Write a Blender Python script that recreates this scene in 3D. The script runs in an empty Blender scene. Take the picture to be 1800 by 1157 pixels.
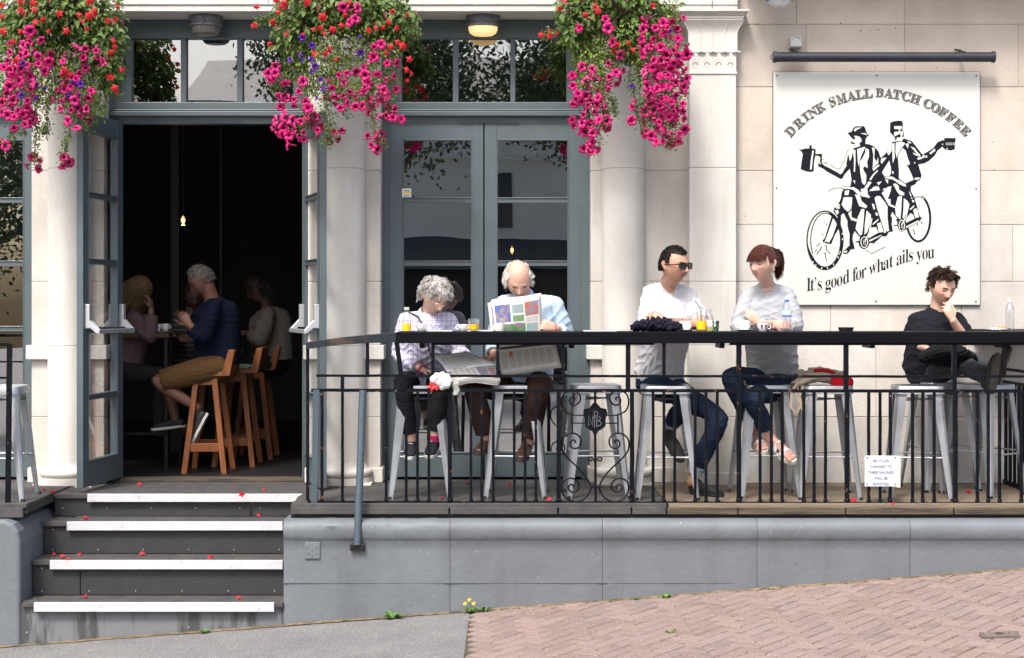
import bpy, bmesh, math, random
import numpy as np
from mathutils import Vector, Matrix, Quaternion, noise
R = math.radians
random.seed(7); np.random.seed(7)
S = bpy.context.scene
COL = S.collection

# ---------------------------------------------------------------- camera, light, exposure
CAMD, FPX, HZ, CZ = 11.6, 2780.0, 530.0, 1.335      # distance to the stone wall, focal length in px, horizon row, eye height
cam = bpy.data.cameras.new('camera'); camo = bpy.data.objects.new('camera', cam); COL.objects.link(camo)
camo.location = (0, -CAMD, CZ); camo.rotation_euler = (R(90), 0, 0)
cam.sensor_width = 36; cam.lens = 36*FPX/1800; cam.shift_y = -(578.5-HZ)/1800; cam.clip_end = 2000
S.camera = camo
SUN_EL, SUN_AZ = 54, 24          # elevation; degrees to the left of the camera axis
w = bpy.data.worlds.new('World'); S.world = w; w.use_nodes = True
nt = w.node_tree; bg = nt.nodes['Background']
sky = nt.nodes.new('ShaderNodeTexSky'); sky.sky_type = 'NISHITA'; sky.sun_disc = False
sky.sun_elevation = R(SUN_EL); sky.sun_rotation = R(180+SUN_AZ); sky.air_density = 1.0; sky.dust_density = 5.0; sky.ozone_density = .6
nt.links.new(sky.outputs[0], bg.inputs[0]); bg.inputs[1].default_value = 0.15
sun = bpy.data.lights.new('sun', 'SUN'); suno = bpy.data.objects.new('sun', sun); COL.objects.link(suno)
sun.energy = 1.75; sun.angle = R(11.0); sun.color = (1.0, 0.975, 0.95)
sd = Vector((-math.sin(R(SUN_AZ))*math.cos(R(SUN_EL)), -math.cos(R(SUN_AZ))*math.cos(R(SUN_EL)), math.sin(R(SUN_EL))))
suno.rotation_euler = sd.to_track_quat('Z', 'Y').to_euler()
S.view_settings.view_transform = 'Standard'; S.view_settings.look = 'None'
S.view_settings.exposure = 1.07; S.view_settings.gamma = 1
S.cycles.max_bounces = 8; S.cycles.transparent_max_bounces = 16

# ---------------------------------------------------------------- helpers
def P(px, py, Y):
    """point of the place seen at photo pixel (px, py) if it stands at depth Y"""
    D = CAMD + Y
    return Vector(((px-900)*D/FPX, Y, CZ-(py-HZ)*D/FPX))
def PX(px, Y): return (px-900)*(CAMD+Y)/FPX
def PZ(py, Y): return CZ-(py-HZ)*(CAMD+Y)/FPX

class MB:
    def __init__(s): s.v = []; s.f = []; s.m = []; s.cm = 0
    def add(s, vs, fs, M=None):
        b = len(s.v)
        s.v += [tuple(M @ Vector(v)) if M is not None else tuple(v) for v in vs]
        s.f += [tuple(i+b for i in f) for f in fs]; s.m += [s.cm]*len(fs)
        return s
    def box(s, x0, x1, y0, y1, z0, z1, M=None):
        return s.add([(x0,y0,z0),(x1,y0,z0),(x1,y1,z0),(x0,y1,z0),(x0,y0,z1),(x1,y0,z1),(x1,y1,z1),(x0,y1,z1)],
              [(0,3,2,1),(4,5,6,7),(0,1,5,4),(1,2,6,5),(2,3,7,6),(3,0,4,7)], M)
    def tube(s, pts, r, n=8, flat=1.0, ref=None, cap=True, close=False):
        pts = [Vector(p) for p in pts]; N = len(pts)
        rr = r if isinstance(r, (list, tuple)) else [r]*N
        vs = []; t0 = None; u = None
        for i, p in enumerate(pts):
            if close: t = pts[(i+1) % N]-pts[i-1]
            else: t = pts[min(i+1, N-1)]-pts[max(i-1, 0)]
            if t.length < 1e-9: t = Vector((0,0,1))
            t.normalize()
            if u is None:
                u = Vector(ref) if ref is not None else (Vector((0,1,0)) if abs(t.y) < .9 else Vector((1,0,0)))
            elif ref is not None: u = Vector(ref)
            u = (u-t*u.dot(t)); u.normalize(); v = t.cross(u)
            for k in range(n):
                a = 2*math.pi*k/n
                vs.append(p+u*math.cos(a)*rr[i]*flat+v*math.sin(a)*rr[i])
        fs = []
        M_ = N if close else N-1
        for i in range(M_):
            for k in range(n):
                a = i*n+k; b = i*n+(k+1) % n; j = ((i+1) % N)*n
                fs.append((a, b, j+(k+1) % n, j+k))
        if cap and not close:
            fs.append(tuple(range(n-1, -1, -1))); fs.append(tuple((N-1)*n+k for k in range(n)))
        return s.add(vs, fs)
    def lathe(s, prof, c=(0,0,0), n=24, axis='z', M=None, a0=0, a1=360):
        vs = []; full = (a1-a0 == 360); K = n if full else n+1
        for (r, h) in prof:
            for k in range(K):
                a = R(a0+(a1-a0)*k/n); x = r*math.cos(a); y = r*math.sin(a)
                q = {'z': (x, y, h), 'x': (h, x, y), 'y': (x, h, y)}[axis]
                vs.append((q[0]+c[0], q[1]+c[1], q[2]+c[2]))
        fs = []
        for i in range(len(prof)-1):
            for k in range(n):
                k2 = (k+1) % K
                fs.append((i*K+k, i*K+k2, (i+1)*K+k2, (i+1)*K+k))
        if full:
            if prof[0][0] > 1e-6: fs.append(tuple(range(K-1, -1, -1)))
            if prof[-1][0] > 1e-6: fs.append(tuple((len(prof)-1)*K+k for k in range(K)))
        return s.add(vs, fs, M)
    def prism(s, poly, y0, y1, M=None):
        """closed outline in x,z extruded from y0 to y1"""
        n = len(poly); vs = [(p[0], y0, p[1]) for p in poly]+[(p[0], y1, p[1]) for p in poly]
        fs = [tuple(range(n)), tuple(range(2*n-1, n-1, -1))]+[(i, i+n, (i+1) % n+n, (i+1) % n) for i in range(n)]
        return s.add(vs, fs, M)
    def ball(s, c, r, n=10, sc=(1,1,1), M=None):
        m = max(4, n//2); prof = [(math.sin(math.pi*i/m), -math.cos(math.pi*i/m)) for i in range(m+1)]
        T = Matrix.Translation(Vector(c)) @ Matrix.Diagonal((r*sc[0], r*sc[1], r*sc[2], 1))
        if M is not None: T = M @ T
        return s.lathe(prof, n=n, M=T)
    def build(s, name, mats, parent=None, smooth=False, bevel=0, loc=None, world=True):
        me = bpy.data.meshes.new(name); me.from_pydata([tuple(v) for v in s.v], [], s.f)
        if not isinstance(mats, (list, tuple)): mats = [mats]
        for m in mats: me.materials.append(m)
        if len(mats) > 1: me.polygons.foreach_set('material_index', s.m)
        if smooth:
            me.polygons.foreach_set('use_smooth', [True]*len(me.polygons))
            me.set_sharp_from_angle(angle=R(40))
        me.update()
        return link(name, me, parent, bevel)

def link(name, me, parent=None, bevel=0):
    o = bpy.data.objects.new(name, me); COL.objects.link(o)
    if parent is not None:
        o.parent = parent
        pm = world_of(parent)
        o.matrix_parent_inverse = pm.inverted()
    if bevel:
        b = o.modifiers.new('bevel', 'BEVEL'); b.width = bevel; b.segments = 2; b.limit_method = 'ANGLE'; b.angle_limit = R(50)
    return o
def world_of(o):
    m = o.matrix_basis.copy()
    if o.parent: m = world_of(o.parent) @ o.matrix_parent_inverse @ m
    return m
def tag(o, label=None, cat=None, group=None, kind=None):
    if label: o['label'] = label
    if cat: o['category'] = cat
    if group: o['group'] = group
    if kind: o['kind'] = kind
    return o
def thing(name, label, cat, loc=(0,0,0), rz=0, group=None):
    o = bpy.data.objects.new(name, None); COL.objects.link(o); o.location = loc; o.rotation_euler = (0,0,rz)
    o.empty_display_size = .1
    return tag(o, label, cat, group)
def copy_tree(o, parent=None):
    c = o.copy(); COL.objects.link(c); c.parent = parent
    for ch in list(o.children): copy_tree(ch, c)
    return c

# ---------------------------------------------------------------- materials
def mat(name, col, rough=.6, metal=0, var=0, vs=6, bump=0, bs=40, col2=None, spec=.5, mix=None, coord='Object', sheen=0, trans=0, attr=None, stretch=None, subs=0, thr=(.35,.7)):
    m = bpy.data.materials.new(name); m.use_nodes = True; t = m.node_tree; N = t.nodes; L = t.links
    b = N['Principled BSDF']; b.inputs['Roughness'].default_value = rough; b.inputs['Metallic'].default_value = metal
    b.inputs['Specular IOR Level'].default_value = spec
    b.inputs['Base Color'].default_value = (*col, 1)
    if trans: b.inputs['Transmission Weight'].default_value = trans
    if sheen: b.inputs['Sheen Weight'].default_value = sheen
    if subs:
        b.inputs['Subsurface Weight'].default_value = subs; b.inputs['Subsurface Radius'].default_value = (.6, .25, .12); b.inputs['Subsurface Scale'].default_value = .012
    tc = N.new('ShaderNodeTexCoord'); mp = N.new('ShaderNodeMapping'); L.new(tc.outputs[coord], mp.inputs[0])
    if stretch: mp.inputs['Scale'].default_value = stretch
    src = None
    if attr:
        a = N.new('ShaderNodeAttribute'); a.attribute_name = attr; src = a.outputs['Color']
    if var or col2:
        n = N.new('ShaderNodeTexNoise'); n.inputs['Scale'].default_value = vs; n.inputs['Detail'].default_value = 8; n.inputs['Roughness'].default_value = .6
        L.new(mp.outputs[0], n.inputs['Vector'])
        cr = N.new('ShaderNodeValToRGB'); cr.color_ramp.elements[0].position = thr[0]; cr.color_ramp.elements[1].position = thr[1]
        if src:
            cr.color_ramp.elements[0].color = (1-var,)*3+(1,); cr.color_ramp.elements[1].color = (1+0*var,)*3+(1,)
            mx = N.new('ShaderNodeMix'); mx.data_type = 'RGBA'; mx.blend_type = 'MULTIPLY'; mx.inputs[0].default_value = 1
            L.new(src, mx.inputs[6]); L.new(cr.outputs[0], mx.inputs[7]); src = mx.outputs[2]
        else:
            c2 = col2 if col2 else tuple(c*(1-var) for c in col)
            cr.color_ramp.elements[0].color = (*c2, 1); cr.color_ramp.elements[1].color = (*col, 1); src = cr.outputs[0]
        L.new(n.outputs[0], cr.inputs[0])
    if src: L.new(src, b.inputs['Base Color'])
    if bump:
        n2 = N.new('ShaderNodeTexNoise'); n2.inputs['Scale'].default_value = bs; n2.inputs['Detail'].default_value = 6
        L.new(mp.outputs[0], n2.inputs['Vector'])
        bp = N.new('ShaderNodeBump'); bp.inputs['Strength'].default_value = bump; bp.inputs['Distance'].default_value = .01
        L.new(n2.outputs[0], bp.inputs['Height']); L.new(bp.outputs[0], b.inputs['Normal'])
    return m
def speckle(m, col, scale=300, thr=.72, amt=1.0, coord='Object'):
    """adds small flecks of another colour on top of a material's base colour"""
    t = m.node_tree; N = t.nodes; L = t.links; b = N['Principled BSDF']; inp = b.inputs['Base Color']
    tc = N.new('ShaderNodeTexCoord'); n = N.new('ShaderNodeTexNoise'); n.inputs['Scale'].default_value = scale; n.inputs['Detail'].default_value = 3
    L.new(tc.outputs[coord], n.inputs['Vector'])
    cr = N.new('ShaderNodeValToRGB'); cr.color_ramp.elements[0].position = thr; cr.color_ramp.elements[1].position = min(1, thr+.04)
    cr.color_ramp.elements[0].color = (0,0,0,1); cr.color_ramp.elements[1].color = (amt,)*3+(1,)
    L.new(n.outputs[0], cr.inputs[0])
    mx = N.new('ShaderNodeMix'); mx.data_type = 'RGBA'; L.new(cr.outputs[0], mx.inputs[0])
    if inp.is_linked: L.new(inp.links[0].from_socket, mx.inputs[6])
    else: mx.inputs[6].default_value = inp.default_value
    mx.inputs[7].default_value = (*col, 1)
    L.new(mx.outputs[2], inp)
    return m
def streak(m, col, amt=.35, sx=7, sz=.5, thr=(.5,.72)):
    """rain streaks and dirt running down a wall"""
    t = m.node_tree; N = t.nodes; L = t.links; inp = N['Principled BSDF'].inputs['Base Color']
    tc = N.new('ShaderNodeTexCoord'); mp = N.new('ShaderNodeMapping'); mp.inputs['Scale'].default_value = (sx,sx,sz); L.new(tc.outputs['Object'], mp.inputs[0])
    n = N.new('ShaderNodeTexNoise'); n.inputs['Scale'].default_value = 1.0; n.inputs['Detail'].default_value = 7; n.inputs['Roughness'].default_value = .65; L.new(mp.outputs[0], n.inputs['Vector'])
    cr = N.new('ShaderNodeValToRGB'); cr.color_ramp.elements[0].position = thr[0]; cr.color_ramp.elements[1].position = thr[1]; cr.color_ramp.elements[0].color = (0,0,0,1); cr.color_ramp.elements[1].color = (amt,)*3+(1,)
    L.new(n.outputs[0], cr.inputs[0]); mx = N.new('ShaderNodeMix'); mx.data_type = 'RGBA'; L.new(cr.outputs[0], mx.inputs[0]); L.new(inp.links[0].from_socket, mx.inputs[6]); mx.inputs[7].default_value = (*col,1); L.new(mx.outputs[2], inp); return m
def emit(name, col, s):
    m = bpy.data.materials.new(name); m.use_nodes = True; b = m.node_tree.nodes['Principled BSDF']
    b.inputs['Base Color'].default_value = (*col, 1); b.inputs['Emission Color'].default_value = (*col, 1); b.inputs['Emission Strength'].default_value = s
    return m
def glass(name, tint=(1,1,1), refl=.12, rough=0, gmax=1.0, gcol=(1,1,1)):
    """thin clear glass: transparent with a mirror reflection growing at grazing angles"""
    m = bpy.data.materials.new(name); m.use_nodes = True; t = m.node_tree; N = t.nodes; L = t.links
    N.remove(N['Principled BSDF']); out = N['Material Output']
    tr = N.new('ShaderNodeBsdfTransparent'); tr.inputs[0].default_value = (*tint, 1)
    gl = N.new('ShaderNodeBsdfGlossy'); gl.inputs['Roughness'].default_value = rough; gl.inputs[0].default_value = (*gcol, 1)
    fr = N.new('ShaderNodeLayerWeight'); fr.inputs[0].default_value = .35
    mr = N.new('ShaderNodeMapRange'); mr.inputs[3].default_value = refl; mr.inputs[4].default_value = gmax
    L.new(fr.outputs['Fresnel'], mr.inputs[0]); mx = N.new('ShaderNodeMixShader')
    L.new(mr.outputs[0], mx.inputs[0]); L.new(tr.outputs[0], mx.inputs[1]); L.new(gl.outputs[0], mx.inputs[2]); L.new(mx.outputs[0], out.inputs[0])
    # slight waviness so that reflections bend as in old panes
    tc = N.new('ShaderNodeTexCoord'); n = N.new('ShaderNodeTexNoise'); n.inputs['Scale'].default_value = 1.6; n.inputs['Detail'].default_value = 1
    bp = N.new('ShaderNodeBump'); bp.inputs['Strength'].default_value = .02; bp.inputs['Distance'].default_value = .08
    L.new(tc.outputs['Object'], n.inputs['Vector']); L.new(n.outputs[0], bp.inputs['Height'])
    if rough == 0 and name.startswith('window'): L.new(bp.outputs[0], gl.inputs['Normal'])
    return m

M = {}
M['stone'] = mat('painted limestone', (.575,.56,.525), .8, var=.14, vs=3.2, bump=.25, bs=60, col2=(.515,.495,.455), thr=(.3,.62))
speckle(M['stone'], (.36,.32,.28), 55, .74, .35)
M['stone_wall'] = mat('ashlar stone', (.62,.57,.5), .85, var=.2, vs=3, bump=.3, bs=45, attr='tint')
speckle(M['stone_wall'], (.34,.27,.22), 26, .75, .5)
streak(M['stone'], (.30,.27,.22), .30); streak(M['stone_wall'], (.33,.26,.19), .34, 3.0, .8, (.48,.75))
M['joint'] = mat('mortar', (.42,.375,.32), .9, bump=.3)
M['door'] = mat('grey blue door paint', (.085,.112,.125), .42, var=.16, vs=4, bump=.06, bs=90)
speckle(M['door'], (.24,.27,.28), 120, .77, .5)
M['plinth'] = mat('grey masonry paint', (.142,.160,.178), .62, var=.2, vs=1.6, bump=.35, bs=22, col2=(.118,.132,.146))
speckle(M['plinth'], (.55,.55,.55), 48, .74, .8); speckle(M['plinth'], (.06,.06,.06), 14, .73, .5)
streak(M['plinth'], (.075,.08,.082), .45, 5, .45, (.52,.75))
M['deck'] = mat('grey composite board', (.050,.050,.054), .75, var=.3, vs=9, bump=.3, bs=70, col2=(.080,.077,.074), spec=.2)
speckle(M['deck'], (.4,.38,.35), 70, .76, .6)
M['wood_deck'] = mat('weathered deck wood', (.21,.165,.115), .8, var=.5, vs=5, bump=.5, bs=20, col2=(.11,.085,.06), stretch=(.5,6,6), thr=(.25,.7))
M['riser'] = mat('dark riser board', (.030,.031,.034), .6, var=.25, vs=7, bump=.2, bs=60)
M['nosing'] = mat('white step nosing', (.50,.51,.54), .6, var=.12, vs=12, bump=.15, bs=90)
speckle(M['nosing'], (.30,.27,.25), 22, .66, .45); speckle(M['nosing'], (.25,.2,.18), 70, .70, .5)
M['iron'] = mat('dark painted iron', (.005,.0065,.010), .45, var=.3, vs=30, bump=.35, bs=60, spec=.1)
speckle(M['iron'], (.13,.055,.03), 17, .66, .85); speckle(M['iron'], (.34,.32,.3), 42, .73, .7)
M['counter'] = mat('black painted counter', (.003,.004,.0065), .55, var=.3, vs=4, bump=.08, bs=30, spec=.1)
M['bluepipe'] = mat('blue grey pipe paint', (.055,.08,.10), .35, bump=.3, bs=60)
speckle(M['bluepipe'], (.2,.16,.13), 30, .72, .7)
M['steel'] = mat('galvanised steel', (.46,.49,.52), .42, metal=.7, var=.22, vs=8, bump=.06, bs=30)
speckle(M['steel'], (.28,.25,.23), 24, .73, .6)
M['alu'] = mat('silver grey hardware', (.55,.57,.6), .35, metal=.6)
M['dark'] = mat('dark rubber', (.012,.012,.013), .6)
M['black'] = mat('black paint', (.01,.01,.011), .45)
M['white'] = mat('white ceramic', (.82,.82,.82), .12)
M['paper'] = mat('white paper', (.74,.74,.72), .8)
M['glass'] = glass('clear drinking glass', (.985,.99,.99), .05, gmax=.45)
M['window'] = glass('window glass', (.80,.84,.84), .31)
M['window_open'] = glass('window glass pane clear', (.90,.91,.91), .03, gmax=.4)
M['asphalt'] = mat('asphalt', (.13,.13,.133), .85, var=.4, vs=2.5, bump=1, bs=110, col2=(.185,.182,.178))
speckle(M['asphalt'], (.45,.45,.44), 95, .60, .6); speckle(M['asphalt'], (.05,.05,.05), 80, .64, .6)
M['brick'] = mat('pink paving brick', (.36,.235,.20), .85, var=.18, vs=70, bump=.5, bs=140, attr='tint')
speckle(M['brick'], (.62,.56,.52), 110, .65, .75); speckle(M['brick'], (.10,.075,.06), 9, .62, .4)
M['orange_wood'] = mat('orange varnished wood', (.27,.092,.022), .45, var=.4, vs=6, bump=.1, bs=30, stretch=(6,6,.7), col2=(.15,.045,.011))
M['old_wood'] = mat('black weathered edge wood', (.10,.075,.05), .85, var=.6, vs=5, bump=.5, bs=20, col2=(.03,.024,.018), stretch=(.6,6,6), thr=(.35,.65))
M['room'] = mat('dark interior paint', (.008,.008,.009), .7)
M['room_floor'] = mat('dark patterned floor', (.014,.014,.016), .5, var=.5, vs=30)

def paint_tint(o, base, amt, seed=1, hue=.5):
    """one random tint per face island (block / brick): a real colour difference between stones"""
    me = o.data; rnd = random.Random(seed)
    at = me.color_attributes.new('tint', 'FLOAT_COLOR', 'CORNER')
    n = len(me.polygons)//6; buf = []
    for i in range(n):
        k = 1+rnd.uniform(-amt, amt); h = rnd.uniform(-1, 1)*amt*hue
        c = (base[0]*k*(1+h*.5), base[1]*k, base[2]*k*(1-h*.6), 1)
        buf += list(c)*24
    at.data.foreach_set('color', buf)
# ================================================================ the setting
def gz(x, y=0): return -0.675+0.076*x+0.0*y
XB = -0.275        # asphalt meets brick paving here
def ground():
    nrm = Vector((-.076, 0, 1)).normalized()
    # one sheet to the horizon, tilted like the street
    mb = MB(); mb.add([(-300,-300,gz(-300)-.03),(300,-300,gz(300)-.03),(300,300,gz(300)-.03),(-300,300,gz(-300)-.03)], [(0,1,2,3)])
    g = mb.build('ground', mat('street paving paled for bounce', (.30,.29,.275), .9, var=.2, vs=.5)); tag(g, kind='structure')  # unseen street, kept pale to bounce fill light up at the front
    # pavement of asphalt in front of the steps
    xs = np.linspace(-9, XB, 60); ys = np.linspace(-5, -1.24, 26); mb = MB()
    vs = [(x, y, gz(x)+.004*noise.noise(Vector((x*1.5, y*1.5, 0)))) for x in xs for y in ys]
    n = len(ys); fs = [(i*n+j, (i+1)*n+j, (i+1)*n+j+1, i*n+j+1) for i in range(len(xs)-1) for j in range(n-1)]
    mb.add(vs, fs); tag(mb.build('asphalt_pavement', M['asphalt'], smooth=True), kind='structure')
    # herringbone bricks, each a low block of its own inside the paved sheet
    mb = MB(); L_, W_, g_ = .205, .103, .0052
    c45 = math.cos(R(47)); s45 = math.sin(R(47)); rnd = random.Random(3)
    for i in range(-70, 110):
        for j in range(-70, 70):
            # herringbone lattice: cells of the 4W period
            for o in (0, 1):
                if o == 0: x0 = i*W_+j*W_; y0 = i*W_-j*W_; wx, wy = L_, W_
                else: x0 = i*W_+j*W_+L_-2*W_ ; y0 = i*W_-j*W_; wx, wy = W_, L_
                # horizontal brick at (a,b), vertical one beside it
                if (i+j) % 1: continue
                break
            pass
    def put(a, b, wx, wy):
        cx, cy = a+wx/2, b+wy/2
        X = .25+cx*c45-cy*s45; Y = -2.6+cx*s45+cy*c45
        if X < XB-.02 or X > 8.5 or Y > -1.13 or Y < -4.9: return
        h = rnd.uniform(-.0012, .0012)+gz(X)+.006
        tx = rnd.uniform(-.004, .004)
        q = []
        for (u, v) in ((a+g_, b+g_), (a+wx-g_, b+g_), (a+wx-g_, b+wy-g_), (a+g_, b+wy-g_)):
            xx_ = .25+u*c45-v*s45; yy_ = -2.6+u*s45+v*c45; q.append((max(XB-.008+.02*noise.noise(Vector((7, yy_*14, 0))), xx_), yy_))
        zt = [h+(x-X)*(.076+tx) for x, y in q]
        bot = [(x, y, z-.03) for (x, y), z in zip(q, zt)]; top = [(x, y, z) for (x, y), z in zip(q, zt)]
        mb.add(bot+top, [(0,3,2,1),(4,5,6,7),(0,1,5,4),(1,2,6,5),(2,3,7,6),(3,0,4,7)])
    Wd = W_
    for k in range(-90, 110):
        for m in range(-34, 34):
            # steps of the zigzag: brick k in chain m
            a = k*Wd+m*2*Wd; b = k*Wd-m*2*Wd
            put(a, b, 2*Wd, Wd)
            put(a, b+Wd, Wd, 2*Wd) if False else put(a-Wd, b, Wd, 2*Wd)
    o = mb.build('brick_paving', M['brick'], bevel=.004); o.modifiers['bevel'].segments = 1
    paint_tint(o, (.245,.182,.160), .12, 4, .4); tag(o, kind='structure')
    mb = MB(); mb.add([(XB,-5,gz(XB)-.006),(9,-5,gz(9)-.006),(9,-1.2,gz(9)-.006),(XB,-1.2,gz(XB)-.006)], [(0,1,2,3)])
    tag(mb.build('paving_sand', mat('joint sand', (.09,.075,.055), .95, var=.5, vs=5, col2=(.045,.055,.02)), ), kind='structure')
    # road and far pavement behind the camera (seen in the window reflections)
ground()

# ---------------------------------------------------------------- low wall with its moulded top
def plinth():
    r = thing('retaining_wall', 'low grey painted retaining wall with rounded top edge under the black railing', 'wall', (1.5,-1.2,-.5))
    YF = -1.26
    def seg(x0, x1, name='wall_block', lab=None):
        n = max(2, int((x1-x0)/.05)); mb = MB()
        prof = [(-1.0,-.095),(-1.20,-.095),(-1.235,-.098),(-1.262,-.112),(-1.277,-.135),(-1.279,-.165),(-1.275,-.205),(-1.266,-.222),(YF,-.23),(YF,-.30),(YF,-.42)]
        for i in range(10): prof.append((YF, -.42-.06*(i+1)))
        vs = []; K = len(prof)
        for i in range(n+1):
            x = x0+(x1-x0)*i/n
            for (y, z) in prof:
                rough = 1.0 if (x < -.38 and z > -.22) else .25
                d = rough*.009*noise.noise(Vector((x*14, y*9, z*22)))+rough*.006*noise.noise(Vector((x*40, y*9, z*60)))+.003*noise.noise(Vector((x*3, 7, z*3)))
                e = min(abs(x-x0), abs(x-x1)); ed = .006 if e < .004 else 0
                vs.append((x, y-d+ed, z+(d*.5 if z > -.15 else 0)))
        fs = [(i*K+j, (i+1)*K+j, (i+1)*K+j+1, i*K+j+1) for i in range(n) for j in range(K-1)]
        fs += [tuple(range(K-1, -1, -1)), tuple(n*K+j for j in range(K))]
        mb.add(vs, fs)
        o = mb.build(name, M['plinth'], r, smooth=True)
    cuts = [PX(498,YF), PX(791,YF), PX(1059,YF), PX(1331,YF), PX(1600,YF), 4.2, 5.3, 6.4]
    for a, b in zip(cuts[:-1], cuts[1:]): seg(a+.0015, b-.0015)
    # lower course: a shallow horizontal seam and footings
    mb = MB(); z = PZ(1024, YF)
    mb.box(cuts[0], PX(1290,YF), YF-.004, YF+.02, z-.004, z+.002)
    o = mb.build('mortar_seam', M['plinth'], r)
    mb = MB(); mb.box(cuts[0]+.004, 6.4, -.98, -1.245, -1.3, -.11); mb.build('wall_core', M['dark'], r)
    # return wall beside the steps
    mb = MB(); mb.box(cuts[0], cuts[0]+.05, -1.24, 0.1, -1.1, -.10); mb.build('wall_return', M['plinth'], r)
    # repair plate under the post
    mb = MB(); x = PX(548, YF)
    mb.box(x-.045, x+.055, YF-.012, YF+.01, PZ(982,YF), PZ(953,YF)); p = mb.build('repair_plate', M['plinth'], r, bevel=.003)
    for dx, dy in ((-.03,-.02),(.035,-.02),(.035,.02),(-.03,.02),(.003,-.045),(.003,.0)):
        MB().ball((x+dx, YF-.013, PZ(967,YF)+dy*.8), .006, 8, (1,.6,1)).build('bolt', M['plinth'], p, smooth=True)
    # second wall left of the steps
    r2 = thing('retaining_wall', 'grey painted wall with a rounded corner at the left of the entrance steps', 'wall', (-3.6,-1.2,-.5))
    mb = MB(); xr = -3.215
    prof = [(-.045-.05,-1.26)]
    pts = []
    # cross-section in x,z of the cheek (rounded top corner) extruded in y
    sec = [(-7,-1.3),(xr,-1.3),(xr,-.24),(xr-.012,-.17),(xr-.045,-.12),(xr-.10,-.098),(-7,-.095)]
    mb.prism(sec, YF, .1); o = mb.build('wall_body', M['plinth'], r2, bevel=.025); o.modifiers['bevel'].segments = 3
plinth()

# ---------------------------------------------------------------- deck and steps
STEPX = (-3.205, -1.465)
def decks():
    r = thing('terrace_deck', 'raised terrace deck of grey composite boards changing to worn timber planks at the right', 'deck', (1,-.6,0))
    y0, y1 = -1.165, .30; rnd = random.Random(5)
    def planks(x0, x1, name, m, wd=.145, tone=0):
        mb = MB(); y = y0
        while y < y1:
            y2 = min(y+wd-.005, y1)
            mb.box(x0+rnd.uniform(0,.01), x1, y, y2, -.028+rnd.uniform(-.001,.001), rnd.uniform(-.002,0)); y += wd
        return mb.build(name, m, r, bevel=.003)
    planks(STEPX[1], 1.02, 'composite_boards', M['deck'], .15)
    planks(1.025, 6.4, 'timber_planks', M['wood_deck'], .12)
    # fascia boards under the edge, with a dark gap below
    xs = [STEPX[1], PX(790,y0), PX(981,y0), PX(1110,y0), 1.02]
    for a, b in zip(xs[:-1], xs[1:]):
        mb = MB(); mb.box(a+.006, b-.006, y0-.012, y0+.02, -.068, -.024); mb.build('fascia_board', M['deck'], r, bevel=.003)
    xs = [1.02, PX(1297,y0), PX(1486,y0), PX(1676,y0), 4.2, 5.2]
    for a, b in zip(xs[:-1], xs[1:]):
        mb = MB(); mb.box(a+.004, b-.004, y0-.012, y0+.02, -.07, -.026); mb.build('fascia_board', M['old_wood'], r, bevel=.003)
    mb = MB(); mb.box(STEPX[1], 6.4, y0+.03, y0+.05, -.2, -.03); mb.build('joist', M['dark'], r)
    # left deck
    r2 = thing('terrace_deck', 'grey boarded terrace corner left of the open door', 'deck', (-4,-.6,0))
    r_old = r; r = r2
    mb = MB(); y = y0
    while y < y1:
        mb.box(-7, STEPX[0]-.0, y, min(y+.145, y1), -.028, rnd.uniform(-.002,0)); y += .15
    mb.build('composite_boards', M['deck'], r2, bevel=.003)
    mb = MB(); mb.box(-7, STEPX[0]-.02, y0-.012, y0+.02, -.09, -.026); mb.build('fascia_board', M['deck'], r2, bevel=.003)
    mb = MB(); mb.box(STEPX[0]-.02, STEPX[0]-.0, y0+.02, y1-.3, -.065, -.03)
    mb.build('edge_board', mat('black gritty edge', (.02,.02,.018), .9, var=.5, vs=80, bump=1, bs=90, col2=(.07,.065,.05)), r2)
decks()

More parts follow.
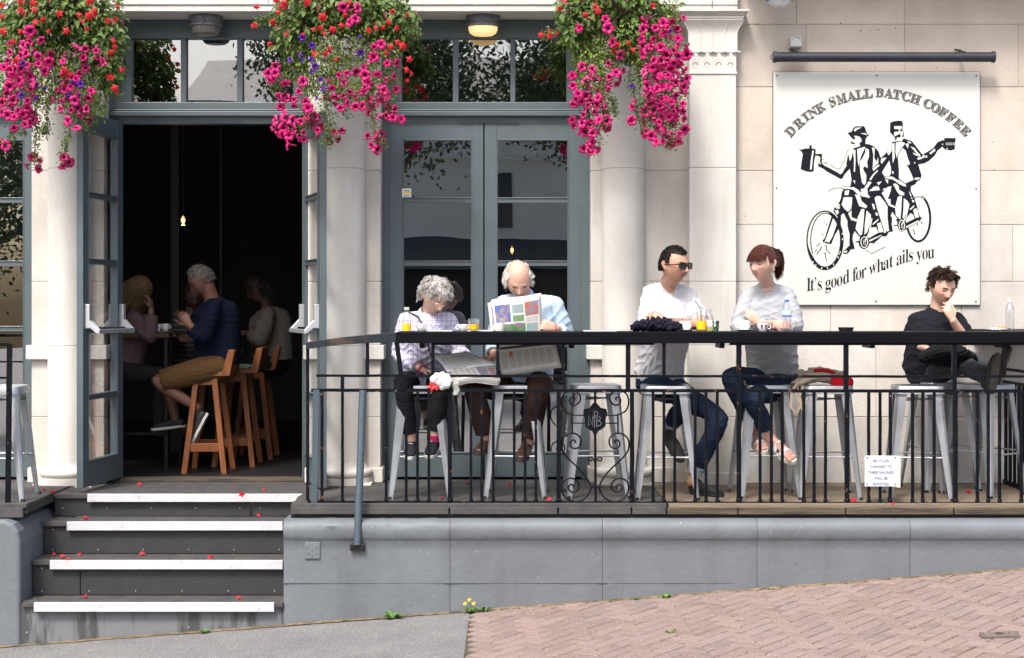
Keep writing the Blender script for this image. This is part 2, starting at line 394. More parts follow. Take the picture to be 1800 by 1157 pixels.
def steps():
    r = thing('entrance_steps', 'four grey steps with bright white nosings up to the open cafe doors', 'steps', (-2.3,-.9,-.6))
    Yn = [-1.285, -1.05, -.80, -.56]; Zn = [-.632, -.395, -.172, -.012]
    wl = [60, 88, 118, 154]; wr = [482, 497, 497, 543]
    for k in range(4):
        y, z = Yn[k], Zn[k]; yb = Yn[k+1]+.03 if k < 3 else .235
        x0, x1 = STEPX[0], STEPX[1]+(.045 if k == 3 else (.0 if k else .0))
        if k == 0: x1 = PX(498, y)
        mb = MB(); mb.box(x0+.004, x1-.004, y+.006, yb, z-.03, z)
        mb.build('tread', M['deck'], r, bevel=.003)
        # nosing: a white L-section
        a, b = PX(wl[k], y), PX(wr[k], y)
        mb = MB(); h = .056 if k < 3 else .052
        sec = [(y-.008, z+.003), (y+.012, z+.004), (y+.012, z-.004), (y+.004, z-h), (y-.010, z-h)]
        vs = [(a, p, q) for p, q in sec]+[(b-(.03 if k == 3 else 0), p, q) for p, q in sec]; n = len(sec)
        mb.add(vs, [tuple(range(n)), tuple(range(2*n-1, n-1, -1))]+[(i, i+n, (i+1) % n+n, (i+1) % n) for i in range(n)])
        mb.build('nosing', M['nosing'], r, bevel=.002)
        if k:  # riser below this tread
            zb = Zn[k-1]; yr = y+.03
            cuts = {1: [x0, PX(139, y), x1], 2: [x0, x1], 3: [x0, PX(441, y), x1]}[k]
            for c0, c1 in zip(cuts[:-1], cuts[1:]):
                mb = MB(); mb.box(c0+.003, c1-.003, yr, yr+.02, zb+.004, z-.031)
                ri = mb.build('riser', M['riser'], r, bevel=.002)
                xs = np.arange(c0+.06, c1, .31); s0 = None
                for x in xs:
                    for zz in ((zb+.03, z-.055) if k < 3 else ((zb+z)/2-.02,)):
                        if s0 is None: s0 = MB().ball((0,0,0), .0045, 6, (1,.5,1)).build('screw', M['alu'], ri); s = s0
                        else: s = link('screw', s0.data, ri)
                        s.location = (x, yr-.001, zz)
    # base under the first tread, painted wall
    mb = MB(); mb.box(STEPX[0]-.01, PX(498,-1.26), -1.245, -1.0, -1.2, Zn[0]-.031)
    st = mat('drip stained masonry paint', (.15,.163,.173), .62, var=.6, vs=3.2, bump=.3, bs=22, col2=(.055,.058,.06), stretch=(3,3,.55), thr=(.40,.52)); speckle(st, (.6,.6,.6), 30, .74, .9)
    mb.build('base_wall', st, r)
steps()

# ================================================================ cafe building
B = thing('cafe_building', 'pale stone cafe front with round columns and grey glazed double doors', 'building', (0,0,0))
FY = .25            # face plane of the door frames
def fbox(mb, a, b, c, d, y0, y1):
    """box whose front face (at y0) spans photo columns a..b and rows c..d as seen at depth FY"""
    mb.box(PX(a,FY), PX(b,FY), y0, y1, PZ(d,FY), PZ(c,FY))

def blocks(x0, x1, zs, y0, y1, name, vj, base, seed, gap=.0022, bv=.003):
    mb = MB(); rnd = random.Random(seed); zmid = []
    for i in range(len(zs)-1):
        z1, z0 = zs[i], zs[i+1]
        js = [x0]+sorted(j for j in vj[i % len(vj)] if x0 < j < x1)+[x1]
        for a, b in zip(js[:-1], js[1:]):
            d = rnd.uniform(-.0012, .0012)
            mb.box(a+gap, b-gap, y0+d, y1, z0+gap, z1-gap); zmid.append((z0+z1)/2)
    o = mb.build(name, M['stone_wall'], B, bevel=bv); paint_tint(o, base, .07, seed)
    # the tint follows height: lower courses paler, upper ones more beige
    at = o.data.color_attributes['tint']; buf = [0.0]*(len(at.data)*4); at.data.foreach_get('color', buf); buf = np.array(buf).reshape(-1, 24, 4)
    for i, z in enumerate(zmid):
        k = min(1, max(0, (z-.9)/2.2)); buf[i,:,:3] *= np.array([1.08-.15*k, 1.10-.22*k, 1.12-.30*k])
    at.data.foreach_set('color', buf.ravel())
    mb = MB(); mb.box(x0, x1, y0+.006, y1-.003, zs[-1], zs[0]); mb.build('mortar', M['joint'], B)
    return o
zc = [PZ(p, 0) for p in (-180,-70,43,153,300,395,495,607,733,850)]
Xp = lambda p: PX(p, 0)
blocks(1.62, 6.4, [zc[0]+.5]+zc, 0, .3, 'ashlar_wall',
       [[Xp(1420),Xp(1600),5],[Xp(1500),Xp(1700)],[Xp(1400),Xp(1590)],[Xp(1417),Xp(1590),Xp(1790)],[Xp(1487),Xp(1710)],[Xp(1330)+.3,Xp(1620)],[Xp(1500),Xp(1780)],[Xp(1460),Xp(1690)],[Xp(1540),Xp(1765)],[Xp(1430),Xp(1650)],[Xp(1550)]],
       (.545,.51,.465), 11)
# wall strips between the frames, behind the columns
zj = [PZ(p, .08) for p in (20,153,300,495,607,733,852)]
for i, (a, b) in enumerate(((PX(64,.2),PX(190,.2)), (PX(545,.2),PX(671,.2)), (PX(1037,.2),1.62))):
    y_face = .08
    mb = MB(); rnd = random.Random(i)
    for k in range(len(zj)-1): mb.box(a, b, y_face+rnd.uniform(0,.001), .33, zj[k+1]+.002, zj[k]-.002)
    o = mb.build('wall_pier', M['stone_wall'], B, bevel=.004); paint_tint(o, (.57,.54,.495), .05, i+20)
    mb = MB(); mb.box(a+.01, b-.01, y_face+.006, .3, zj[-1], zj[0]); mb.build('mortar', M['joint'], B)
    # impost block and base block
    mb = MB(); x1 = b+.03 if i < 2 else 1.2
    mb.box(a-.03, x1, y_face-.045, .33, PZ(632,.05), PZ(607,.05)); mb.build('impost', M['stone'], B, bevel=.006)
    mb = MB(); mb.box(a-.02, x1-.01, y_face-.04, .33, 0, .11); mb.build('pier_base', M['stone'], B, bevel=.006)
def column(px):
    xc = px; yc = .05; r0 = .155; prof = [(r0+.06,.0),(r0+.06,.05)]
    for k in range(9): a = -90+k*22.5; prof.append((r0+.03+.03*math.cos(R(a)), .08+.03*math.sin(R(a))))
    prof += [(r0+.022,.115),(r0+.015,.125),(r0+.004,.145),(r0,.165)]
    js = [PZ(p, -.1) for p in (838-9, 607+1, 295, 200, 90)]
    for z in js[1:4]: prof += [(r0, z-.003), (r0-.006, z), (r0, z+.003)]
    prof += [(r0, 3.1), (r0+.015,3.105), (r0+.02,3.12),(r0+.015,3.135),(r0+.002,3.14),(r0+.01,3.2),(r0+.06,3.36)]
    mb = MB(); mb.lathe(prof, (xc,yc,0), 48); mb.box(xc-.23, xc+.23, yc-.2, yc+.2, 3.362, 3.44)
    mb.box(xc-.215, xc+.215, yc-.19, yc+.2, -.02, .012)
    mb.build('column', M['stone'], B, smooth=True, bevel=0)
for px in (122, 605, 1095): column(PX(px, .05))
# pilaster with leafy capital
def pilaster():
    x0, x1 = PX(1212,-.1), PX(1294,-.1); y = -.1
    zs = [PZ(p, y) for p in (130, 295, 495, 607, 733, 852)]
    mb = MB()
    for a, b in zip(zs[:-1], zs[1:]): mb.box(x0, x1, y, .1, b+.0015, a-.0015)
    o = mb.build('pilaster', M['stone'], B, bevel=.004)
    mb = MB(); mb.box(x0+.004, x1-.004, y+.005, .1, 0, zs[0]); mb.build('mortar', M['joint'], o)
    mb = MB()
    zb, zt = PZ(130,y), PZ(20,y); xm = (x0+x1)/2; hw = (x1-x0)/2
    # necking ring, bell, abacus
    mb.box(x0-.006, x1+.006, y-.008, .1, zb, zb+.014)
    mb.box(x0, x1, y, .1, zb+.014, PZ(92,y))
    n = 10; vs = []; z0 = PZ(92,y); z1 = PZ(37,y)
    for i in range(n+1):
        t = i/n; e = .004+.055*max(0, (t-.55)/.45)**2; z = z0+(z1-z0)*t
        vs += [(x0-e, y-e*.8, z), (x1+e, y-e*.8, z), (x1+e, .1, z), (x0-e, .1, z)]
    fs = [(i*4+k, i*4+(k+1) % 4, i*4+4+(k+1) % 4, i*4+4+k) for i in range(n) for k in range(4)]+[(3,2,1,0),(n*4,n*4+1,n*4+2,n*4+3)]
    mb.add(vs, fs)
    mb.box(x0-.045, x1+.045, y-.045, .1, z1, z1+.012); mb.box(x0-.05, x1+.05, y-.05, .1, z1+.013, z1+.03)
    sec = [(.055, z1+.032), (.06, z1+.038), (.085, zt-.012), (.085, zt)]
    for (e0, za), (e1, zb_) in zip(sec[:-1], sec[1:]):
        mb.add([(x0-e0,y-e0,za),(x1+e0,y-e0,za),(x1+e0,.1,za),(x0-e0,.1,za),(x0-e1,y-e1,zb_),(x1+e1,y-e1,zb_),(x1+e1,.1,zb_),(x0-e1,.1,zb_)],
               [(0,3,2,1),(4,5,6,7),(0,1,5,4),(1,2,6,5),(2,3,7,6),(3,0,4,7)])
    # fluting ribs with round heads, small curled leaves
    for k in range(5):
        xx = x0+(k+.0)*(x1-x0)/4
        pts = [];
        for i in range(9):
            t = i/8; z = z0+.01+(z1-z0-.03)*t; e = .006+.055*max(0, ((z-z0)/(z1-z0)-.55)/.45)**2
            pts.append((xm+(xx-xm)*(1+e/hw), y-e*.8, z))
        mb.tube(pts, .0035, 5)
    for k in range(5):
        xx = x0+k*(x1-x0)/4
        for d in (-.022,-.011,0,.011,.022):
            mb.ball((xx+d, y-.016+abs(d)*.3, z0+.004-abs(d)*.25), .0105, 8, (1,1,.8))
    cap = mb.build('capital', M['stone'], o, smooth=True)
    hm = mat('stone hollow shade', (.17,.13,.10), .9)  # dark beads paint the shade of small carved hollows
    for k in range(4):
        mb = MB(); xx = x0+(k+.5)*(x1-x0)/4; zc_ = PZ(114,y)
        for a in range(0, 181, 30): mb.ball((xx+.017*math.cos(R(a)), y-.0005, zc_+.017*math.sin(R(a))), .0045, 6, (1,.5,1))
        for a in range(30, 151, 30): mb.ball((xx+.03*math.cos(R(a)), y-.0005, zc_+.01+.03*math.sin(R(a))), .003, 6, (1,.5,1))
        mb.ball((xx-.012, y-.0005, zc_-.02), .003, 6); mb.ball((xx+.012, y-.0005, zc_-.02), .003, 6)
        mb.build('hollow_shade', hm, o)
    mb = MB(); mb.box(x0-.012, x1+.012, y-.014, .1, .0, .09); mb.build('pilaster_base', M['stone'], o, bevel=.005)
pilaster()
# lintel over the doors
def lintel():
    y = -.1; x0, x1 = -6.5, PX(1297, y)
    mb = MB(); zb = PZ(20, y)
    cuts = [x0, -3.6, -1.2, .8, PX(1252,y), x1]
    for a, b in zip(cuts[:-1], cuts[1:]):
        mb.box(a+.002, b-.002, y, .33, zb, zb+.045)
        mb.box(a+.002, b-.002, y-.012, .33, zb+.047, zb+.062)
        mb.box(a+.002, b-.002, y-.004, .33, zb+.064, zb+.6)
    mb.build('lintel', M['stone'], B, bevel=.004)
    mb = MB(); mb.box(x0, 6.4, .3, 6.2, 4.0, 4.2); mb.box(x0, 6.4, -.06, 0.33, zb+.6, 5.2); mb.build('upper_wall', M['stone'], B)
    # string course above the right-hand wall
    mb = MB(); mb.box(PX(1297,-.1)+.01, 6.4, -.42, .1, 3.75, 3.95); mb.build('string_course', M['stone'], B, bevel=.01)
lintel()

# ---------------------------------------------------------------- door frames, transoms and doors
def muntin(mb, x0, x1, z0, z1, y0, y1):
    mb.box(x0, x1, y0, y1, z0, z1)
def frame(pl, pr, panes, closer=(583, 880)):
    f = None
    mb = MB(); A = FY-.02
    xl, xr = PX(pl,FY), PX(pr,FY)
    zt = PZ(36,FY); z_h = PZ(218,FY)
    mb.box(xl, xl+.055, A, FY+.09, 0, zt); mb.box(xr-.065, xr, A, FY+.09, 0, zt)
    zp0, zp1 = PZ(180,FY), PZ(68,FY)
    mb.box(xl+.055, xr-.065, A+.006, FY+.09, zp1, zt)             # top board
    mb.box(xl+.055, xr-.065, A+.004, FY+.09, PZ(196,FY), zp0)
    mb.box(xl+.0, xr-.0, A-.03, A, PZ(205,FY), PZ(197,FY)); mb.box(xl+.01, xr-.01, A-.015, A, PZ(196,FY), PZ(193,FY))
    mb.box(xl+.055, xr-.065, A+.015, FY+.09, z_h, PZ(196.5,FY))
    xs = [PX(q,FY) for q in panes]
    mb.box(xl+.055, xs[0], A+.008, FY+.09, zp0, zp1); mb.box(xs[-1], xr-.065, A+.008, FY+.09, zp0, zp1)
    mb.box(xs[1], xs[2], A+.01, FY+.07, zp0, zp1); mb.box(xs[3], xs[4], A+.01, FY+.07, zp0, zp1)
    f = mb.build('door_frame', M['door'], B, bevel=.004)
    for a, b in ((0,1),(2,3),(4,5)):
        mb = MB(); mb.add([(xs[a]-.005,FY+.03,zp0-.005),(xs[b]+.005,FY+.03,zp0-.005),(xs[b]+.005,FY+.03,zp1+.005),(xs[a]-.005,FY+.03,zp1+.005)], [(0,1,2,3)])
        mb.build('window_pane', M['window'], f)
    # slotted vent under the transom
    mb = MB(); cx = (xl+xr)/2+.02
    for k in range(26): mb.box(cx-.21+k*.0165, cx-.21+k*.0165+.011, A+.006, A+.02, PZ(216,FY)+.004, PZ(212,FY))
    mb.box(cx-.22, cx+.23, A+.004, A+.014, PZ(217,FY), PZ(216.2,FY)); mb.build('vent', M['bluepipe'], f)
    return f
def leaf(root_name, hinge, ang, w_, mirror=False, glassm=None, bar=True, kick=None, parent=None, lab=None, mL=.11, mR=.085):
    """door leaf in local x (0 at the hinge .. w_), z up, centred on y=0; local -y is the street side when closed"""
    sg = -1 if mirror else 1
    T = Matrix.Translation(hinge) @ Matrix.Rotation(ang, 4, 'Z')
    H = 2.655; t = .024
    def bx(mb, x0, x1, y0, y1, z0, z1):
        if mirror: x0, x1 = -x1, -x0
        mb.box(x0, x1, y0, y1, z0, z1, T)
    mb = MB()
    gx0, gx1 = mL, w_-mR; zb = .02
    rows = [797, 690, 578, 463, 352, 245]
    zz = [CZ-(p-HZ)*(CAMD+FY)/FPX for p in rows]
    bx(mb, 0, gx0, -t, t, zb, H+zb); bx(mb, gx1, w_, -t, t, zb, H+zb)
    bx(mb, gx0, gx1, -t+.002, t-.002, zb, zz[0]); bx(mb, gx0, gx1, -t+.002, t-.002, zz[5], H+zb)
    # glazing beads
    for (a, b) in zip(zz[:-1], zz[1:]):
        pass
    for k in range(1, 5):
        bx(mb, gx0, gx1, -t+.004, t-.004, zz[k]-.012, zz[k]+.012)
        bx(mb, gx0, gx1, -t-.004, t+.004, zz[k]-.0195, zz[k]-.0125); bx(mb, gx0, gx1, -t-.004, t+.004, zz[k]+.0125, zz[k]+.0195)
    bx(mb, gx0, gx0+.008, -t-.005, t+.005, zz[0], zz[5]); bx(mb, gx1-.008, gx1, -t-.005, t+.005, zz[0], zz[5])
    bx(mb, gx0, gx1, -t-.005, t+.005, zz[0]-.001, zz[0]+.009); bx(mb, gx0, gx1, -t-.005, t+.005, zz[5]-.009, zz[5]+.001)
    o = mb.build('door', M['door'], B, bevel=.002)
    if lab: o['label'] = lab
    for k in range(5):
        mb = MB(); sx = -1 if mirror else 1
        mb.add([(sx*(gx0+.002),0,zz[k]+.008),(sx*(gx1-.002),0,zz[k]+.008),(sx*(gx1-.002),0,zz[k+1]-.008),(sx*(gx0+.002),0,zz[k+1]-.008)], [(0,1,2,3)], T)
        mb.build('window_pane', glassm or M['window'], o)
    for z in (.32, 1.3, 2.3):
        mb = MB(); bx(mb, -.006, .004, -t-.008, -t+.006, z-.05, z+.05)
        mb.build('hinge', M['bluepipe'], o)
    if bar:
        # panic bar on the inner face (+y side when closed)
        mb = MB(); zb_ = 1.145
        for x in (.055, w_-.05):
            bx(mb, x-.022, x+.022, t, t+.035, zb_-.0, zb_+.17)
            for sx in (-.018, .018):
                q = [(t+.035, zb_+.06), (t+.10, zb_-.01), (t+.10, zb_-.035), (t+.085, zb_-.035), (t+.03, zb_+.01)]
                n = len(q); X0 = (x+sx)*(-1 if mirror else 1)
                vs = [(X0-.004, y, z) for y, z in q]+[(X0+.004, y, z) for y, z in q]
                mb.add(vs, [tuple(range(n)), tuple(range(2*n-1, n-1, -1))]+[(i, i+n, (i+1) % n+n, (i+1) % n) for i in range(n)], T)
        bx(mb, .035, w_-.03, t+.085, t+.108, zb_-.038, zb_-.008)
        mb.build('panic_bar', M['alu'], o, bevel=.003)
    return o
frame(187, 547, (231,318,328,417,427,516))
frame(670, 1037, (706,796,806,897,906,996))
frame(-290, 72, (-254,-166,-156,-66,-56,34))
# closed middle pair
leaf('door', (PX(682,FY),FY+.02,0), 0, .714, lab='closed left leaf with small sticker')
leaf('door', (PX(1023,FY),FY+.02,0), 0, .73, mirror=True, mL=.10, mR=.09)
# closed pair at the left edge (right leaf in view)
leaf('door', (PX(60,FY),FY+.02,0), 0, .73, mirror=True, mL=.075, mR=.11)
leaf('door', (PX(-280,FY),FY+.02,0), 0, .73)
# open pair
leaf('door', (-2.937,FY+.0,0), R(-98), .735, glassm=M['window_open'], lab='door leaf folded open on the left of the entrance')
leaf('door', (PX(540,FY)-.01,FY+.0,0), R(107), .735, mirror=True, glassm=M['window_open'], lab='door leaf folded open on the right of the entrance')
# timber threshold
mb = MB(); mb.box(PX(190,FY), PX(545,FY), .20, .36, -.012, .012); mb.build('threshold', M['old_wood'], B, bevel=.004)
# sticker on the glass of the closed door
mb = MB(); mb.box(PX(707,FY), PX(723,FY), FY-.012, FY-.010, PZ(347,FY), PZ(332,FY)); st = mb.build('sticker', M['paper'], None)
tag(st, 'small white sticker with yellow band on the closed door glass', 'sticker')
mb = MB(); mb.box(PX(708,FY), PX(722,FY), FY-.0135, FY-.0125, PZ(341,FY), PZ(337.5,FY)); mb.build('yellow_band', mat('yellow print', (.65,.55,.05), .6), st)
mb = MB()
for py in (334.5, 336, 343, 345): mb.box(PX(709,FY), PX(721,FY), FY-.0135, FY-.0125, PZ(py+.7,FY), PZ(py,FY))
mb.build('print_lines', M['dark'], st)
# dark cafe room behind the doors
def room():
    x0, x1, y0, y1, z1 = -5.6, 3.2, .33, 6.2, 3.9
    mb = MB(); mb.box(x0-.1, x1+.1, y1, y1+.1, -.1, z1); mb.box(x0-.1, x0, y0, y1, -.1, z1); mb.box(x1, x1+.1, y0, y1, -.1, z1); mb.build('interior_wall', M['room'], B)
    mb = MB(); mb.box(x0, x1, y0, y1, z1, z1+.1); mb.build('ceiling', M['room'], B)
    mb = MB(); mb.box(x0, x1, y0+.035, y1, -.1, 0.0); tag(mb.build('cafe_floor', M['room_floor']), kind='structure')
    mb = MB(); mb.box(-3.02,-2.95,2.4,2.46,0,z1);  mb.box(PX(386,2.5),PX(390,2.5),2.5,2.56,1.2,z1); mb.build('interior_post', mat('post', (.009,.009,.009), .6), B)
    # back bar with steel edge
    mb = MB(); mb.box(-1.9, 1.5, 3.6, 4.2, 0, 1.05); mb.box(-1.95, 1.5, 3.55, 4.25, 1.05, 1.09); 
    b = mb.build('bar_counter', mat('bar', (.05,.04,.035), .4)); tag(b, 'dark bar counter at the back of the cafe beyond the seated people', 'bar counter')
room()
# ================================================================ across the street (mirrored in the glass)
def street():
    mb = MB(); mb.box(-8, 10, -34.6, -28, -1.5, 6.3)
    wpaint = mat('opposite white render', (.80,.81,.78), .8, var=.1, vs=.8)
    b = thing('townhouse', 'white rendered house across the street mirrored in the door glass', 'house', (1,-28,0))
    mb.build('wall', wpaint, b)
    mb = MB()
    mb.add([(-8.3,-27.8,6.3),(10.3,-27.8,6.3),(10.3,-31,8.0),(-8.3,-31,8.0),(10.3,-34.8,6.3),(-8.3,-34.8,6.3)], [(0,1,2,3),(3,2,4,5),(0,3,5),(1,4,2)])
    mb.build('roof', mat('grey slate', (.12,.13,.14), .6), b)
    gd = mat('dark window', (.02,.025,.03), .15)
    for x in (-6.5,-3.5,-.5,2.5,5.5,8):
        for z in (3.9,):
            mb = MB(); mb.box(x-.5, x+.5, -28.01, -27.95, z-.7, z+.7); w_ = mb.build('window', gd, b)
    mb = MB(); mb.add([(-7.5,-27.9,2.9),(7,-27.9,2.9),(7,-26.2,2.15),(-7.5,-26.2,2.15)], [(0,1,2,3)])
    a = mb.build('awning', mat('awning', (.05,.055,.06), .8), b)
    mb = MB(); mb.box(-7.5, 9, -28.03, -27.97, -1.1, 2.6); mb.build('shopfront', gd, b)
    for z in (4.95, 5.6): 
        mb = MB(); mb.box(-8, 10, -28.05, -27.9, z, z+.06); mb.build('string_course', wpaint, b)
    # trees on the opposite pavement
    lm = mat('street tree leaves', (.06,.11,.03), .6, var=.4, vs=3)
    bark = mat('bark', (.09,.075,.06), .9, bump=.6)
    def tree(x, y, h, r, lab, n=5000, seed=1):
        t = thing('street_tree', lab, 'tree', (x,y,-.7)); rg = np.random.RandomState(seed)
        mb = MB(); mb.tube([(x,y,-.9),(x+.1,y,h*.3),(x-.1,y+.1,h*.6),(x,y,h*.9)], [.22,.16,.11,.03], 8)
        for k in range(7):
            a = k*2.4; mb.tube([(x,y,h*.4+k*.2),(x+math.cos(a)*r*.5,y+math.sin(a)*r*.5,h*.6+k*.2),(x+math.cos(a)*r*.9,y+math.sin(a)*r*.9,h*.7+k*.3)], [.09,.06,.015], 6)
        mb.build('trunk', bark, t)
        cl = rg.normal(size=(46,3)); cl /= np.linalg.norm(cl, axis=1)[:,None]; cl *= (rg.rand(46,1)**.4); cl = cl*np.array([r,r,r*.75])+np.array([x,y,h*.75])
        c = cl[rg.randint(0,46,n)]+rg.normal(size=(n,3))*r*.17
        mb = MB(); s = .07
        for q in c:
            u = rg.normal(size=3); u /= np.linalg.norm(u); v = np.cross(u, rg.normal(size=3)); v /= np.linalg.norm(v)
            mb.add([q-u*s, q+v*s*.5, q+u*s, q-v*s*.5], [(0,1,2,3)])
        mb.build('crown', lm, t)
    tree(-3.0, -22.5, 8.4, 2.5, 'leafy street tree opposite the closed doors seen only as a reflection', 24000, 1)
    tree(2.1, -24, 8.6, 2.3, 'second leafy street tree opposite the sign wall', 18000, 2)
    tree(-12.2, -24, 6.0, 3.4, 'broad dark evergreen across the street to the left', 15000, 3)  # added so that the left door glass mirrors something dark
    mb = MB(); mb.add([(-60,-24.5,-.72-60*.0),(60,-24.5,-.7),(60,-6.2,-.7),(-60,-6.2,-.72)], [(0,1,2,3)])
street()

# ================================================================ railing
RY = -1.10
RL = thing('terrace_railing', 'black iron railing with rust spots and a scrolled shield panel along the terrace edge', 'railing', (1.2,RY,0))
def rz(p): return PZ(p, RY)
def rx(p): return PX(p, RY)
def rough_bar(mb, a, b, w_, d, rot=0, seed=0, amp=.0015):
    """square bar from a to b with slightly uneven, paint-thick surface"""
    a, b = Vector(a), Vector(b); n = max(2, int((b-a).length/.06)); pts = []; rr = []
    for i in range(n+1):
        p = a.lerp(b, i/n); q = noise.noise_vector(p*9+Vector((seed,0,0)))*amp; pts.append(p+q); rr.append(w_/2*1.41*(1+.08*noise.noise(p*20+Vector((seed,0,3)))))
    t = (b-a).normalized(); ref = Vector((0,1,0)) if abs(t.y) < .9 else Vector((1,0,0))
    ref = ref-t*ref.dot(t); ref.normalize(); ref = Quaternion(t, R(45)) @ ref
    mb.tube(pts, rr, 4, ref=ref)
    return mb
def bars():
    P_ = lambda x, z: (x, RY, z)
    zt, zm, zu, zb = rz(601), rz(661), rz(685), rz(883)
    # rails
    for nm, p, a, b, wd in (('mid_rail', 660.5, 556, 1990, .017), ('upper_rail', 686, 547, 1990, .021), ('bottom_rail', 884, 545, 1990, .026)):
        mb = MB(); x0 = rx(a)
        rough_bar(mb, P_(x0, rz(p)), P_(rx(b), rz(p+ (3 if p > 800 else 2))), wd, wd, amp=.002); mb.build(nm, M['iron'], RL)
    # lower balusters
    low = [602,679,714,734,754,828,847,867,904,923,942,1148,1167,1186,1222,1241,1261,1336,1356,1375,1413,1431,1451,1527,1547,1565,1604,1622,1642,1718,1737,1757,1795,1815,1834]
    thick = [659,791,982,1111,1299,1489,1679]
    for i, p in enumerate(low):
        mb = MB(); rough_bar(mb, P_(rx(p), zu), P_(rx(p), zb), .0185, .0185, seed=i*3.1); mb.ball((rx(p), RY, zb+.012), .0165, 8, (1,1,.9)); mb.build('baluster', M['iron'], RL, smooth=True)
    for i, p in enumerate(thick[1:]):
        mb = MB(); rough_bar(mb, P_(rx(p), zu), P_(rx(p), rz(909)), .028, .028, seed=i*7.7, amp=.0025); mb.ball((rx(p), RY, zb+.014), .022, 8, (1,1,.8)); mb.build('post', M['iron'], RL, smooth=True)
    # short uprights between counter and mid rail
    for i, p in enumerate([646,602,761,875,990,1104,1167,1299,1487,1677,1765]):
        wd = .03 if p in (1104,1299,1487,1677) else .022
        zl = zu if p in (1299,1487,1677,1104,602) else zm
        zz = zt if p > 660 else rz(596)
        if p == 602: zz = zm; 
        mb = MB(); rough_bar(mb, P_(rx(p), zz+ (.0 if p > 700 else -.0)), P_(rx(p), zl), wd, wd, seed=i*5.5); mb.build('upright', M['iron'], RL)
    mb = MB(); rough_bar(mb, P_(rx(697), zt), P_(rx(709), zu), .03, .03, seed=99); mb.build('upright', M['iron'], RL)
    # end of the rail at the steps: flat top rail dipping to the end loop
    mb = MB()
    q = [(697,584,602),(650,588,603),(600,593,606),(560,598,611),(538,602,614)]
    vs = []
    for p, a, b in q:
        for (yy) in (RY-.02, RY+.02):
            vs += [(rx(p), yy, rz(a)), (rx(p), yy, rz(b))]
    fs = []
    for i in range(len(q)-1):
        o = i*4; fs += [(o,o+4,o+5,o+1),(o+2,o+3,o+7,o+6),(o,o+2,o+6,o+4),(o+1,o+5,o+7,o+3)]
    fs += [(0,1,3,2),(16,18,19,17)]
    mb.add(vs, fs); mb.build('hand_rail', mat('worn rail paint', (.018,.024,.030), .45, var=.6, vs=7, bump=.3, spec=.2, col2=(.07,.05,.04), thr=(.3,.5)), RL, bevel=.003)
    mb = MB(); rough_bar(mb, P_(rx(541), rz(608)), P_(rx(541), rz(880)), .02, .02, seed=4); rough_bar(mb, P_(rx(541), rz(882)), P_(rx(560), rz(884)), .02, .02, seed=5); mb.build('end_bar', M['iron'], RL)
    mb = MB(); rough_bar(mb, P_(rx(556.5), zu), P_(rx(552), rz(909)), .04, .04, seed=14); mb.build('post', M['bluepipe'], RL)
    mb = MB(); rough_bar(mb, P_(rx(566), zu), P_(rx(566), zb), .02, .02, seed=24); mb.build('baluster', M['iron'], RL)
    # leaning pipe bolted to the wall
    mb = MB(); a = P(638, 686, -1.14); b = P(628, 958, -1.30)
    pts = [a.lerp(b, i/14)+noise.noise_vector(Vector((i*.7,2,1)))*.003 for i in range(15)]
    mb.tube(pts, [.024+.0025*noise.noise(Vector((i*.9,0,5))) for i in range(15)], 12); pp = mb.build('brace_pipe', M['bluepipe'], RL, smooth=True)
    mb = MB(); c = P(628, 962, -1.29); mb.box(c.x-.048, c.x+.048, -1.295, -1.262, c.z-.022, c.z+.022); mb.build('foot_bracket', M['black'], pp, bevel=.004)
    for dx in (-.034, .034):
        mb = MB(); mb.lathe([(.001,-.008),(.011,-.008),(.011,.0)], (c.x+dx,-1.296,c.z), 6, 'y'); mb.build('bolt', M['black'], pp)
    # flat plate under the counter
    for a, b in ((760,1150),(1283,1486),(1486,1990)):
        mb = MB(); mb.box(rx(a), rx(b), RY-.018, RY+.018, rz(606.5), rz(603.4)); mb.build('flat_bar', M['iron'], RL)
    # scrolled panel
    ir = M['iron']; ox, oy = 970, 670; k = 230/1157.0; kx = 160/805.0
    def q(x, y): return (rx(ox+x*kx), RY, rz(oy+y*k))
    def spiral(cx, cy, r0, turns, start, n=30, dirn=1):
        out = []
        for i in range(n+1):
            t = i/n; a = start+dirn*turns*2*math.pi*t; r = r0*(1-t*.82)
            out.append(q(cx+r*math.cos(a), cy+r*math.sin(a)))
        return out
    pn = MB(); w_ = .0062
    def sm(pts, r=w_):
        # Catmull-Rom
        pts = [Vector(p) for p in pts]; o = []
        for i in range(len(pts)-1):
            p0 = pts[max(i-1,0)]; p1 = pts[i]; p2 = pts[i+1]; p3 = pts[min(i+2,len(pts)-1)]
            for s in range(5):
                t = s/5; o.append(.5*((2*p1)+(p2-p0)*t+(2*p0-5*p1+4*p2-p3)*t*t+(-p0+3*p1-3*p2+p3)*t**3))
        o.append(pts[-1]); pn.tube(o, r, 6)
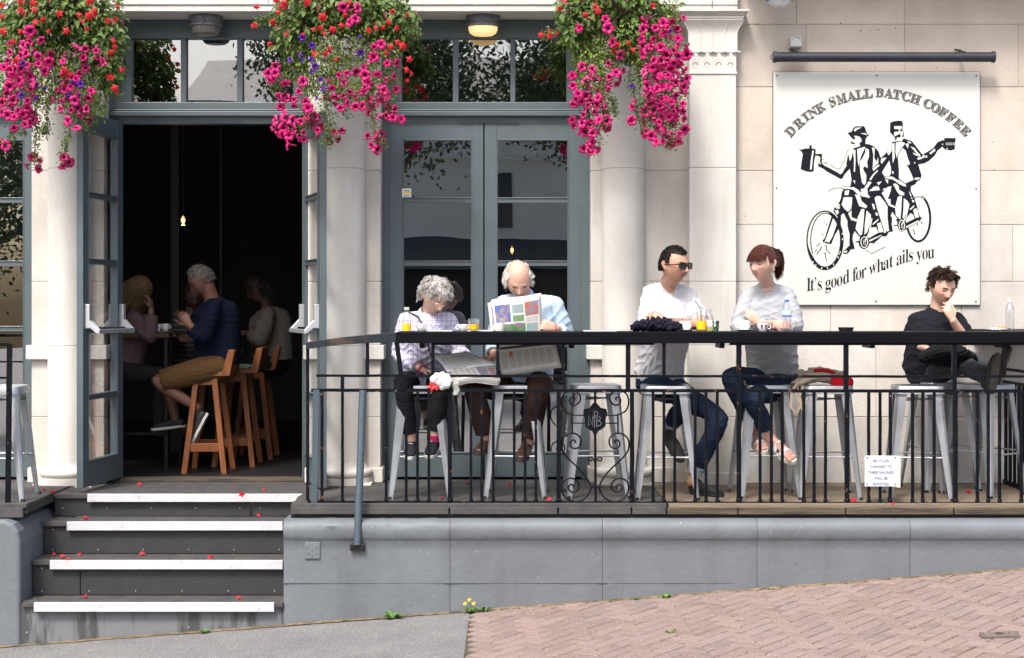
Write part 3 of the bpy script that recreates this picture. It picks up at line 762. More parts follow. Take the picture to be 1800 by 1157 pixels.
    for mx in (0, 1):
        X = (lambda x: 766-x) if mx else (lambda x: x)
        # upper volute, drops to the side of the shield
        up = [(180,165),(196,158),(205,172),(196,192),(172,196),(150,180),(156,150),(185,134),(222,150),(232,186),(205,214),(160,212),(0+110,180),(96,120)]
        up = [(190,170),(200,160),(196,145),(175,143),(160,160),(160,190),(185,212),(225,205),(250,170),(248,125),(215,92),(165,86),(115,105),(90,150),(88,205),(110,260),(150,286),(182,294)]
        sm([q(X(x), y) for x, y in up])
        sm([q(X(182), 290), q(X(180), 470)], .006)
        lo = [(200,548),(210,535),(200,522),(180,525),(165,548),(172,580),(200,596),(240,585),(258,545),(250,500),(215,468),(170,460),(120,480),(90,520),(84,575),(100,630),(150,690),(230,765),(290,830),(335,905),(345,945),(325,1000),(280,1045),(215,1065),(150,1050),(105,1010),(88,955),(95,900),(135,865),(185,862),(228,890),(240,935),(222,970),(185,982),(155,965),(148,935),(165,915),(188,920),(190,940)]
        sm([q(X(x), y) for x, y in lo])
        for yy in (302, 372): sm([q(X(185), yy), q(X(300), yy)], .005)
        sm([q(X(383), 720), q(X(385-15), 700), q(X(350), 672), q(X(328), 680), q(X(326), 700), q(X(345), 706), q(X(352), 692)], .005)
    sm([q(383, 75), q(383, 210)], .0095); sm([q(383, 440), q(385, 660), q(386, 900), q(388, 1090)], .0095)
    sm([q(335, 930), q(440, 930)], .009)
    pn = pn.build('scroll_panel', ir, RL, smooth=True)
    out = [(285,250),(335,240),(365,200),(380,185),(395,200),(430,240),(478,250),(488,285),(470,330),(470,395),(440,420),(405,440),(383,490),(360,440),(325,420),(300,400),(296,330),(282,290)]
    mb = MB(); mb.prism([(q(x,y)[0], q(x,y)[2]) for x, y in out], RY-.012, RY+.008)
    sh = mb.build('shield', M['iron'], pn, bevel=.003)
    mb = MB()
    ou = out+[out[0]]; mb.tube([(q(x,y)[0], RY-.013, q(x,y)[2]) for x, y in ou], .0045, 6)
    mb.build('shield_rim', M['iron'], pn)
    mb = MB()
    def st(pts): mb.tube([(q(x,y)[0], RY-.016, q(x,y)[2]) for x, y in pts], .0036, 5)
    st([(325,395),(325,305),(360,395),(360,305)]); st([(395,395),(395,320),(420,312),(432,328),(415,350),(398,352),(425,356),(438,372),(425,392),(398,396)])
    st([(375,410),(375,275),(395,265),(408,285),(395,305),(378,308),(405,340)])
    mb.build('monogram', mat('paler iron', (.10,.11,.12), .35), pn)  # raised letters in a paler grey than the shield
bars()
# side railing returning to the wall at the right
r3 = thing('terrace_railing', 'short black side railing returning to the wall at the right end of the terrace', 'railing', (3.61,-.5,0))
for nm, z, wd in (('mid_rail', rz(661), .02), ('upper_rail', rz(686), .022), ('bottom_rail', rz(884)+.02, .026)):
    mb = MB(); rough_bar(mb, (3.61,.0,z), (3.61,-1.1,z), wd, wd); mb.build(nm, M['iron'], r3)
for k in range(11):
    y = -.04-k*.1; mb = MB(); rough_bar(mb, (3.61,y,rz(686)), (3.61,y,rz(884)), .02, .02, seed=k); mb.build('baluster', M['iron'], r3)
mb = MB(); rough_bar(mb, (3.61,-.55,rz(661)), (3.61,-.55,1.08), .03, .03); mb.build('upright', M['iron'], r3)
# railing end at the left edge
r4 = thing('terrace_railing', 'black iron railing end at the left edge of the terrace', 'railing', (-3.4,-1.1,0))
mb = MB(); rough_bar(mb, (rx(17),RY,rz(604)), (rx(14),RY,rz(888)), .03, .03, seed=3); mb.build('post', M['iron'], r4)
for nm, p, wd in (('top_rail', 606, .022), ('mid_rail', 664, .014), ('bottom_rail', 889, .024)):
    mb = MB(); rough_bar(mb, (rx(17),RY,rz(p)), (-5.5,RY,rz(p)), wd, wd, seed=8); mb.build(nm, M['iron'], r4)
for p in (-20,-45,-70,-110,-150):
    mb = MB(); rough_bar(mb, (rx(p),RY,rz(664)), (rx(p),RY,rz(888)), .02, .02, seed=p); mb.build('baluster', M['iron'], r4)

# counter shelf fixed on the railing
CT = 1.1355
def counter():
    t = thing('counter_shelf', 'long black counter shelf running along the top of the railing', 'counter', (1.3,-.95,CT))
    y0 = -1.135
    zt = PZ(583.5, y0); x0, x1 = PX(697, y0), 3.9
    mb = MB(); mb.box(x0, x1, y0, y0+.34, zt-.076, zt); mb.build('counter_board', M['counter'], t, bevel=.005)
    mb = MB(); mb.box(3.36, 3.86, y0+.345, -.01, zt-.04, zt); mb.build('corner_board', M['counter'], t, bevel=.004)
    for x in (-.6,.4,1.4,2.4,3.3):
        mb = MB(); mb.box(x-.015, x+.015, -1.08, -.82, zt-.11, zt-.077); mb.build('bracket', M['iron'], t)
    return zt
CT = counter()

# notice on the railing
def notice():
    y = RY-.022; x0, x1, z0, z1 = PX(1520,y), PX(1577,y), PZ(855,y), PZ(801,y)
    t = thing('notice', 'small white enamel notice about bicycles fixed to the railing bars', 'sign', ((x0+x1)/2,y,z0))
    mb = MB(); mb.box(x0, x1, y-.002, y+.001, z0, z1); mb.build('plate', mat('notice white', (.60,.63,.68), .35, var=.08, vs=30), t)
    mb = MB(); mb.box(x1-.01, x1+.022, y+.003, y+.006, z0-.008, z1-.004); mb.build('back_plate', mat('yellowed card', (.62,.6,.5), .6), t)
    ink = mat('faded blue print', (.03,.045,.15), .7, var=.5, vs=60, col2=(.16,.19,.32), thr=(.25,.5), spec=.1)
    for i, l in enumerate(('BICYCLES','CHAINED TO','THESE RAILINGS','WILL BE','REMOVED')):
        text(l, ((x0+x1)/2, y-.0034, z1-.043-i*.0385), .026, ink, t, sx=.95 if i != 2 else .88)
    rs = mat('rusty screw', (.12,.05,.02), .8)
    for a in (x0+.014, x1-.014):
        for b in (z0+.014, z1-.014): MB().ball((a, y-.002, b), .006, 8, (1,.5,1)).build('screw', rs, t)
def text(body, loc, size, m, parent, sx=1.0, rot=0, name='lettering', align='CENTER', shear=0, thick=.0004, offset=0):
    c = bpy.data.curves.new(name, 'FONT'); c.body = body; c.size = size; c.align_x = align; c.extrude = thick; c.offset = offset
    c.resolution_u = 4
    o = bpy.data.objects.new(name, c); COL.objects.link(o); bpy.context.view_layer.update()
    me = bpy.data.meshes.new_from_object(o.evaluated_get(bpy.context.evaluated_depsgraph_get()))
    bpy.data.objects.remove(o); bpy.data.curves.remove(c)
    Mx = Matrix.Translation(loc) @ Matrix.Rotation(rot, 4, 'Y') @ Matrix.Rotation(R(90), 4, 'X') @ Matrix.Diagonal((sx,1,1,1))
    if shear: Mx = Mx @ Matrix(((1,0,0,0),(shear,1,0,0),(0,0,1,0),(0,0,0,1)))
    me.transform(Mx); me.materials.clear(); me.materials.append(m)
    return link(name, me, parent)
notice()

# ================================================================ metal stools
def make_stool():
    t = thing('metal_stool', 'x', 'stool', (0,0,0)); st = M['steel']; H = .765; hs = .165
    def rsq(h, z, r=.05, n=5):
        o = []
        for (sx, sy, a0) in ((1,1,0),(-1,1,90),(-1,-1,180),(1,-1,270)):
            for k in range(n+1):
                a = R(a0+90*k/n); o.append((sx*(h-r)+r*math.cos(a), sy*(h-r)+r*math.sin(a), z))
        return o
    rings = [rsq(hs+.004,H-.055), rsq(hs+.001,H-.012), rsq(hs-.003,H-.003), rsq(hs-.012,H), rsq(hs-.03,H-.004), rsq(.05,H-.006,.04)]
    n = len(rings[0]); vs = [p for r_ in rings for p in r_]
    fs = [(i*n+k, i*n+(k+1) % n, (i+1)*n+(k+1) % n, (i+1)*n+k) for i in range(len(rings)-1) for k in range(n)]+[tuple((len(rings)-1)*n+k for k in range(n))]
    inner = rsq(hs-.0,H-.055); b = len(vs); vs += inner+rsq(hs-.003,H-.014)
    fs += [(b+k, b+n+k, b+n+(k+1) % n, b+(k+1) % n) for k in range(n)]
    mb = MB(); mb.add(vs, fs); mb.build('seat', st, t, smooth=True)
    top, bot = .150, .215
    for sx, sy in ((1,1),(-1,1),(-1,-1),(1,-1)):
        mb = MB(); ring = []; ns = 10
        for i in range(ns+1):
            f = i/ns; z = H-.02-(H-.02)*f; c = top+(bot-top)*f
            w_ = .074*(1-f)+.030*f; th = .004; cut = w_*.28
            # folded angle section with a chamfered corner
            pr = [(-w_,0),(-w_+.004,-.008),(-w_,-.0)]
            o = [(c-w_, c), (c-cut, c), (c, c-cut), (c, c-w_), (c-th, c-w_), (c-th-.002, c-cut-.002), (c-cut-.002, c-th-.002), (c-w_, c-th)]
            ring.append([(sx*x, sy*y, z) for x, y in o])
        m_ = len(ring[0]); vs = [p for r_ in ring for p in r_]
        fs = [(i*m_+k, i*m_+(k+1) % m_, (i+1)*m_+(k+1) % m_, (i+1)*m_+k) for i in range(ns) for k in range(m_)]
        fs += [tuple(range(m_)), tuple(ns*m_+k for k in range(m_))]
        mb.add(vs, fs); lg = mb.build('leg', st, t, smooth=False)
        mb = MB(); mb.box(sx*bot-.018, sx*bot+.006, sy*bot-.018, sy*bot+.006, -.001, .018) if sx > 0 and sy > 0 else mb.box(min(sx*bot, sx*bot-sx*.024), max(sx*bot, sx*bot-sx*.024), min(sy*bot, sy*bot-sy*.024), max(sy*bot, sy*bot-sy*.024), -.001, .018)
        mb.build('rubber_foot', M['dark'], lg)
    zf = .285; c = top+(bot-top)*(1-zf/(H-.02))-.014
    for k, (a, b) in enumerate((((c,c),(-c,c)),((-c,c),(-c,-c)),((-c,-c),(c,-c)),((c,-c),(c,c)))):
        dz = .02 if k % 2 else 0
        mb = MB(); mb.tube([(a[0],a[1],zf+dz),(b[0],b[1],zf+dz)], .0065, 8); mb.build('foot_rail', st, t, smooth=True)
    mb = MB(); c = .15; mb.tube([(c,c,H-.10),(-c,-c,H-.10)], .006, 6); mb.tube([(-c,c,H-.094),(c,-c,H-.094)], .006, 6); mb.build('cross_brace', st, t)
    return t
stool0 = make_stool(); used = []
def place_stool(px, Y, rot, label, group='galvanised metal stools along the counter'):
    t = stool0 if not used else copy_tree(stool0); used.append(t)
    t.location = (PX(px, Y), Y, 0); t.rotation_euler = (0,0,R(rot)); t['label'] = label; t['group'] = group
place_stool(740, -.72, 2, 'metal stool under the grey haired woman in the checked shirt')
place_stool(908, -.70, -3, 'metal stool under the balding man reading a newspaper')
place_stool(1047, -.68, 3, 'empty metal stool behind the scrolled shield panel')
place_stool(1170, -.78, -2, 'metal stool under the man in white t-shirt and sunglasses')
place_stool(1343, -.68, 4, 'metal stool under the woman with the ponytail')
place_stool(1451, -.76, -2, 'metal stool carrying the cream and red bag')
place_stool(1612, -.80, -8, 'front empty metal stool just right of the bicycle notice')
place_stool(1652, -.32, 12, 'metal stool the curly haired person sits on, nearer the wall')
place_stool(1728, -.62, 38, 'metal stool with shoes resting over it, turned cornerwise by the side railing')
place_stool(0, -.86, 3, 'metal stool at the left edge beside the terrace post')
# ================================================================ painted sign
def mathbold(t):
    o = ''
    for c in t:
        o += chr(0x1D400+ord(c)-65) if 'A' <= c <= 'Z' else chr(0x1D41A+ord(c)-97) if 'a' <= c <= 'z' else c
    return o
def coffee_sign():
    y = -.024; x0, x1, z0, z1 = PX(1359.5,y), PX(1722.5,y), PZ(536,y), PZ(126.5,y)
    t = thing('cafe_sign', 'large cream sign panel with two moustached men on a tandem bicycle and lettering', 'sign', ((x0+x1)/2,y,z0))
    cream = mat('cream sign enamel', (.555,.57,.53), .35, var=.05, vs=2)
    mb = MB(); mb.box(x0, x1, y, -.002, z0, z1); mb.build('panel', cream, t, bevel=.002)
    mb = MB()
    for q in ((x0-.003,x0,z0-.003,z1+.003),(x1,x1+.003,z0-.003,z1+.003),(x0,x1,z0-.003,z0),(x0,x1,z1,z1+.003)): mb.box(q[0],q[1],y+.001,-.002,q[2],q[3])
    mb.build('panel_edge', mat('sign edge', (.10,.10,.10), .6), t)
    ss = mat('screw head', (.14,.14,.14), .5, .6)
    for px, py in ((1366,133),(1541,133),(1716,133),(1365,331),(1716,332),(1365,530),(1540,530),(1715.5,530.5)):
        mb = MB(); mb.lathe([(.001,-.003),(.0055,-.003),(.0075,0)], (PX(px,y),y,PZ(py,y)), 10, 'y'); mb.build('screw', ss, t)
    ink = mat('sign black', (.010,.011,.017), .5, spec=.08)
    def poly(lst, s, ox, oy, lay, mbx):
        for i, pl in enumerate(lst):
            yy = y-lay-i*.00003
            pts = [P(ox+a/s, oy+b/s, y) for a, b in pl]
            mbx.add([(p.x, yy, p.z) for p in pts], [tuple(range(len(pts)))])
    def stroke(pl, w_, s, ox, oy, lay, mbx):
        pts = [P(ox+a/s, oy+b/s, y) for a, b in pl]; w_ = w_/s*.00417/2
        for a, b in zip(pts[:-1], pts[1:]):
            d = (b-a); d.normalize(); n = Vector((-d.z,0,d.x))*w_; e = d*w_*.5
            q = [a-n-e, b-n+e, b+n+e, a+n-e]; lay -= -.00001
            mbx.add([(p.x, y-lay, p.z) for p in q], [(0,1,2,3)])
    blk, wht, top = MB(), MB(), MB()
    LB, LW, LT = .0006, .0022, .0042
    s1 = 8.2625; C1 = (s1,1400,200); C2 = (s1,1540,200); C3 = (7.7125,1400,330); C4 = (8.264,1520,300)
    B_ = lambda l, c, d=0: poly(l, c[0], c[1], c[2], LB+d, blk)
    W_ = lambda l, c, d=0: poly(l, c[0], c[1], c[2], LW+d, wht)
    # --- front rider
    B_([[(35,515),(75,522),(115,508),(185,505),(190,485),(180,458),(205,462),(230,462),(215,500),(280,518),(275,620),(255,700),(250,835),(215,848),(140,838),(60,808),(75,700),(92,590),(80,560)],
        [(270,585),(372,582),(370,680),(368,722),(352,724),(340,690),(348,640),(330,618),(272,605)],
        [(312,750),(325,705),(345,740),(368,712),(400,752),(500,800),(640,880),(665,862),(700,800),(725,730),(775,760),(775,800),(700,880),(665,945),(640,950),(560,905),(450,845),(380,795),(350,780),(330,775)],
        [(830,500),(900,480),(925,470),(960,455),(1010,440),(1060,445),(1130,480),(1190,545),(1222,640),(1240,640),(1322,560),(1322,700),(1240,850),(1270,920),(1322,1080),(1322,1180),(780,1180),(785,1030),(800,960),(775,800),(725,730),(750,580),(775,690),(800,640)],
        [(740,280),(800,262),(825,210),(860,183),(980,183),(1000,210),(1015,270),(1058,320),(1030,328),(1005,370),(1000,450),(960,472),(925,470),(915,420),(945,410),(945,370),(920,335),(870,320),(830,322),(855,350),(850,370),(825,375),(790,340)],
        [(785,400),(820,415),(858,430),(840,442),(810,440),(790,425)]], C1)
    W_([[(232,530),(252,540),(240,640),(218,815),(195,812),(205,690)],
        [(925,285),(990,282),(1042,316),(990,303)], [(830,240),(860,205),(945,200),(880,235),(850,262)],
        [(815,540),(855,520),(858,700),(850,840),(832,850),(835,650)],
        [(880,515),(960,490),(1000,480),(930,640),(915,690),(905,765),(890,700)],
        [(1000,500),(1050,520),(1055,620),(1025,700),(1035,790),(985,765),(965,800),(990,850),(1015,890),(1010,1000),(985,1040),(950,1000),(925,850),(915,700),(960,640),(1000,560)],
        [(1095,490),(1135,500),(1130,640),(1160,700),(1185,630),(1190,720),(1105,790),(1110,740),(1115,600)],
        [(1100,800),(1190,740),(1210,750),(1120,830)], [(1060,950),(1110,880),(1180,810),(1180,840),(1120,900),(1080,970)],
        [(975,1090),(1050,980),(1090,1000),(1020,1100)], [(1170,1000),(1240,985),(1190,1045)], [(1060,1120),(1160,1050),(1205,1100),(1100,1125)],
        [(820,970),(850,970),(850,1020)], [(640,1062),(780,1075),(830,1065),(900,1110),(930,1150),(960,1092),(1030,1100),(1020,1180),(900,1180),(820,1105),(780,1095)],
        [(758,540),(800,520),(815,560),(800,640),(780,680)], [(670,760),(700,735),(715,750),(735,745),(700,800),(680,790)]], C1)
    for pl, w_ in (([(495,735),(540,780),(605,808),(640,790),(665,720),(685,690)],7), ([(690,700),(720,600),(755,520)],6), ([(455,1140),(500,1100),(560,1080),(640,1078),(690,1096),(830,1102),(880,1140),(900,1160)],8),
                   ([(390,712),(430,722),(450,705)],10), ([(375,665),(410,668)],6), ([(655,1050),(780,1062)],6)):
        stroke(pl, w_, *C1, LB+.0004, blk)
    # --- rear rider
    B_([[(205,130),(260,108),(340,100),(385,112),(388,190),(395,260),(405,320),(390,345),(375,340),(390,300),(385,230),(375,180),(262,180),(265,225),(325,222),(330,260),(270,262),(255,290),(270,330),(345,290),(360,325),(345,345),(300,345),(300,365),(275,400),(272,345),(230,300),(200,265)],
        [(345,228),(378,218),(380,255),(350,255)],
        [(225,412),(280,405),(300,400),(370,400),(400,358),(520,400),(600,500),(668,590),(720,570),(830,500),(890,415),(960,385),(992,385),(985,352),(1155,355),(1148,440),(1140,520),(1080,535),(1000,520),(960,480),(890,540),(850,610),(760,690),(690,725),(612,735),(640,830),(660,900),(640,960),(590,990),(570,1025),(505,1055),(500,1180),(100,1180),(0,960),(0,850),(75,750),(60,700),(70,640),(160,560),(175,600),(190,600),(225,540)]], C2, .0002)
    W_([[(110,640),(150,640),(80,730),(65,700),(75,650)], [(85,850),(190,680),(215,790),(215,870),(190,910),(115,905)],
        [(228,430),(265,430),(270,640),(240,725)], [(285,420),(370,405),(420,430),(330,560),(310,600),(300,650),(280,560)],
        [(385,500),(430,540),(460,650),(490,720),(480,745),(440,740),(470,790),(500,850),(545,960),(420,1015),(330,940),(330,800),(315,640),(320,590)],
        [(420,440),(475,430),(460,505)], [(455,395),(510,420),(500,435),(455,410)],
        [(495,475),(560,500),(600,560),(645,605),(635,625),(560,600),(525,565),(590,590),(545,530)],
        [(595,640),(665,628),(690,590),(705,610),(700,632),(735,600),(745,640),(700,636),(650,660),(605,672)], [(770,575),(850,505),(860,540),(790,590)],
        [(555,935),(605,925),(645,935),(600,965),(560,960)], [(230,835),(250,835),(255,875),(235,870)], [(555,703),(572,712),(558,727),(546,717)],
        [(115,915),(240,915),(300,960),(430,1030),(435,1060),(330,1020),(250,960),(130,935)], [(1022,498),(1038,500),(1038,520),(1020,518)], [(955,440),(970,436),(975,452),(960,455)]], C2, .0006)
    for cx in (1032, 1080, 1130):
        pl = [(cx+18*math.cos(a*.7), 438+16*math.sin(a*.7)) for a in range(10)]; stroke(pl, 7, *C2, LW+.001, wht)
    stroke([(320,590),(360,520),(420,440)], 6, *C2, LT, top); stroke([(135,600),(165,480)], 5, *C2, LB+.0004, blk)
    # --- front wheel, frame and legs
    def ell(cx, cy, rx_, ry_, a0, a1, th0, c, mbx, lay, n=48, thf=None):
        vs = []
        for i in range(n+1):
            a = R(a0+(a1-a0)*i/n); th = th0 if thf is None else thf(math.degrees(a))
            for k in (0, 1):
                p = P(c[1]+(cx+(rx_-k*th)*math.cos(a))/c[0], c[2]+(cy+(ry_-k*th)*math.sin(a))/c[0], y); vs.append((p.x, y-lay, p.z))
        mbx.add(vs, [(2*i, 2*i+1, 2*i+3, 2*i+2) for i in range(n)])
    def thick(a):
        a = a % 360
        return 50 if (a < 140 or a > 300) else (50-(a-140) if a < 172 else (18 if a < 280 else 18+(a-280)*1.6))
    ell(387, 715, 253, 405, 0, 360, 20, C3, blk, LB+.0003, 60, thick)
    ell(392, 712, 205, 372, 150, 300, 13, C3, blk, LB+.0003, 30)
    B_([[(480,370),(507,378),(400,690),(372,750),(350,722),(385,680)], [(560,380),(605,380),(597,520),(520,640),(470,768),(440,750),(490,660),(545,500)], [(385,730),(465,745),(465,766),(385,750)],
        [(720,20),(860,60),(880,120),(1000,140),(980,40),(1234,20),(1234,640),(1040,750),(950,830),(900,830),(850,790),(840,742),(800,742),(800,730),(850,720),(860,670),(790,590),(765,640),(760,700),(790,830),(735,838),(700,890),(660,902),(630,890),(635,860),(700,790),(720,790),(715,640),(690,520),(690,470),(620,350),(600,400),(560,400),(500,325),(515,270),(560,240),(600,150),(615,60),(640,20)]], C3, .0009)
    W_([[(655,40),(715,35),(705,100),(650,100)], [(640,130),(755,130),(750,220),(740,290),(700,330),(650,290),(610,230)],
        [(700,350),(745,310),(745,400),(820,430),(815,460),(740,440)], [(600,380),(640,350),(690,450),(690,520),(720,640),(710,790),(650,850),(645,700),(625,520)],
        [(790,90),(860,100),(880,180),(960,250),(940,280),(850,250)], [(880,290),(920,290),(910,450),(890,630),(860,650),(800,560),(830,400)],
        [(950,310),(1010,370),(1000,480),(960,600),(920,640),(925,500)], [(870,20),(960,0),(965,90),(1000,130),(970,140),(890,110)],
        [(990,45),(1110,0),(1130,30)], [(1060,160),(1130,115),(1200,200),(1234,260),(1234,590),(1190,590),(1130,400),(1090,280)],
        [(1020,215),(1050,230),(1065,300),(1040,290)], [(1070,335),(1100,350),(1100,385),(1075,375)], [(1030,490),(1110,420),(1100,450),(1040,500)],
        [(1090,490),(1140,470),(1180,600),(1120,610)], [(970,640),(1000,540),(1080,540),(1110,610),(975,690)],
        [(525,262),(560,245),(590,262),(580,290),(535,280)], [(515,310),(560,300),(575,340),(545,370)], [(565,225),(590,228),(585,248),(562,243)],
        [(635,868),(680,850),(690,870),(650,888)], [(985,710),(1150,640),(1150,650),(990,735)], [(965,800),(1040,755),(1000,800)]], C3, .001)
    for k, (a, b) in enumerate(((617,540),(622,625),(622,700),(590,875),(563,945),(500,1040),(420,1092),(340,1092),(262,1050),(222,1010),(575,900))):
        W_([[(a-9,b-9),(a+4,b-14),(a+9,b+6),(a-3,b+14)]], C3, .0016+k*.00003)
    for c, cx, cy, rx_, ry_ in ((C3,918,740,52,78), (C4,537,800,46,84)):
        ell(cx, cy, rx_, ry_, 0, 360, 12, c, wht, LW+.0024, 24); ell(cx, cy, rx_-12, ry_-12, 0, 360, 22, c, top, LT, 24); ell(cx+4, cy, rx_-32, ry_-40, 0, 300, 7, c, wht, LW+.003, 16)
    stroke([(925,735),(985,610),(1020,420)], 16, *C3, LW+.0032, wht); stroke([(535,790),(600,670),(640,480)], 16, *C4, LW+.0032, wht)
    for pl in ([(270,795),(320,755)], [(250,868),(280,842)], [(275,912),(300,865),(335,835)], [(325,832),(345,795)], [(385,780),(412,800),(400,835),(430,870),(465,895)], [(375,900),(392,885),(395,940),(410,1000)], [(345,622),(360,650)], [(290,495),(294,500)], [(375,470),(380,475)], [(505,828),(512,830)], [(405,490),(410,510)], [(222,825),(228,830)]):
        stroke(pl, 10, *C3, LB+.0004, blk)
    # --- rear frame, legs and wheel
    B_([[(0,0),(250,0),(290,90),(330,200),(385,230),(420,180),(600,240),(668,220),(670,300),(720,390),(760,520),(800,670),(832,685),(800,730),(600,850),(560,880),(500,870),(470,800),(420,805),(425,790),(480,740),(400,680),(390,780),(410,885),(350,890),(310,955),(255,945),(130,1060),(0,1140),(0,1030)]], C4, .0013)
    W_([[(140,400),(175,370),(220,370),(320,520),(330,700),(350,860),(300,860),(250,720),(195,560)], [(60,300),(130,235),(205,235),(215,285)], [(175,175),(245,155),(200,210)],
        [(250,290),(290,250),(305,270)], [(290,130),(340,130),(335,195)], [(245,330),(330,240),(385,225),(375,300),(330,420),(370,410),(375,490),(440,520),(440,545),(350,510)],
        [(410,200),(440,185),(490,220),(500,280),(575,325),(570,360),(510,360),(470,310)], [(480,380),(540,370),(530,560),(515,720),(450,650),(440,560),(450,490)],
        [(565,400),(630,450),(620,560),(570,700),(548,690),(560,560)], [(640,300),(670,340),(680,380),(660,370)], [(665,395),(695,395),(690,410),(668,408)], [(685,425),(715,430),(715,465),(690,460)],
        [(650,560),(720,500),(715,530),(660,575)], [(700,570),(745,545),(770,580),(785,680),(730,690)], [(590,720),(660,620),(700,640),(720,700),(600,760)], [(600,810),(780,720),(780,740),(600,840)],
        [(110,480),(135,490),(150,560),(130,560)], [(150,615),(185,620),(190,655),(165,650)], [(110,780),(200,700),(195,725),(120,790)], [(180,780),(225,750),(265,860),(205,900)],
        [(50,930),(100,830),(160,820),(200,900),(50,985)], [(322,870),(350,855),(355,870),(325,890)], [(275,885),(305,880),(300,905),(275,905)],
        [(470,130),(520,150),(590,210),(600,235),(530,215)], [(375,660),(400,600),(470,700),(440,720)], [(720,120),(760,108),(800,112),(760,140)], [(395,680),(410,675),(470,745),(470,790),(415,795),(395,760)]], C4, .0022)
    W_([[(0,1140),(130,1060),(250,955),(300,960),(300,1100),(100,1200)], [(60,1060),(120,1050),(60,1110)]], C4, .0031)
    def th2(a):
        a = a % 360
        return 12 if a > 240 and a < 300 else 34
    ell(778, 697, 190, 348, -75, 155, 30, C4, blk, LB+.0003, 50, th2); ell(780, 700, 178, 325, -110, -50, 10, C4, blk, LB+.0005, 14)
    for pl in ([(700,850),(715,870),(725,930)], [(820,745),(832,775)], [(760,770),(770,800)], [(790,522),(796,526)], [(860,678),(866,682)]): stroke(pl, 12, *C4, LB+.0004, blk)
    blk.build('tandem_riders_artwork', ink, t); wht.build('artwork_highlights', cream, t); top.build('artwork_details', ink, t)
    # --- curved lettering
    R0 = 208; cx, cy = 1543, 372
    grey = mat('sign lettering face', (.085,.085,.085), .5, spec=.1)
    chars = 'DRINKSMALLBATCHCOFFEE'; xs = [105,178,243,303,372,480,562,650,725,800,905,985,1060,1140,1225,1335,1405,1472,1540,1608,1672]
    for ch, x in zip(chars, xs):
        px = 1370+x/5.143; a = math.asin((px-cx)/R0); py = cy-R0*math.cos(a)
        c, s_ = math.cos(a), math.sin(a); hgt = 5.8
        bx_, by_ = px-s_*hgt*1.0, py+c*hgt*1.15      # baseline point, towards the circle centre
        p = P(bx_, by_, y); wsc = 1.02 if ch not in 'MI' else (.86 if ch == 'M' else 1.2)
        text(mathbold(ch), (p.x+.0035, y-.0012, p.z-.004), .093, ink, t, sx=wsc*.98, rot=a, offset=.004)
        text(mathbold(ch), (p.x-.0004, y-.0024, p.z+.0006), .092, cream, t, sx=wsc*.98, rot=a, offset=.0028)
        text(mathbold(ch), (p.x-.0004, y-.0036, p.z+.0008), .092, grey, t, sx=wsc*.98, rot=a, offset=.0006)
    low = 'It’sgoodforwhatailsyou'; lx = [150,192,233,283,385,455,525,605,703,757,818,930,1020,1090,1152,1250,1305,1345,1392,1495,1565,1638]
    ly = [565,560,556,553,540,520,500,472,445,425,403,355,325,300,275,245,225,215,204,188,178,168]
    for i, (ch, x, yv) in enumerate(zip(low, lx, ly)):
        p = P(1400+x/6.923, 430+yv/6.923, y)
        sl = (ly[max(i-1,0)]-ly[min(i+1,21)])/(lx[min(i+1,21)]-lx[max(i-1,0)])
        text(mathbold(ch), (p.x, y-.0014, p.z), .142, ink, t, sx=.66 if ch != 'w' else .56, shear=sl, offset=-.001)
coffee_sign()

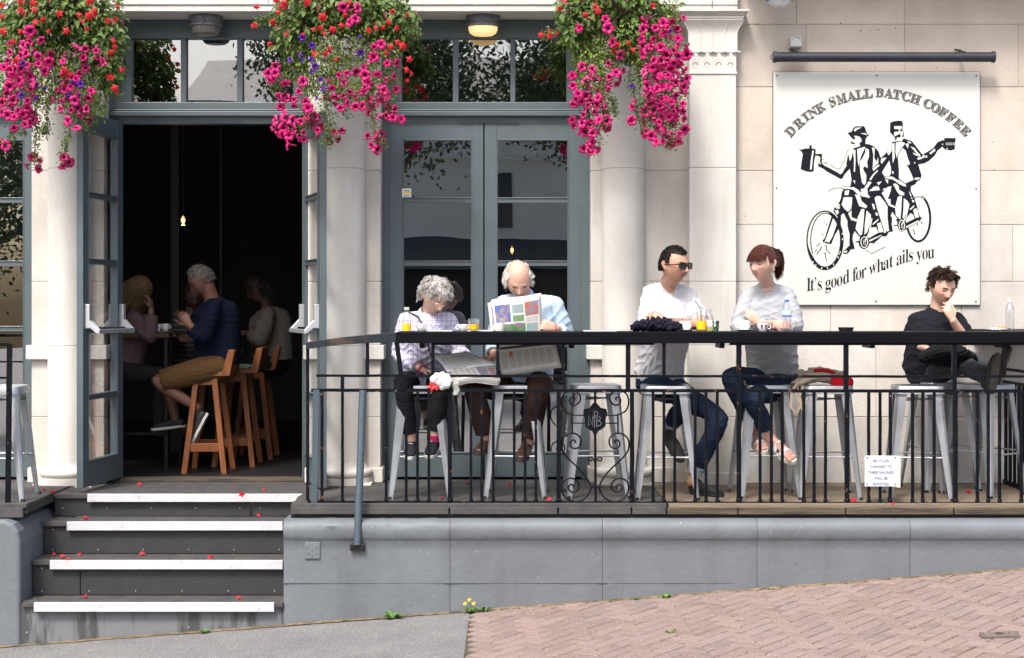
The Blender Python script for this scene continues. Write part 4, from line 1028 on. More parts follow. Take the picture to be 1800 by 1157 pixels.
# ---------------------------------------------------------------- roller, sensor box, lanterns
def fittings():
    y = -.13; za, zb = PZ(100.5,y), PZ(101,y)
    t = thing('awning_roller', 'long dark tube of a rolled blind mounted above the cream sign', 'roller blind', (PX(1555,y),y,za))
    mb = MB(); x0, x1 = PX(1362,y), PX(1747,y)
    rm = mat('dark blue black tube', (.018,.023,.035), .45, var=.4, vs=12, bump=.2)
    mb.lathe([(.001,x0),(.034,x0),(.036,x0+.002),(.036,x1),(.034,x1+.001),(.001,x1+.002)], (0,y,za), 24, 'x'); mb.build('tube', rm, t, smooth=True)
    for a, b in ((x0-.012,x0+.012),(x1-.014,x1+.006)):
        mb = MB(); mb.lathe([(.001,a),(.042,a),(.042,b),(.001,b)], (0,y,za), 24, 'x'); mb.build('end_cap', rm, t, bevel=.002)
    mb = MB(); mb.tube([(x0-.008+.022*-math.sin(R(a)), y, za+.022*math.cos(R(a))) for a in range(0,181,20)], .0035, 6); mb.build('hook', M['black'], t)
    for px in (1396, 1690):
        x = PX(px,y); mb = MB(); mb.tube([(x,y,za+.03),(x+.012,y+.05,za+.055),(x-.01,-.0,za+.075)], .007, 6); mb.tube([(x+.03,y,za+.036),(x-.01,y+.05,za+.05)], .006, 6); mb.build('bracket', M['black'], t)
    t = thing('sensor_box', 'small pale grey sensor box on the stone above the left end of the blind tube', 'sensor box', (PX(1399,0),-.05,PZ(84,0)))
    m = mat('pale grey plastic', (.50,.51,.50), .5, var=.1, vs=20)
    a, b, c, d = PX(1389,-.05), PX(1409.5,-.05), PZ(83,-.05), PZ(65,-.05)
    mb = MB(); mb.box(a, b, -.06, -.001, c, d); mb.build('housing', m, t, bevel=.008)
    mb = MB(); mb.lathe([(.030,-.066),(.033,-.055)], ((a+b)/2,0,d-.028), 16, 'y', a0=0, a1=180); mb.tube([((a+b)/2+.028*math.cos(R(k)), -.064, d-.022+.026*math.sin(R(k))) for k in range(0,181,15)], .004, 6); mb.build('hood', m, t, smooth=True)
    # bulkhead lights under the lintel
    gm = mat('cast grey lamp body', (.16,.17,.19), .5, .3, var=.3, vs=20)
    for px, lit, lab in ((362, 0, 'unlit grey bulkhead lamp under the lintel above the open doorway'), (849, 1, 'lit bulkhead lamp with amber glow above the closed doors')):
        yc = .08; x = PX(px, yc); zt = PZ(20,-.1)
        t = thing('bulkhead_lamp', lab, 'lamp', (x,yc,zt-.15), group=None)
        SC = Matrix.Translation((x,yc,zt)) @ Matrix.Diagonal((1,.78,1,1))
        mb = MB(); mb.lathe([(.001,-.002),(.122,-.002),(.126,-.012),(.122,-.045),(.112,-.06),(.124,-.064),(.124,-.078),(.108,-.084)], (0,0,0), 28, M=SC); mb.build('housing', gm, t, smooth=True)
        prof = [(.106,-.080),(.104,-.105),(.094,-.130),(.07,-.146),(.03,-.152),(.001,-.153)]
        mb = MB(); n = 48; vs = []
        for (r_, h) in prof:
            for k in range(n): a = 2*math.pi*k/n; rr = r_*(1+(.03 if k % 2 else -.01)); vs.append(SC @ Vector((rr*math.cos(a), rr*math.sin(a), h)))
        mb.add(vs, [(i*n+k, i*n+(k+1) % n, (i+1)*n+(k+1) % n, (i+1)*n+k) for i in range(len(prof)-1) for k in range(n)])
        if lit:
            gmt = bpy.data.materials.new('lit ribbed glass'); gmt.use_nodes = True; b = gmt.node_tree.nodes['Principled BSDF']
            b.inputs['Base Color'].default_value = (.75,.6,.38,1); b.inputs['Emission Color'].default_value = (1,.62,.22,1); b.inputs['Emission Strength'].default_value = .42; b.inputs['Roughness'].default_value = .25
        else: gmt = mat('ribbed glass', (.16,.15,.13), .15, var=.3, vs=15)
        mb.build('glass_dome', gmt, t, smooth=False)
        mb = MB(); mb.tube([SC @ Vector((0,-.126,-.0)), SC @ Vector((0,-.13,-.07))], .009, 6); mb.build('clip', gm, t)
    # hanging blue and white lantern above the wall, its tip just in view
    x = PX(1370,-.3); t = thing('wall_lantern', 'blue and white glass lantern tip hanging at the top edge above the blind tube', 'lantern', (x,-.3,PZ(14,-.3)))
    z = PZ(13,-.3)
    mb = MB(); mb.lathe([(.001,z-.002),(.04,z),(.062,z+.012),(.09,z+.045)], (x,-.3,0), 8); mb.build('glass_bowl', mat('milky glass', (.55,.58,.62), .15), t)
    mb = MB(); mb.lathe([(.094,z+.044),(.10,z+.06),(.10,z+.09),(.12,z+.10),(.12,z+.12),(.03,z+.25),(.02,z+.35)], (x,-.3,0), 8); mb.build('lantern_body', mat('deep blue enamel', (.02,.035,.14), .25), t)
    mb = MB(); mb.tube([(x,-.3,z+.33),(x,-.3,z+.42),(x,-.0,z+.45)], .012, 8); mb.build('lantern_arm', M['black'], t)
fittings()

# small drill marks and rust spots left on the ashlar wall
hm = mat('rusty drill mark', (.10,.045,.025), .9)
for px, py, r_ in ((1513,54,.005),(1530,53,.004),(1544,52,.005),(1574,50,.005),(1498,124,.004),(1538,118,.0035),(1411,118,.0035),(1646,119,.004),(1312,247,.003),(1390,66,.0),(1745,250,.003),(1748,299,.004),(1330,43,.005),(1478,41,.005),(1298,234,.003),(1772,118,.003),(1310,380,.003)):
    if r_: MB().ball((PX(px,0), -.001, PZ(py,0)), r_, 8, (1.2,.5,1)).build('drill_mark', hm, B)
# ================================================================ hanging flower baskets
def leaf_mesh_material():
    m = mat('basket leaves', (.08,.15,.03), .55, attr='tint'); b = m.node_tree.nodes['Principled BSDF']
    # thin leaves let some light through
    t = m.node_tree; tl = t.nodes.new('ShaderNodeBsdfTranslucent'); mx = t.nodes.new('ShaderNodeMixShader'); mx.inputs[0].default_value = .25
    t.links.new(b.inputs['Base Color'].links[0].from_socket, tl.inputs[0]); t.links.new(b.outputs[0], mx.inputs[1]); t.links.new(tl.outputs[0], mx.inputs[2]); t.links.new(mx.outputs[0], t.nodes['Material Output'].inputs[0])
    return m
M['leaf'] = leaf_mesh_material()
def petal_mat(name, col, trans=.2):
    m = mat(name, col, .6, var=.25, vs=40); t = m.node_tree; b = t.nodes['Principled BSDF']
    tl = t.nodes.new('ShaderNodeBsdfTranslucent'); tl.inputs[0].default_value = (*col,1); mx = t.nodes.new('ShaderNodeMixShader'); mx.inputs[0].default_value = trans
    t.links.new(b.outputs[0], mx.inputs[1]); t.links.new(tl.outputs[0], mx.inputs[2]); t.links.new(mx.outputs[0], t.nodes['Material Output'].inputs[0]); return m
M['magenta'] = petal_mat('magenta petals', (.66,.010,.19)); M['throat'] = petal_mat('dark flower throat', (.16,.0,.07)); M['deepmag'] = petal_mat('deep magenta petals', (.38,.005,.10))
M['red'] = petal_mat('scarlet petals', (.66,.018,.028)); M['purple'] = petal_mat('violet petals', (.12,.02,.36)); M['pink'] = petal_mat('pale pink petals', (.75,.12,.32))
def petunia(r, m1, m2, name):
    """funnel flower facing -y: five soft lobes with a dark throat"""
    mb = MB(); n = 25; rings = []
    for i, (f, d) in enumerate(((.06,.032),(.16,.016),(.34,.004),(.7,-.002),(1.0,.004))):
        o = []
        for k in range(n):
            a = 2*math.pi*k/n; lob = 1-.16*(abs(math.cos(2.5*a))**6)*(f > .5)
            rr = r*f*lob; o.append((rr*math.cos(a), d*r/.03+.004*math.sin(5*a+1)*f+(.003*math.sin(10*a) if f == 1 else 0), rr*math.sin(a)))
        rings.append(o)
    vs = [p for o in rings for p in o]
    for i in range(4):
        mb.cm = 1 if i < 2 else 0
        b = len(mb.v); mb.add(rings[i]+rings[i+1], [(k, (k+1) % n, n+(k+1) % n, n+k) for k in range(n)])
    mb.cm = 0; mb.tube([(0,.018,0),(0,.05,-.006)], [r*.12,r*.05], 5)
    me_o = mb.build(name, [m1, m2], None, smooth=False); me = me_o.data; bpy.data.objects.remove(me_o); return me
def begonia(r, m1, name):
    mb = MB()
    for a0, n, d, s in ((0,5,0,1.0),(36,5,-.008,.7),(10,4,-.013,.42)):
        for k in range(n):
            a = R(a0+360*k/n); u = Vector((math.cos(a),0,math.sin(a))); v = Vector((-math.sin(a),0,math.cos(a))); L_ = r*s
            p = [Vector((0,d,0)), u*L_*.5+v*L_*.34+Vector((0,d-.004,0)), u*L_*1.05+Vector((0,d+.006*s,0)), u*L_*.5-v*L_*.34+Vector((0,d-.004,0)), u*L_*.55+Vector((0,d-.010,0))]
            mb.add(p, [(0,3,4),(0,4,1),(1,4,2),(4,3,2)])
    o = mb.build(name, m1); me = o.data; bpy.data.objects.remove(o); return me
PET = [petunia(.034, M['magenta'], M['throat'], 'petunia_flower'), petunia(.030, M['deepmag'], M['throat'], 'petunia_flower'), petunia(.031, M['magenta'], M['deepmag'], 'petunia_flower')]
BEG = [begonia(.030, M['red'], 'begonia_flower'), begonia(.024, M['red'], 'begonia_flower')]
VIO = [petunia(.021, M['purple'], M['purple'], 'violet_flower')]
PNK = [petunia(.022, M['pink'], M['magenta'], 'pink_flower')]

def leaves(mb, cols, c, d, nrm, L_, W_, col):
    """folded pointed leaves: arrays of centres, directions, normals"""
    s = np.cross(d, nrm); s /= np.linalg.norm(s, axis=1)[:,None]+1e-9; nn = np.cross(s, d)
    a = c; e = c+d*L_[:,None]-nn*(L_*.18)[:,None]; m = c+d*(L_*.45)[:,None]; l = m+s*W_[:,None]+nn*(W_*.35)[:,None]; r = m-s*W_[:,None]+nn*(W_*.35)[:,None]
    for i in range(len(c)):
        mb.add([a[i], l[i], e[i], r[i], m[i]], [(0,1,4),(1,2,4),(0,4,3),(4,2,3)]); cols.append(col[i])

def basket(name_lab, cxp, seed, lobes, trails, flowers, group='hanging flower baskets along the cafe front'):
    rg = np.random.RandomState(seed); rnd = random.Random(seed); Yc = -.55
    top = P(cxp, 10, Yc); t = thing('hanging_basket', name_lab, 'flower basket', (top.x, Yc, top.z-.2), 0, group)
    # basket bowl and chains up to a bracket
    mb = MB(); prof = [(.03,-.2),(.12,-.17),(.19,-.08),(.215,.02),(.205,.03)]; mb.lathe(prof, (top.x,Yc,top.z+.05), 20)
    mb.build('bowl', mat('coir liner', (.07,.05,.03), .95, bump=1, bs=60), t)
    mb = MB(); hk = Vector((top.x, Yc, top.z+.75))
    for a in (90, 210, 330): mb.tube([(top.x+.2*math.cos(R(a)), Yc+.2*math.sin(R(a)), top.z+.07), hk], .004, 5)
    mb.tube([hk, (top.x,-.12,top.z+.78), (top.x,-.1,top.z+.5)], .012, 6); mb.build('chain', M['black'], t)
    mb = MB(); cols = []
    for (px, py, rx_, ry_, dp, n, kind) in lobes:
        c0 = np.array(P(px, py, Yc)); k = .00397
        v = rg.normal(size=(n,3)); v /= np.linalg.norm(v, axis=1)[:,None]; rad = rg.rand(n)**.33
        lump = .78+.3*np.array([noise.noise(Vector((q[0]*3+seed, q[1]*3, q[2]*3))) for q in v])
        off = v*rad[:,None]*lump[:,None]*np.array([rx_*k*1.08, dp, ry_*k*1.08]); c = c0+off
        d = v*np.array([1,.9,.5])+np.array([0,-.25,-.75])+rg.normal(size=(n,3))*.45; d /= np.linalg.norm(d, axis=1)[:,None]
        nr = v*.8+np.array([0,-.5,.5])+rg.normal(size=(n,3))*.5
        big = kind == 'big'
        L_ = (rg.uniform(.035,.075,n) if big else rg.uniform(.014,.032,n)); W_ = L_*(rg.uniform(.2,.3,n) if big else rg.uniform(.2,.32,n))
        base = np.array([.080,.145,.030]) if big else np.array([.14,.215,.034])
        col = base*rg.uniform(.55,1.5,(n,1))*np.array([1,1,1])+rg.rand(n,1)*np.array([.03,.03,0])
        br = rg.rand(n) < (.07 if big else .03); col[br] = np.array([.14,.05,.03])
        leaves(mb, cols, c, d, nr, L_, W_, col)
    stems = MB()
    for tr in trails:
        y0 = tr[0]; pts = [P(x, y, Yc-y0+rnd.uniform(-.02,.02)) for x, y in tr[1]]
        fine = []
        for a, b in zip(pts[:-1], pts[1:]):
            for i in range(8): fine.append(a.lerp(b, i/8)+Vector((rnd.uniform(-.006,.006), rnd.uniform(-.006,.006), 0)))
        wdt = tr[2] if len(tr) > 2 else .03
        for sdx in range(3):
            off = Vector((rnd.uniform(-wdt,wdt)*.7, rnd.uniform(-.03,.03), 0)); stems.tube([p+off*(i/len(fine)) for i, p in enumerate(fine)], .0018, 4)
        n = len(fine)*(34 if wdt > .04 else 20); idx = rg.randint(0, len(fine), n); c = np.array([tuple(fine[i]) for i in idx])+rg.normal(size=(n,3))*np.array([wdt*.6,.03,.018])
        d = rg.normal(size=(n,3))+np.array([0,-.5,-.1]); d /= np.linalg.norm(d, axis=1)[:,None]; nr = rg.normal(size=(n,3))+np.array([0,-.6,.8])
        L_ = rg.uniform(.012,.028,n); col = np.array([.08,.135,.03])*rg.uniform(.5,1.6,(n,1))
        leaves(mb, cols, c, d, nr, L_, L_*.28, col)
    o = mb.build('foliage', M['leaf'], t)
    at = o.data.color_attributes.new('tint', 'FLOAT_COLOR', 'CORNER'); buf = np.ones((len(cols),12,4)); buf[:,:,:3] = np.array(cols)[:,None,:]; at.data.foreach_set('color', buf.ravel())
    stems.build('stems', mat('stems', (.10,.09,.04), .8), t)
    cnt = {}; extra = MB(); extra_m = []
    for (px, py, rx_, ry_, n, kind, dp) in flowers:
        ms = {'pet': PET, 'beg': BEG, 'vio': VIO, 'pnk': PNK}[kind]; nm = {'pet': 'petunia_flower', 'beg': 'begonia_flower', 'vio': 'violet_flower', 'pnk': 'pink_flower'}[kind]
        placed = []
        for i in range(n):
            for tries in range(20):
                a = rnd.uniform(0, 2*math.pi); r_ = rnd.random()**.5; x = px+rx_*r_*math.cos(a); y = py+ry_*r_*math.sin(a)
                if all((x-u)**2+(y-w_)**2 > (11 if kind == 'pet' else 8)**2 for u, w_ in placed): break
            placed.append((x, y))
            e = (x-px)/max(rx_,1); yy = Yc-dp*math.sqrt(max(0, 1-.6*e*e))-rnd.uniform(-.05,.05)
            s = rnd.uniform(.8,1.38) if kind != 'beg' else rnd.uniform(.7,1.2); tx = rnd.gauss(.1,.5) if kind != 'beg' else rnd.gauss(.5,.6); rot = (tx, rnd.uniform(0,6.28), e*.7+rnd.gauss(0,.55)); sc = (s*rnd.uniform(.8,1.1), s*rnd.uniform(.9,1.4), s)
            if cnt.get(nm, 0) >= 100:
                from mathutils import Euler
                Mx = Matrix.Translation(P(x, y, yy)) @ Euler(rot).to_matrix().to_4x4() @ Matrix.Diagonal((*sc,1)); me = rnd.choice(ms)
                for pl in me.polygons: extra_m.append(1 if me.materials[pl.material_index].name.startswith('dark') else 0)
                extra.add([v.co for v in me.vertices], [tuple(pl.vertices) for pl in me.polygons], Mx); continue
            cnt[nm] = cnt.get(nm, 0)+1
            f = link(nm, rnd.choice(ms), t); f.location = P(x, y, yy); f.rotation_euler = rot; f.scale = sc
    if extra.v: extra.m = extra_m; tag(extra.build('more_petunia_flowers', [M['magenta'], M['throat']], t), kind='stuff')
    return t
basket('left flower basket with scarlet begonias over long trails of magenta petunias', 100, 21,
    [(105,20,118,62,.36,2000,'big'), (175,70,45,70,.28,800,'big'), (75,130,72,72,.3,2800,'small'), (150,165,50,62,.22,1500,'small'), (20,110,45,110,.3,1500,'small'), (195,120,24,50,.2,260,'big'),(60,60,80,60,.3,900,'big'),(120,100,70,60,.25,1300,'small')],
    [(.2,[(60,180),(66,230),(62,300)],.035), (.22,[(20,150),(28,210),(15,262)],.04), (.15,[(128,180),(120,240),(108,290)],.025), (.18,[(150,190),(150,235)],.05), (.2,[(84,170),(80,230),(78,235)],.03), (.1,[(195,150),(208,165)],.02),(.2,[(45,190),(38,240)],.04)],
    [(45,100,46,48,22,'pet',.36), (30,175,34,58,28,'pet',.34), (132,108,56,28,14,'pet',.3), (130,180,42,45,22,'pet',.26), (58,290,16,16,4,'pet',.2), (112,283,10,14,3,'pet',.16), (8,255,8,10,2,'pet',.22),
     (110,20,108,40,26,'beg',.36), (205,100,16,70,8,'beg',.2), (30,70,30,40,5,'beg',.34), (115,128,8,5,3,'beg',.3), (45,140,40,40,6,'vio',.33), (135,160,22,16,4,'vio',.28), (45,120,5,5,1,'pnk',.33)])
basket('middle flower basket with drooping scarlet begonias over magenta and violet petunias', 590, 22,
    [(595,10,122,58,.34,1900,'big'), (520,50,46,80,.28,800,'big'), (665,80,55,90,.28,1500,'small'), (560,110,62,72,.26,2300,'small'), (665,30,70,50,.28,700,'big'), (630,150,60,50,.24,1300,'small'),(705,40,28,50,.2,300,'big'),(600,60,100,60,.3,1300,'small')],
    [(.2,[(500,130),(490,160),(478,150)],.03), (.2,[(540,150),(540,210),(520,240)],.05), (.22,[(570,150),(578,220),(575,260)],.045), (.2,[(645,160),(660,230),(672,262)],.035), (.18,[(690,120),(690,180),(685,210)],.04), (.18,[(600,160),(610,210)],.04), (.1,[(490,20),(465,36),(448,40)],.02), (.1,[(700,40),(725,60),(738,62)],.02)],
    [(478,128,14,16,5,'pet',.3), (520,170,36,30,11,'pet',.28), (520,225,46,34,20,'pet',.26), (615,160,45,36,20,'pet',.3), (668,130,36,56,17,'pet',.28), (680,195,34,24,10,'pet',.24), (662,250,22,16,7,'pet',.2), (590,240,22,16,5,'pet',.2), (618,22,20,18,4,'pet',.36),
     (590,20,130,40,18,'beg',.34), (480,40,34,50,8,'beg',.24), (700,60,36,60,9,'beg',.24), (565,80,45,40,5,'beg',.33), (715,130,10,12,3,'beg',.2), (535,95,30,30,7,'vio',.3), (560,150,30,30,5,'vio',.28), (633,70,4,30,2,'vio',.3), (650,135,40,40,3,'pnk',.3)])
basket('right flower basket next to the capital with heavy magenta petunia trails', 1085, 23,
    [(1085,5,112,55,.34,1700,'big'), (1015,35,42,62,.26,700,'big'), (1045,110,46,70,.24,2300,'small'), (1150,100,58,75,.26,2100,'small'), (1090,70,70,60,.28,1700,'small'), (1110,60,50,50,.3,500,'big'), (1160,170,44,60,.24,1200,'small'),(1165,40,40,40,.24,700,'small')],
    [(.2,[(1030,150),(1040,220),(1045,262)],.05), (.2,[(1060,160),(1062,200),(1055,225)],.05), (.2,[(1110,140),(1120,190),(1135,240)],.04), (.22,[(1170,150),(1180,220),(1175,262)],.06), (.2,[(1140,170),(1150,230)],.05), (.1,[(1000,40),(975,56),(950,64)],.02), (.15,[(1195,130),(1205,170)],.03), (.15,[(1075,170),(1085,205)],.02)],
    [(1030,150,32,34,14,'pet',.24), (1040,205,38,38,24,'pet',.26), (1035,258,14,12,7,'pet',.22), (1082,130,18,42,8,'pet',.26), (1165,85,46,50,30,'pet',.3), (1172,150,40,50,34,'pet',.3), (1168,215,38,44,32,'pet',.26), (1050,60,40,30,4,'pet',.3), (1120,195,18,22,5,'pet',.22), (1205,35,6,6,1,'pet',.2), (1150,50,28,18,5,'pet',.28),
     (1040,12,66,18,8,'beg',.3), (962,60,16,8,4,'beg',.16), (1150,3,40,10,2,'beg',.3), (1100,85,26,12,4,'beg',.3), (1020,110,8,40,1,'beg',.26), (1130,155,34,34,5,'vio',.26), (1175,80,8,30,2,'vio',.28), (1145,160,30,40,5,'pnk',.28)])
# ================================================================ people
def chain(mb, pts, rad, ref=(1,0,0), cap=(1,1), n=16, sq=2.0):
    """loft of elliptical rings; rad = r or (half width along ref, half depth); cap 1 = rounded end, 0 = flat"""
    pts = [Vector(p) for p in pts]; rad = [(r, r) if not isinstance(r, tuple) else r for r in rad]; N = len(pts); rings = []
    def ring(c, t, a, b):
        u = Vector(ref); u = u-t*u.dot(t)
        if u.length < .05: u = Vector((0,0,1))-t*t.z
        if u.length < .05: u = Vector((0,1,0))-t*t.y
        u.normalize(); v = t.cross(u); o = []
        for k in range(n):
            x = 2*math.pi*k/n; cs, sn = math.cos(x), math.sin(x)
            e = 2/sq; o.append(c+u*a*math.copysign(abs(cs)**e, cs)+v*b*math.copysign(abs(sn)**e, sn))
        return o
    # smooth the path with a few in-between rings
    for i, p in enumerate(pts):
        t = (pts[min(i+1,N-1)]-pts[max(i-1,0)]).normalized(); a, b = rad[i]
        if i == 0 and cap[0]:
            for s in (.97, .8, .5): h = math.sqrt(1-s*s) if s < 1 else 0; rings.append(ring(p-t*min(a,b)*s, t, a*math.sqrt(1-s*s), b*math.sqrt(1-s*s)))
        rings.append(ring(p, t, a, b))
        if i < N-1:
            q = pts[i+1]; t2 = (pts[min(i+2,N-1)]-pts[i]).normalized(); d = q-p
            for s in (.25,.5,.75):
                h1 = 2*s**3-3*s**2+1; h2 = s**3-2*s**2+s; h3 = -2*s**3+3*s**2; h4 = s**3-s**2; L_ = d.length*.6
                c = p*h1+t*L_*h2+q*h3+t2*L_*h4; a2, b2 = rad[i+1]; ww = s*s*(3-2*s)
                rings.append(ring(c, (t*(1-s)+t2*s).normalized(), a+(a2-a)*ww, b+(b2-b)*ww))
        if i == N-1 and cap[1]:
            for s in (.5, .8, .97): rings.append(ring(p+t*min(a,b)*s, t, a*math.sqrt(1-s*s), b*math.sqrt(1-s*s)))
    vs = [v for r_ in rings for v in r_]; m = len(rings)
    fs = [(i*n+k, i*n+(k+1) % n, (i+1)*n+(k+1) % n, (i+1)*n+k) for i in range(m-1) for k in range(n)]
    fs += [tuple(range(n-1, -1, -1)), tuple((m-1)*n+k for k in range(n))]
    mb.add(vs, fs)
def fuse(mb, voxel, it=4, fac=.5):
    """one continuous skin over all the overlapping closed pieces"""
    me = bpy.data.meshes.new('tmp'); me.from_pydata([tuple(v) for v in mb.v], [], mb.f)
    bm = bmesh.new(); bm.from_mesh(me); bmesh.ops.recalc_face_normals(bm, faces=bm.faces); bm.to_mesh(me); bm.free()
    o = bpy.data.objects.new('tmp', me); COL.objects.link(o)
    r = o.modifiers.new('r', 'REMESH'); r.mode = 'VOXEL'; r.voxel_size = voxel; r.adaptivity = 0
    if it: s = o.modifiers.new('s', 'SMOOTH'); s.factor = fac; s.iterations = it
    bpy.context.view_layer.update()
    out = bpy.data.meshes.new_from_object(o.evaluated_get(bpy.context.evaluated_depsgraph_get()))
    bpy.data.objects.remove(o); bpy.data.meshes.remove(me)
    out.polygons.foreach_set('use_smooth', [True]*len(out.polygons)); return out
def arr(me, what='co'):
    a = np.empty(len(me.vertices)*3); me.vertices.foreach_get(what, a); return a.reshape(-1, 3)
def setco(me, a): me.vertices.foreach_set('co', a.ravel()); me.update()
def folds(me, amp, freq, seed, axis=(0,0,1)):
    """cloth creases: warped ridges running mostly across the given axis, patchy"""
    rg = np.random.RandomState(seed); p = arr(me); nr = arr(me, 'normal'); d = np.zeros(len(p))
    for i in range(4):
        k = rg.normal(size=3)*.8+np.array(axis)*rg.choice([-1,1])*1.0; k = k/np.linalg.norm(k)*freq*2.6*(1+.45*i); q = rg.normal(size=3)*freq*.9; ph = rg.rand()*6
        wv = np.sin(p@k+1.6*np.sin(p@q+ph)+ph); ridge = 1-np.abs(wv)**.7
        msk = .5+.5*np.sin(p@(rg.normal(size=3)*9)+rg.rand()*6)
        d += amp*(ridge-.4)*msk/(1+.7*i)
    setco(me, p+nr*d[:,None])
def head_mesh(mb, Mh, s=1.0, jaw=1.0, nose=1.0, fem=0):
    nu, nv = 72, 56; vs = []
    for j in range(nv+1):
        th = math.pi*j/nv
        for i in range(nu):
            ph = 2*math.pi*i/nu
            nx, ny, nz = math.sin(th)*math.sin(ph), -math.sin(th)*math.cos(ph), math.cos(th)
            x, y, z = .0765*nx, .096*ny, .117*nz
            t = max(0, (-nz-.05)/.95)
            x *= 1-(.40+.06*fem)*t**1.4*jaw if ny < .3 else 1-.3*t
            if ny > 0: y *= 1-.55*t; y += .008*(1-t)
            else: y *= 1-.10*t
            if ny < 0:
                x *= 1-.06*max(0, -ny)**3
                y *= .96
            front = max(0, -ny)**.7 if ny < 0 else 0
            g = lambda cx, cz, sx, sz: math.exp(-((abs(x)-cx)/sx)**2-((z-cz)/sz)**2)
            d = 0
            d += -.0135*g(.031, .004, .015, .011)
            d += .0055*g(.028, .021, .022, .008)*(1-.5*fem)+.002*g(0, .018, .014, .012)
            d += -.003*g(0, .004, .010, .008)
            zz = z
            if -.046 < zz < .014:
                f = (.014-zz)/.048; hgt = (.006+.019*f**1.3) if zz > -.034 else .025*max(0, (zz+.046)/.012)**.6
                wd = .0065+.0065*f; d += nose*1.12*hgt*math.exp(-(x/wd)**2)
                if zz < -.022: d += .008*math.exp(-((abs(x)-.013)/.006)**2)*math.exp(-((zz+.034)/.007)**2)
            d += .006*g(0, -.053, .022, .0055)+.0055*g(0, -.066, .018, .0055)-.0028*g(0, -.0595, .022, .0022)
            d += -.003*g(0, -.078, .016, .006)+.0075*g(0, -.097, .018, .013)
            d += .0045*g(.043, -.022, .016, .016)-.003*g(.048, -.062, .015, .02)*(1-.6*fem)
            vs.append(Mh @ Vector((x*s, (y-d*front)*s, z*s)))
    fs = [(j*nu+i, j*nu+(i+1) % nu, (j+1)*nu+(i+1) % nu, (j+1)*nu+i) for j in range(nv) for i in range(nu)]
    mb.add(vs, fs)
    for sx in (-1, 1):   # closed lids over the eyes
        chain(mb, [Mh @ (Vector((.024*sx,-.0665,.003))*s), Mh @ (Vector((.038*sx,-.0640,.003))*s)], [.0125*s,.0120*s], n=12)
    for sx in (-1, 1):   # ears: rim, bowl and lobe
        c = [(.074*sx,.012,-.030),(.079*sx,.014,-.020),(.085*sx,.024,-.002),(.086*sx,.030,.014),(.082*sx,.022,.026),(.076*sx,.010,.022),(.073*sx,.006,.008)]
        chain(mb, [Mh @ (Vector(p)*s) for p in c], [.0058*s,.0066*s,.0055*s,.0055*s,.0052*s,.005*s,.005*s], n=8)
        chain(mb, [Mh @ (Vector((.072*sx,.010,-.02))*s), Mh @ (Vector((.079*sx,.020,.015))*s)], [.010*s,.011*s], n=8)
def head_matrix(c, f, roll=0, up=(0,0,1)):
    f = Vector(f).normalized(); y = -f; u = Vector(up); z = (u-f*u.dot(f)).normalized(); x = y.cross(z)
    m = Matrix((x, y, z)).transposed().to_4x4(); m = Matrix.Translation(c) @ m
    return m @ Matrix.Rotation(roll, 4, 'Y')
def hand(mb, W, d, n, side, curl=.35, s=1.0, spread=.0, thumb=.5, curls=None):
    """W wrist, d pointing direction, n direction the palm faces, side +1: thumb on +(d x n)"""
    d = Vector(d).normalized(); n = Vector(n); n = (n-d*n.dot(d)).normalized(); a = d.cross(n)*side
    chain(mb, [W, W+d*.03*s, W+d*.07*s, W+d*.092*s], [(.026*s,.017*s),(.033*s,.018*s),(.041*s,.0155*s),(.040*s,.012*s)], ref=a, n=14, sq=2.5)
    L_ = [.070,.079,.073,.058]; off = [.030,.0105,-.0095,-.029]
    for k in range(4):
        c_ = curls[k] if curls else curl
        p = W+d*(.088-.004*abs(k-1))*s+a*off[k]*s; dr = (d+a*(off[k]*3.2*(.4+spread*2))).normalized(); q = [p-d*.012*s, p]; ang = 0
        axis = dr.cross(n).normalized()
        for j, fr in enumerate((.46,.30,.24)):
            ang += c_*(62,72,45)[j]*math.pi/180
            v = Quaternion(axis, -0) @ dr; v = dr*math.cos(ang)+n*math.sin(ang); q.append(q[-1]+v*L_[k]*fr*s)
        r_ = [.0092,.0090,.0084,.0076,.0068] if k < 3 else [.0082,.008,.0074,.0068,.006]
        chain(mb, q, [r*s for r in r_], ref=a, n=8)
    p = W+d*.022*s+a*.022*s; v1 = (d*.62+a*.75+n*.25*thumb*2).normalized(); v2 = (d*.9+a*.30+n*.5*thumb*2).normalized()
    chain(mb, [p, p+v1*.040*s, p+v1*.040*s+v2*.030*s, p+v1*.040*s+v2*.030*s+(v2+d*.3).normalized()*.022*s], [.0125*s,.0105*s,.0095*s,.0078*s], ref=n, n=8)
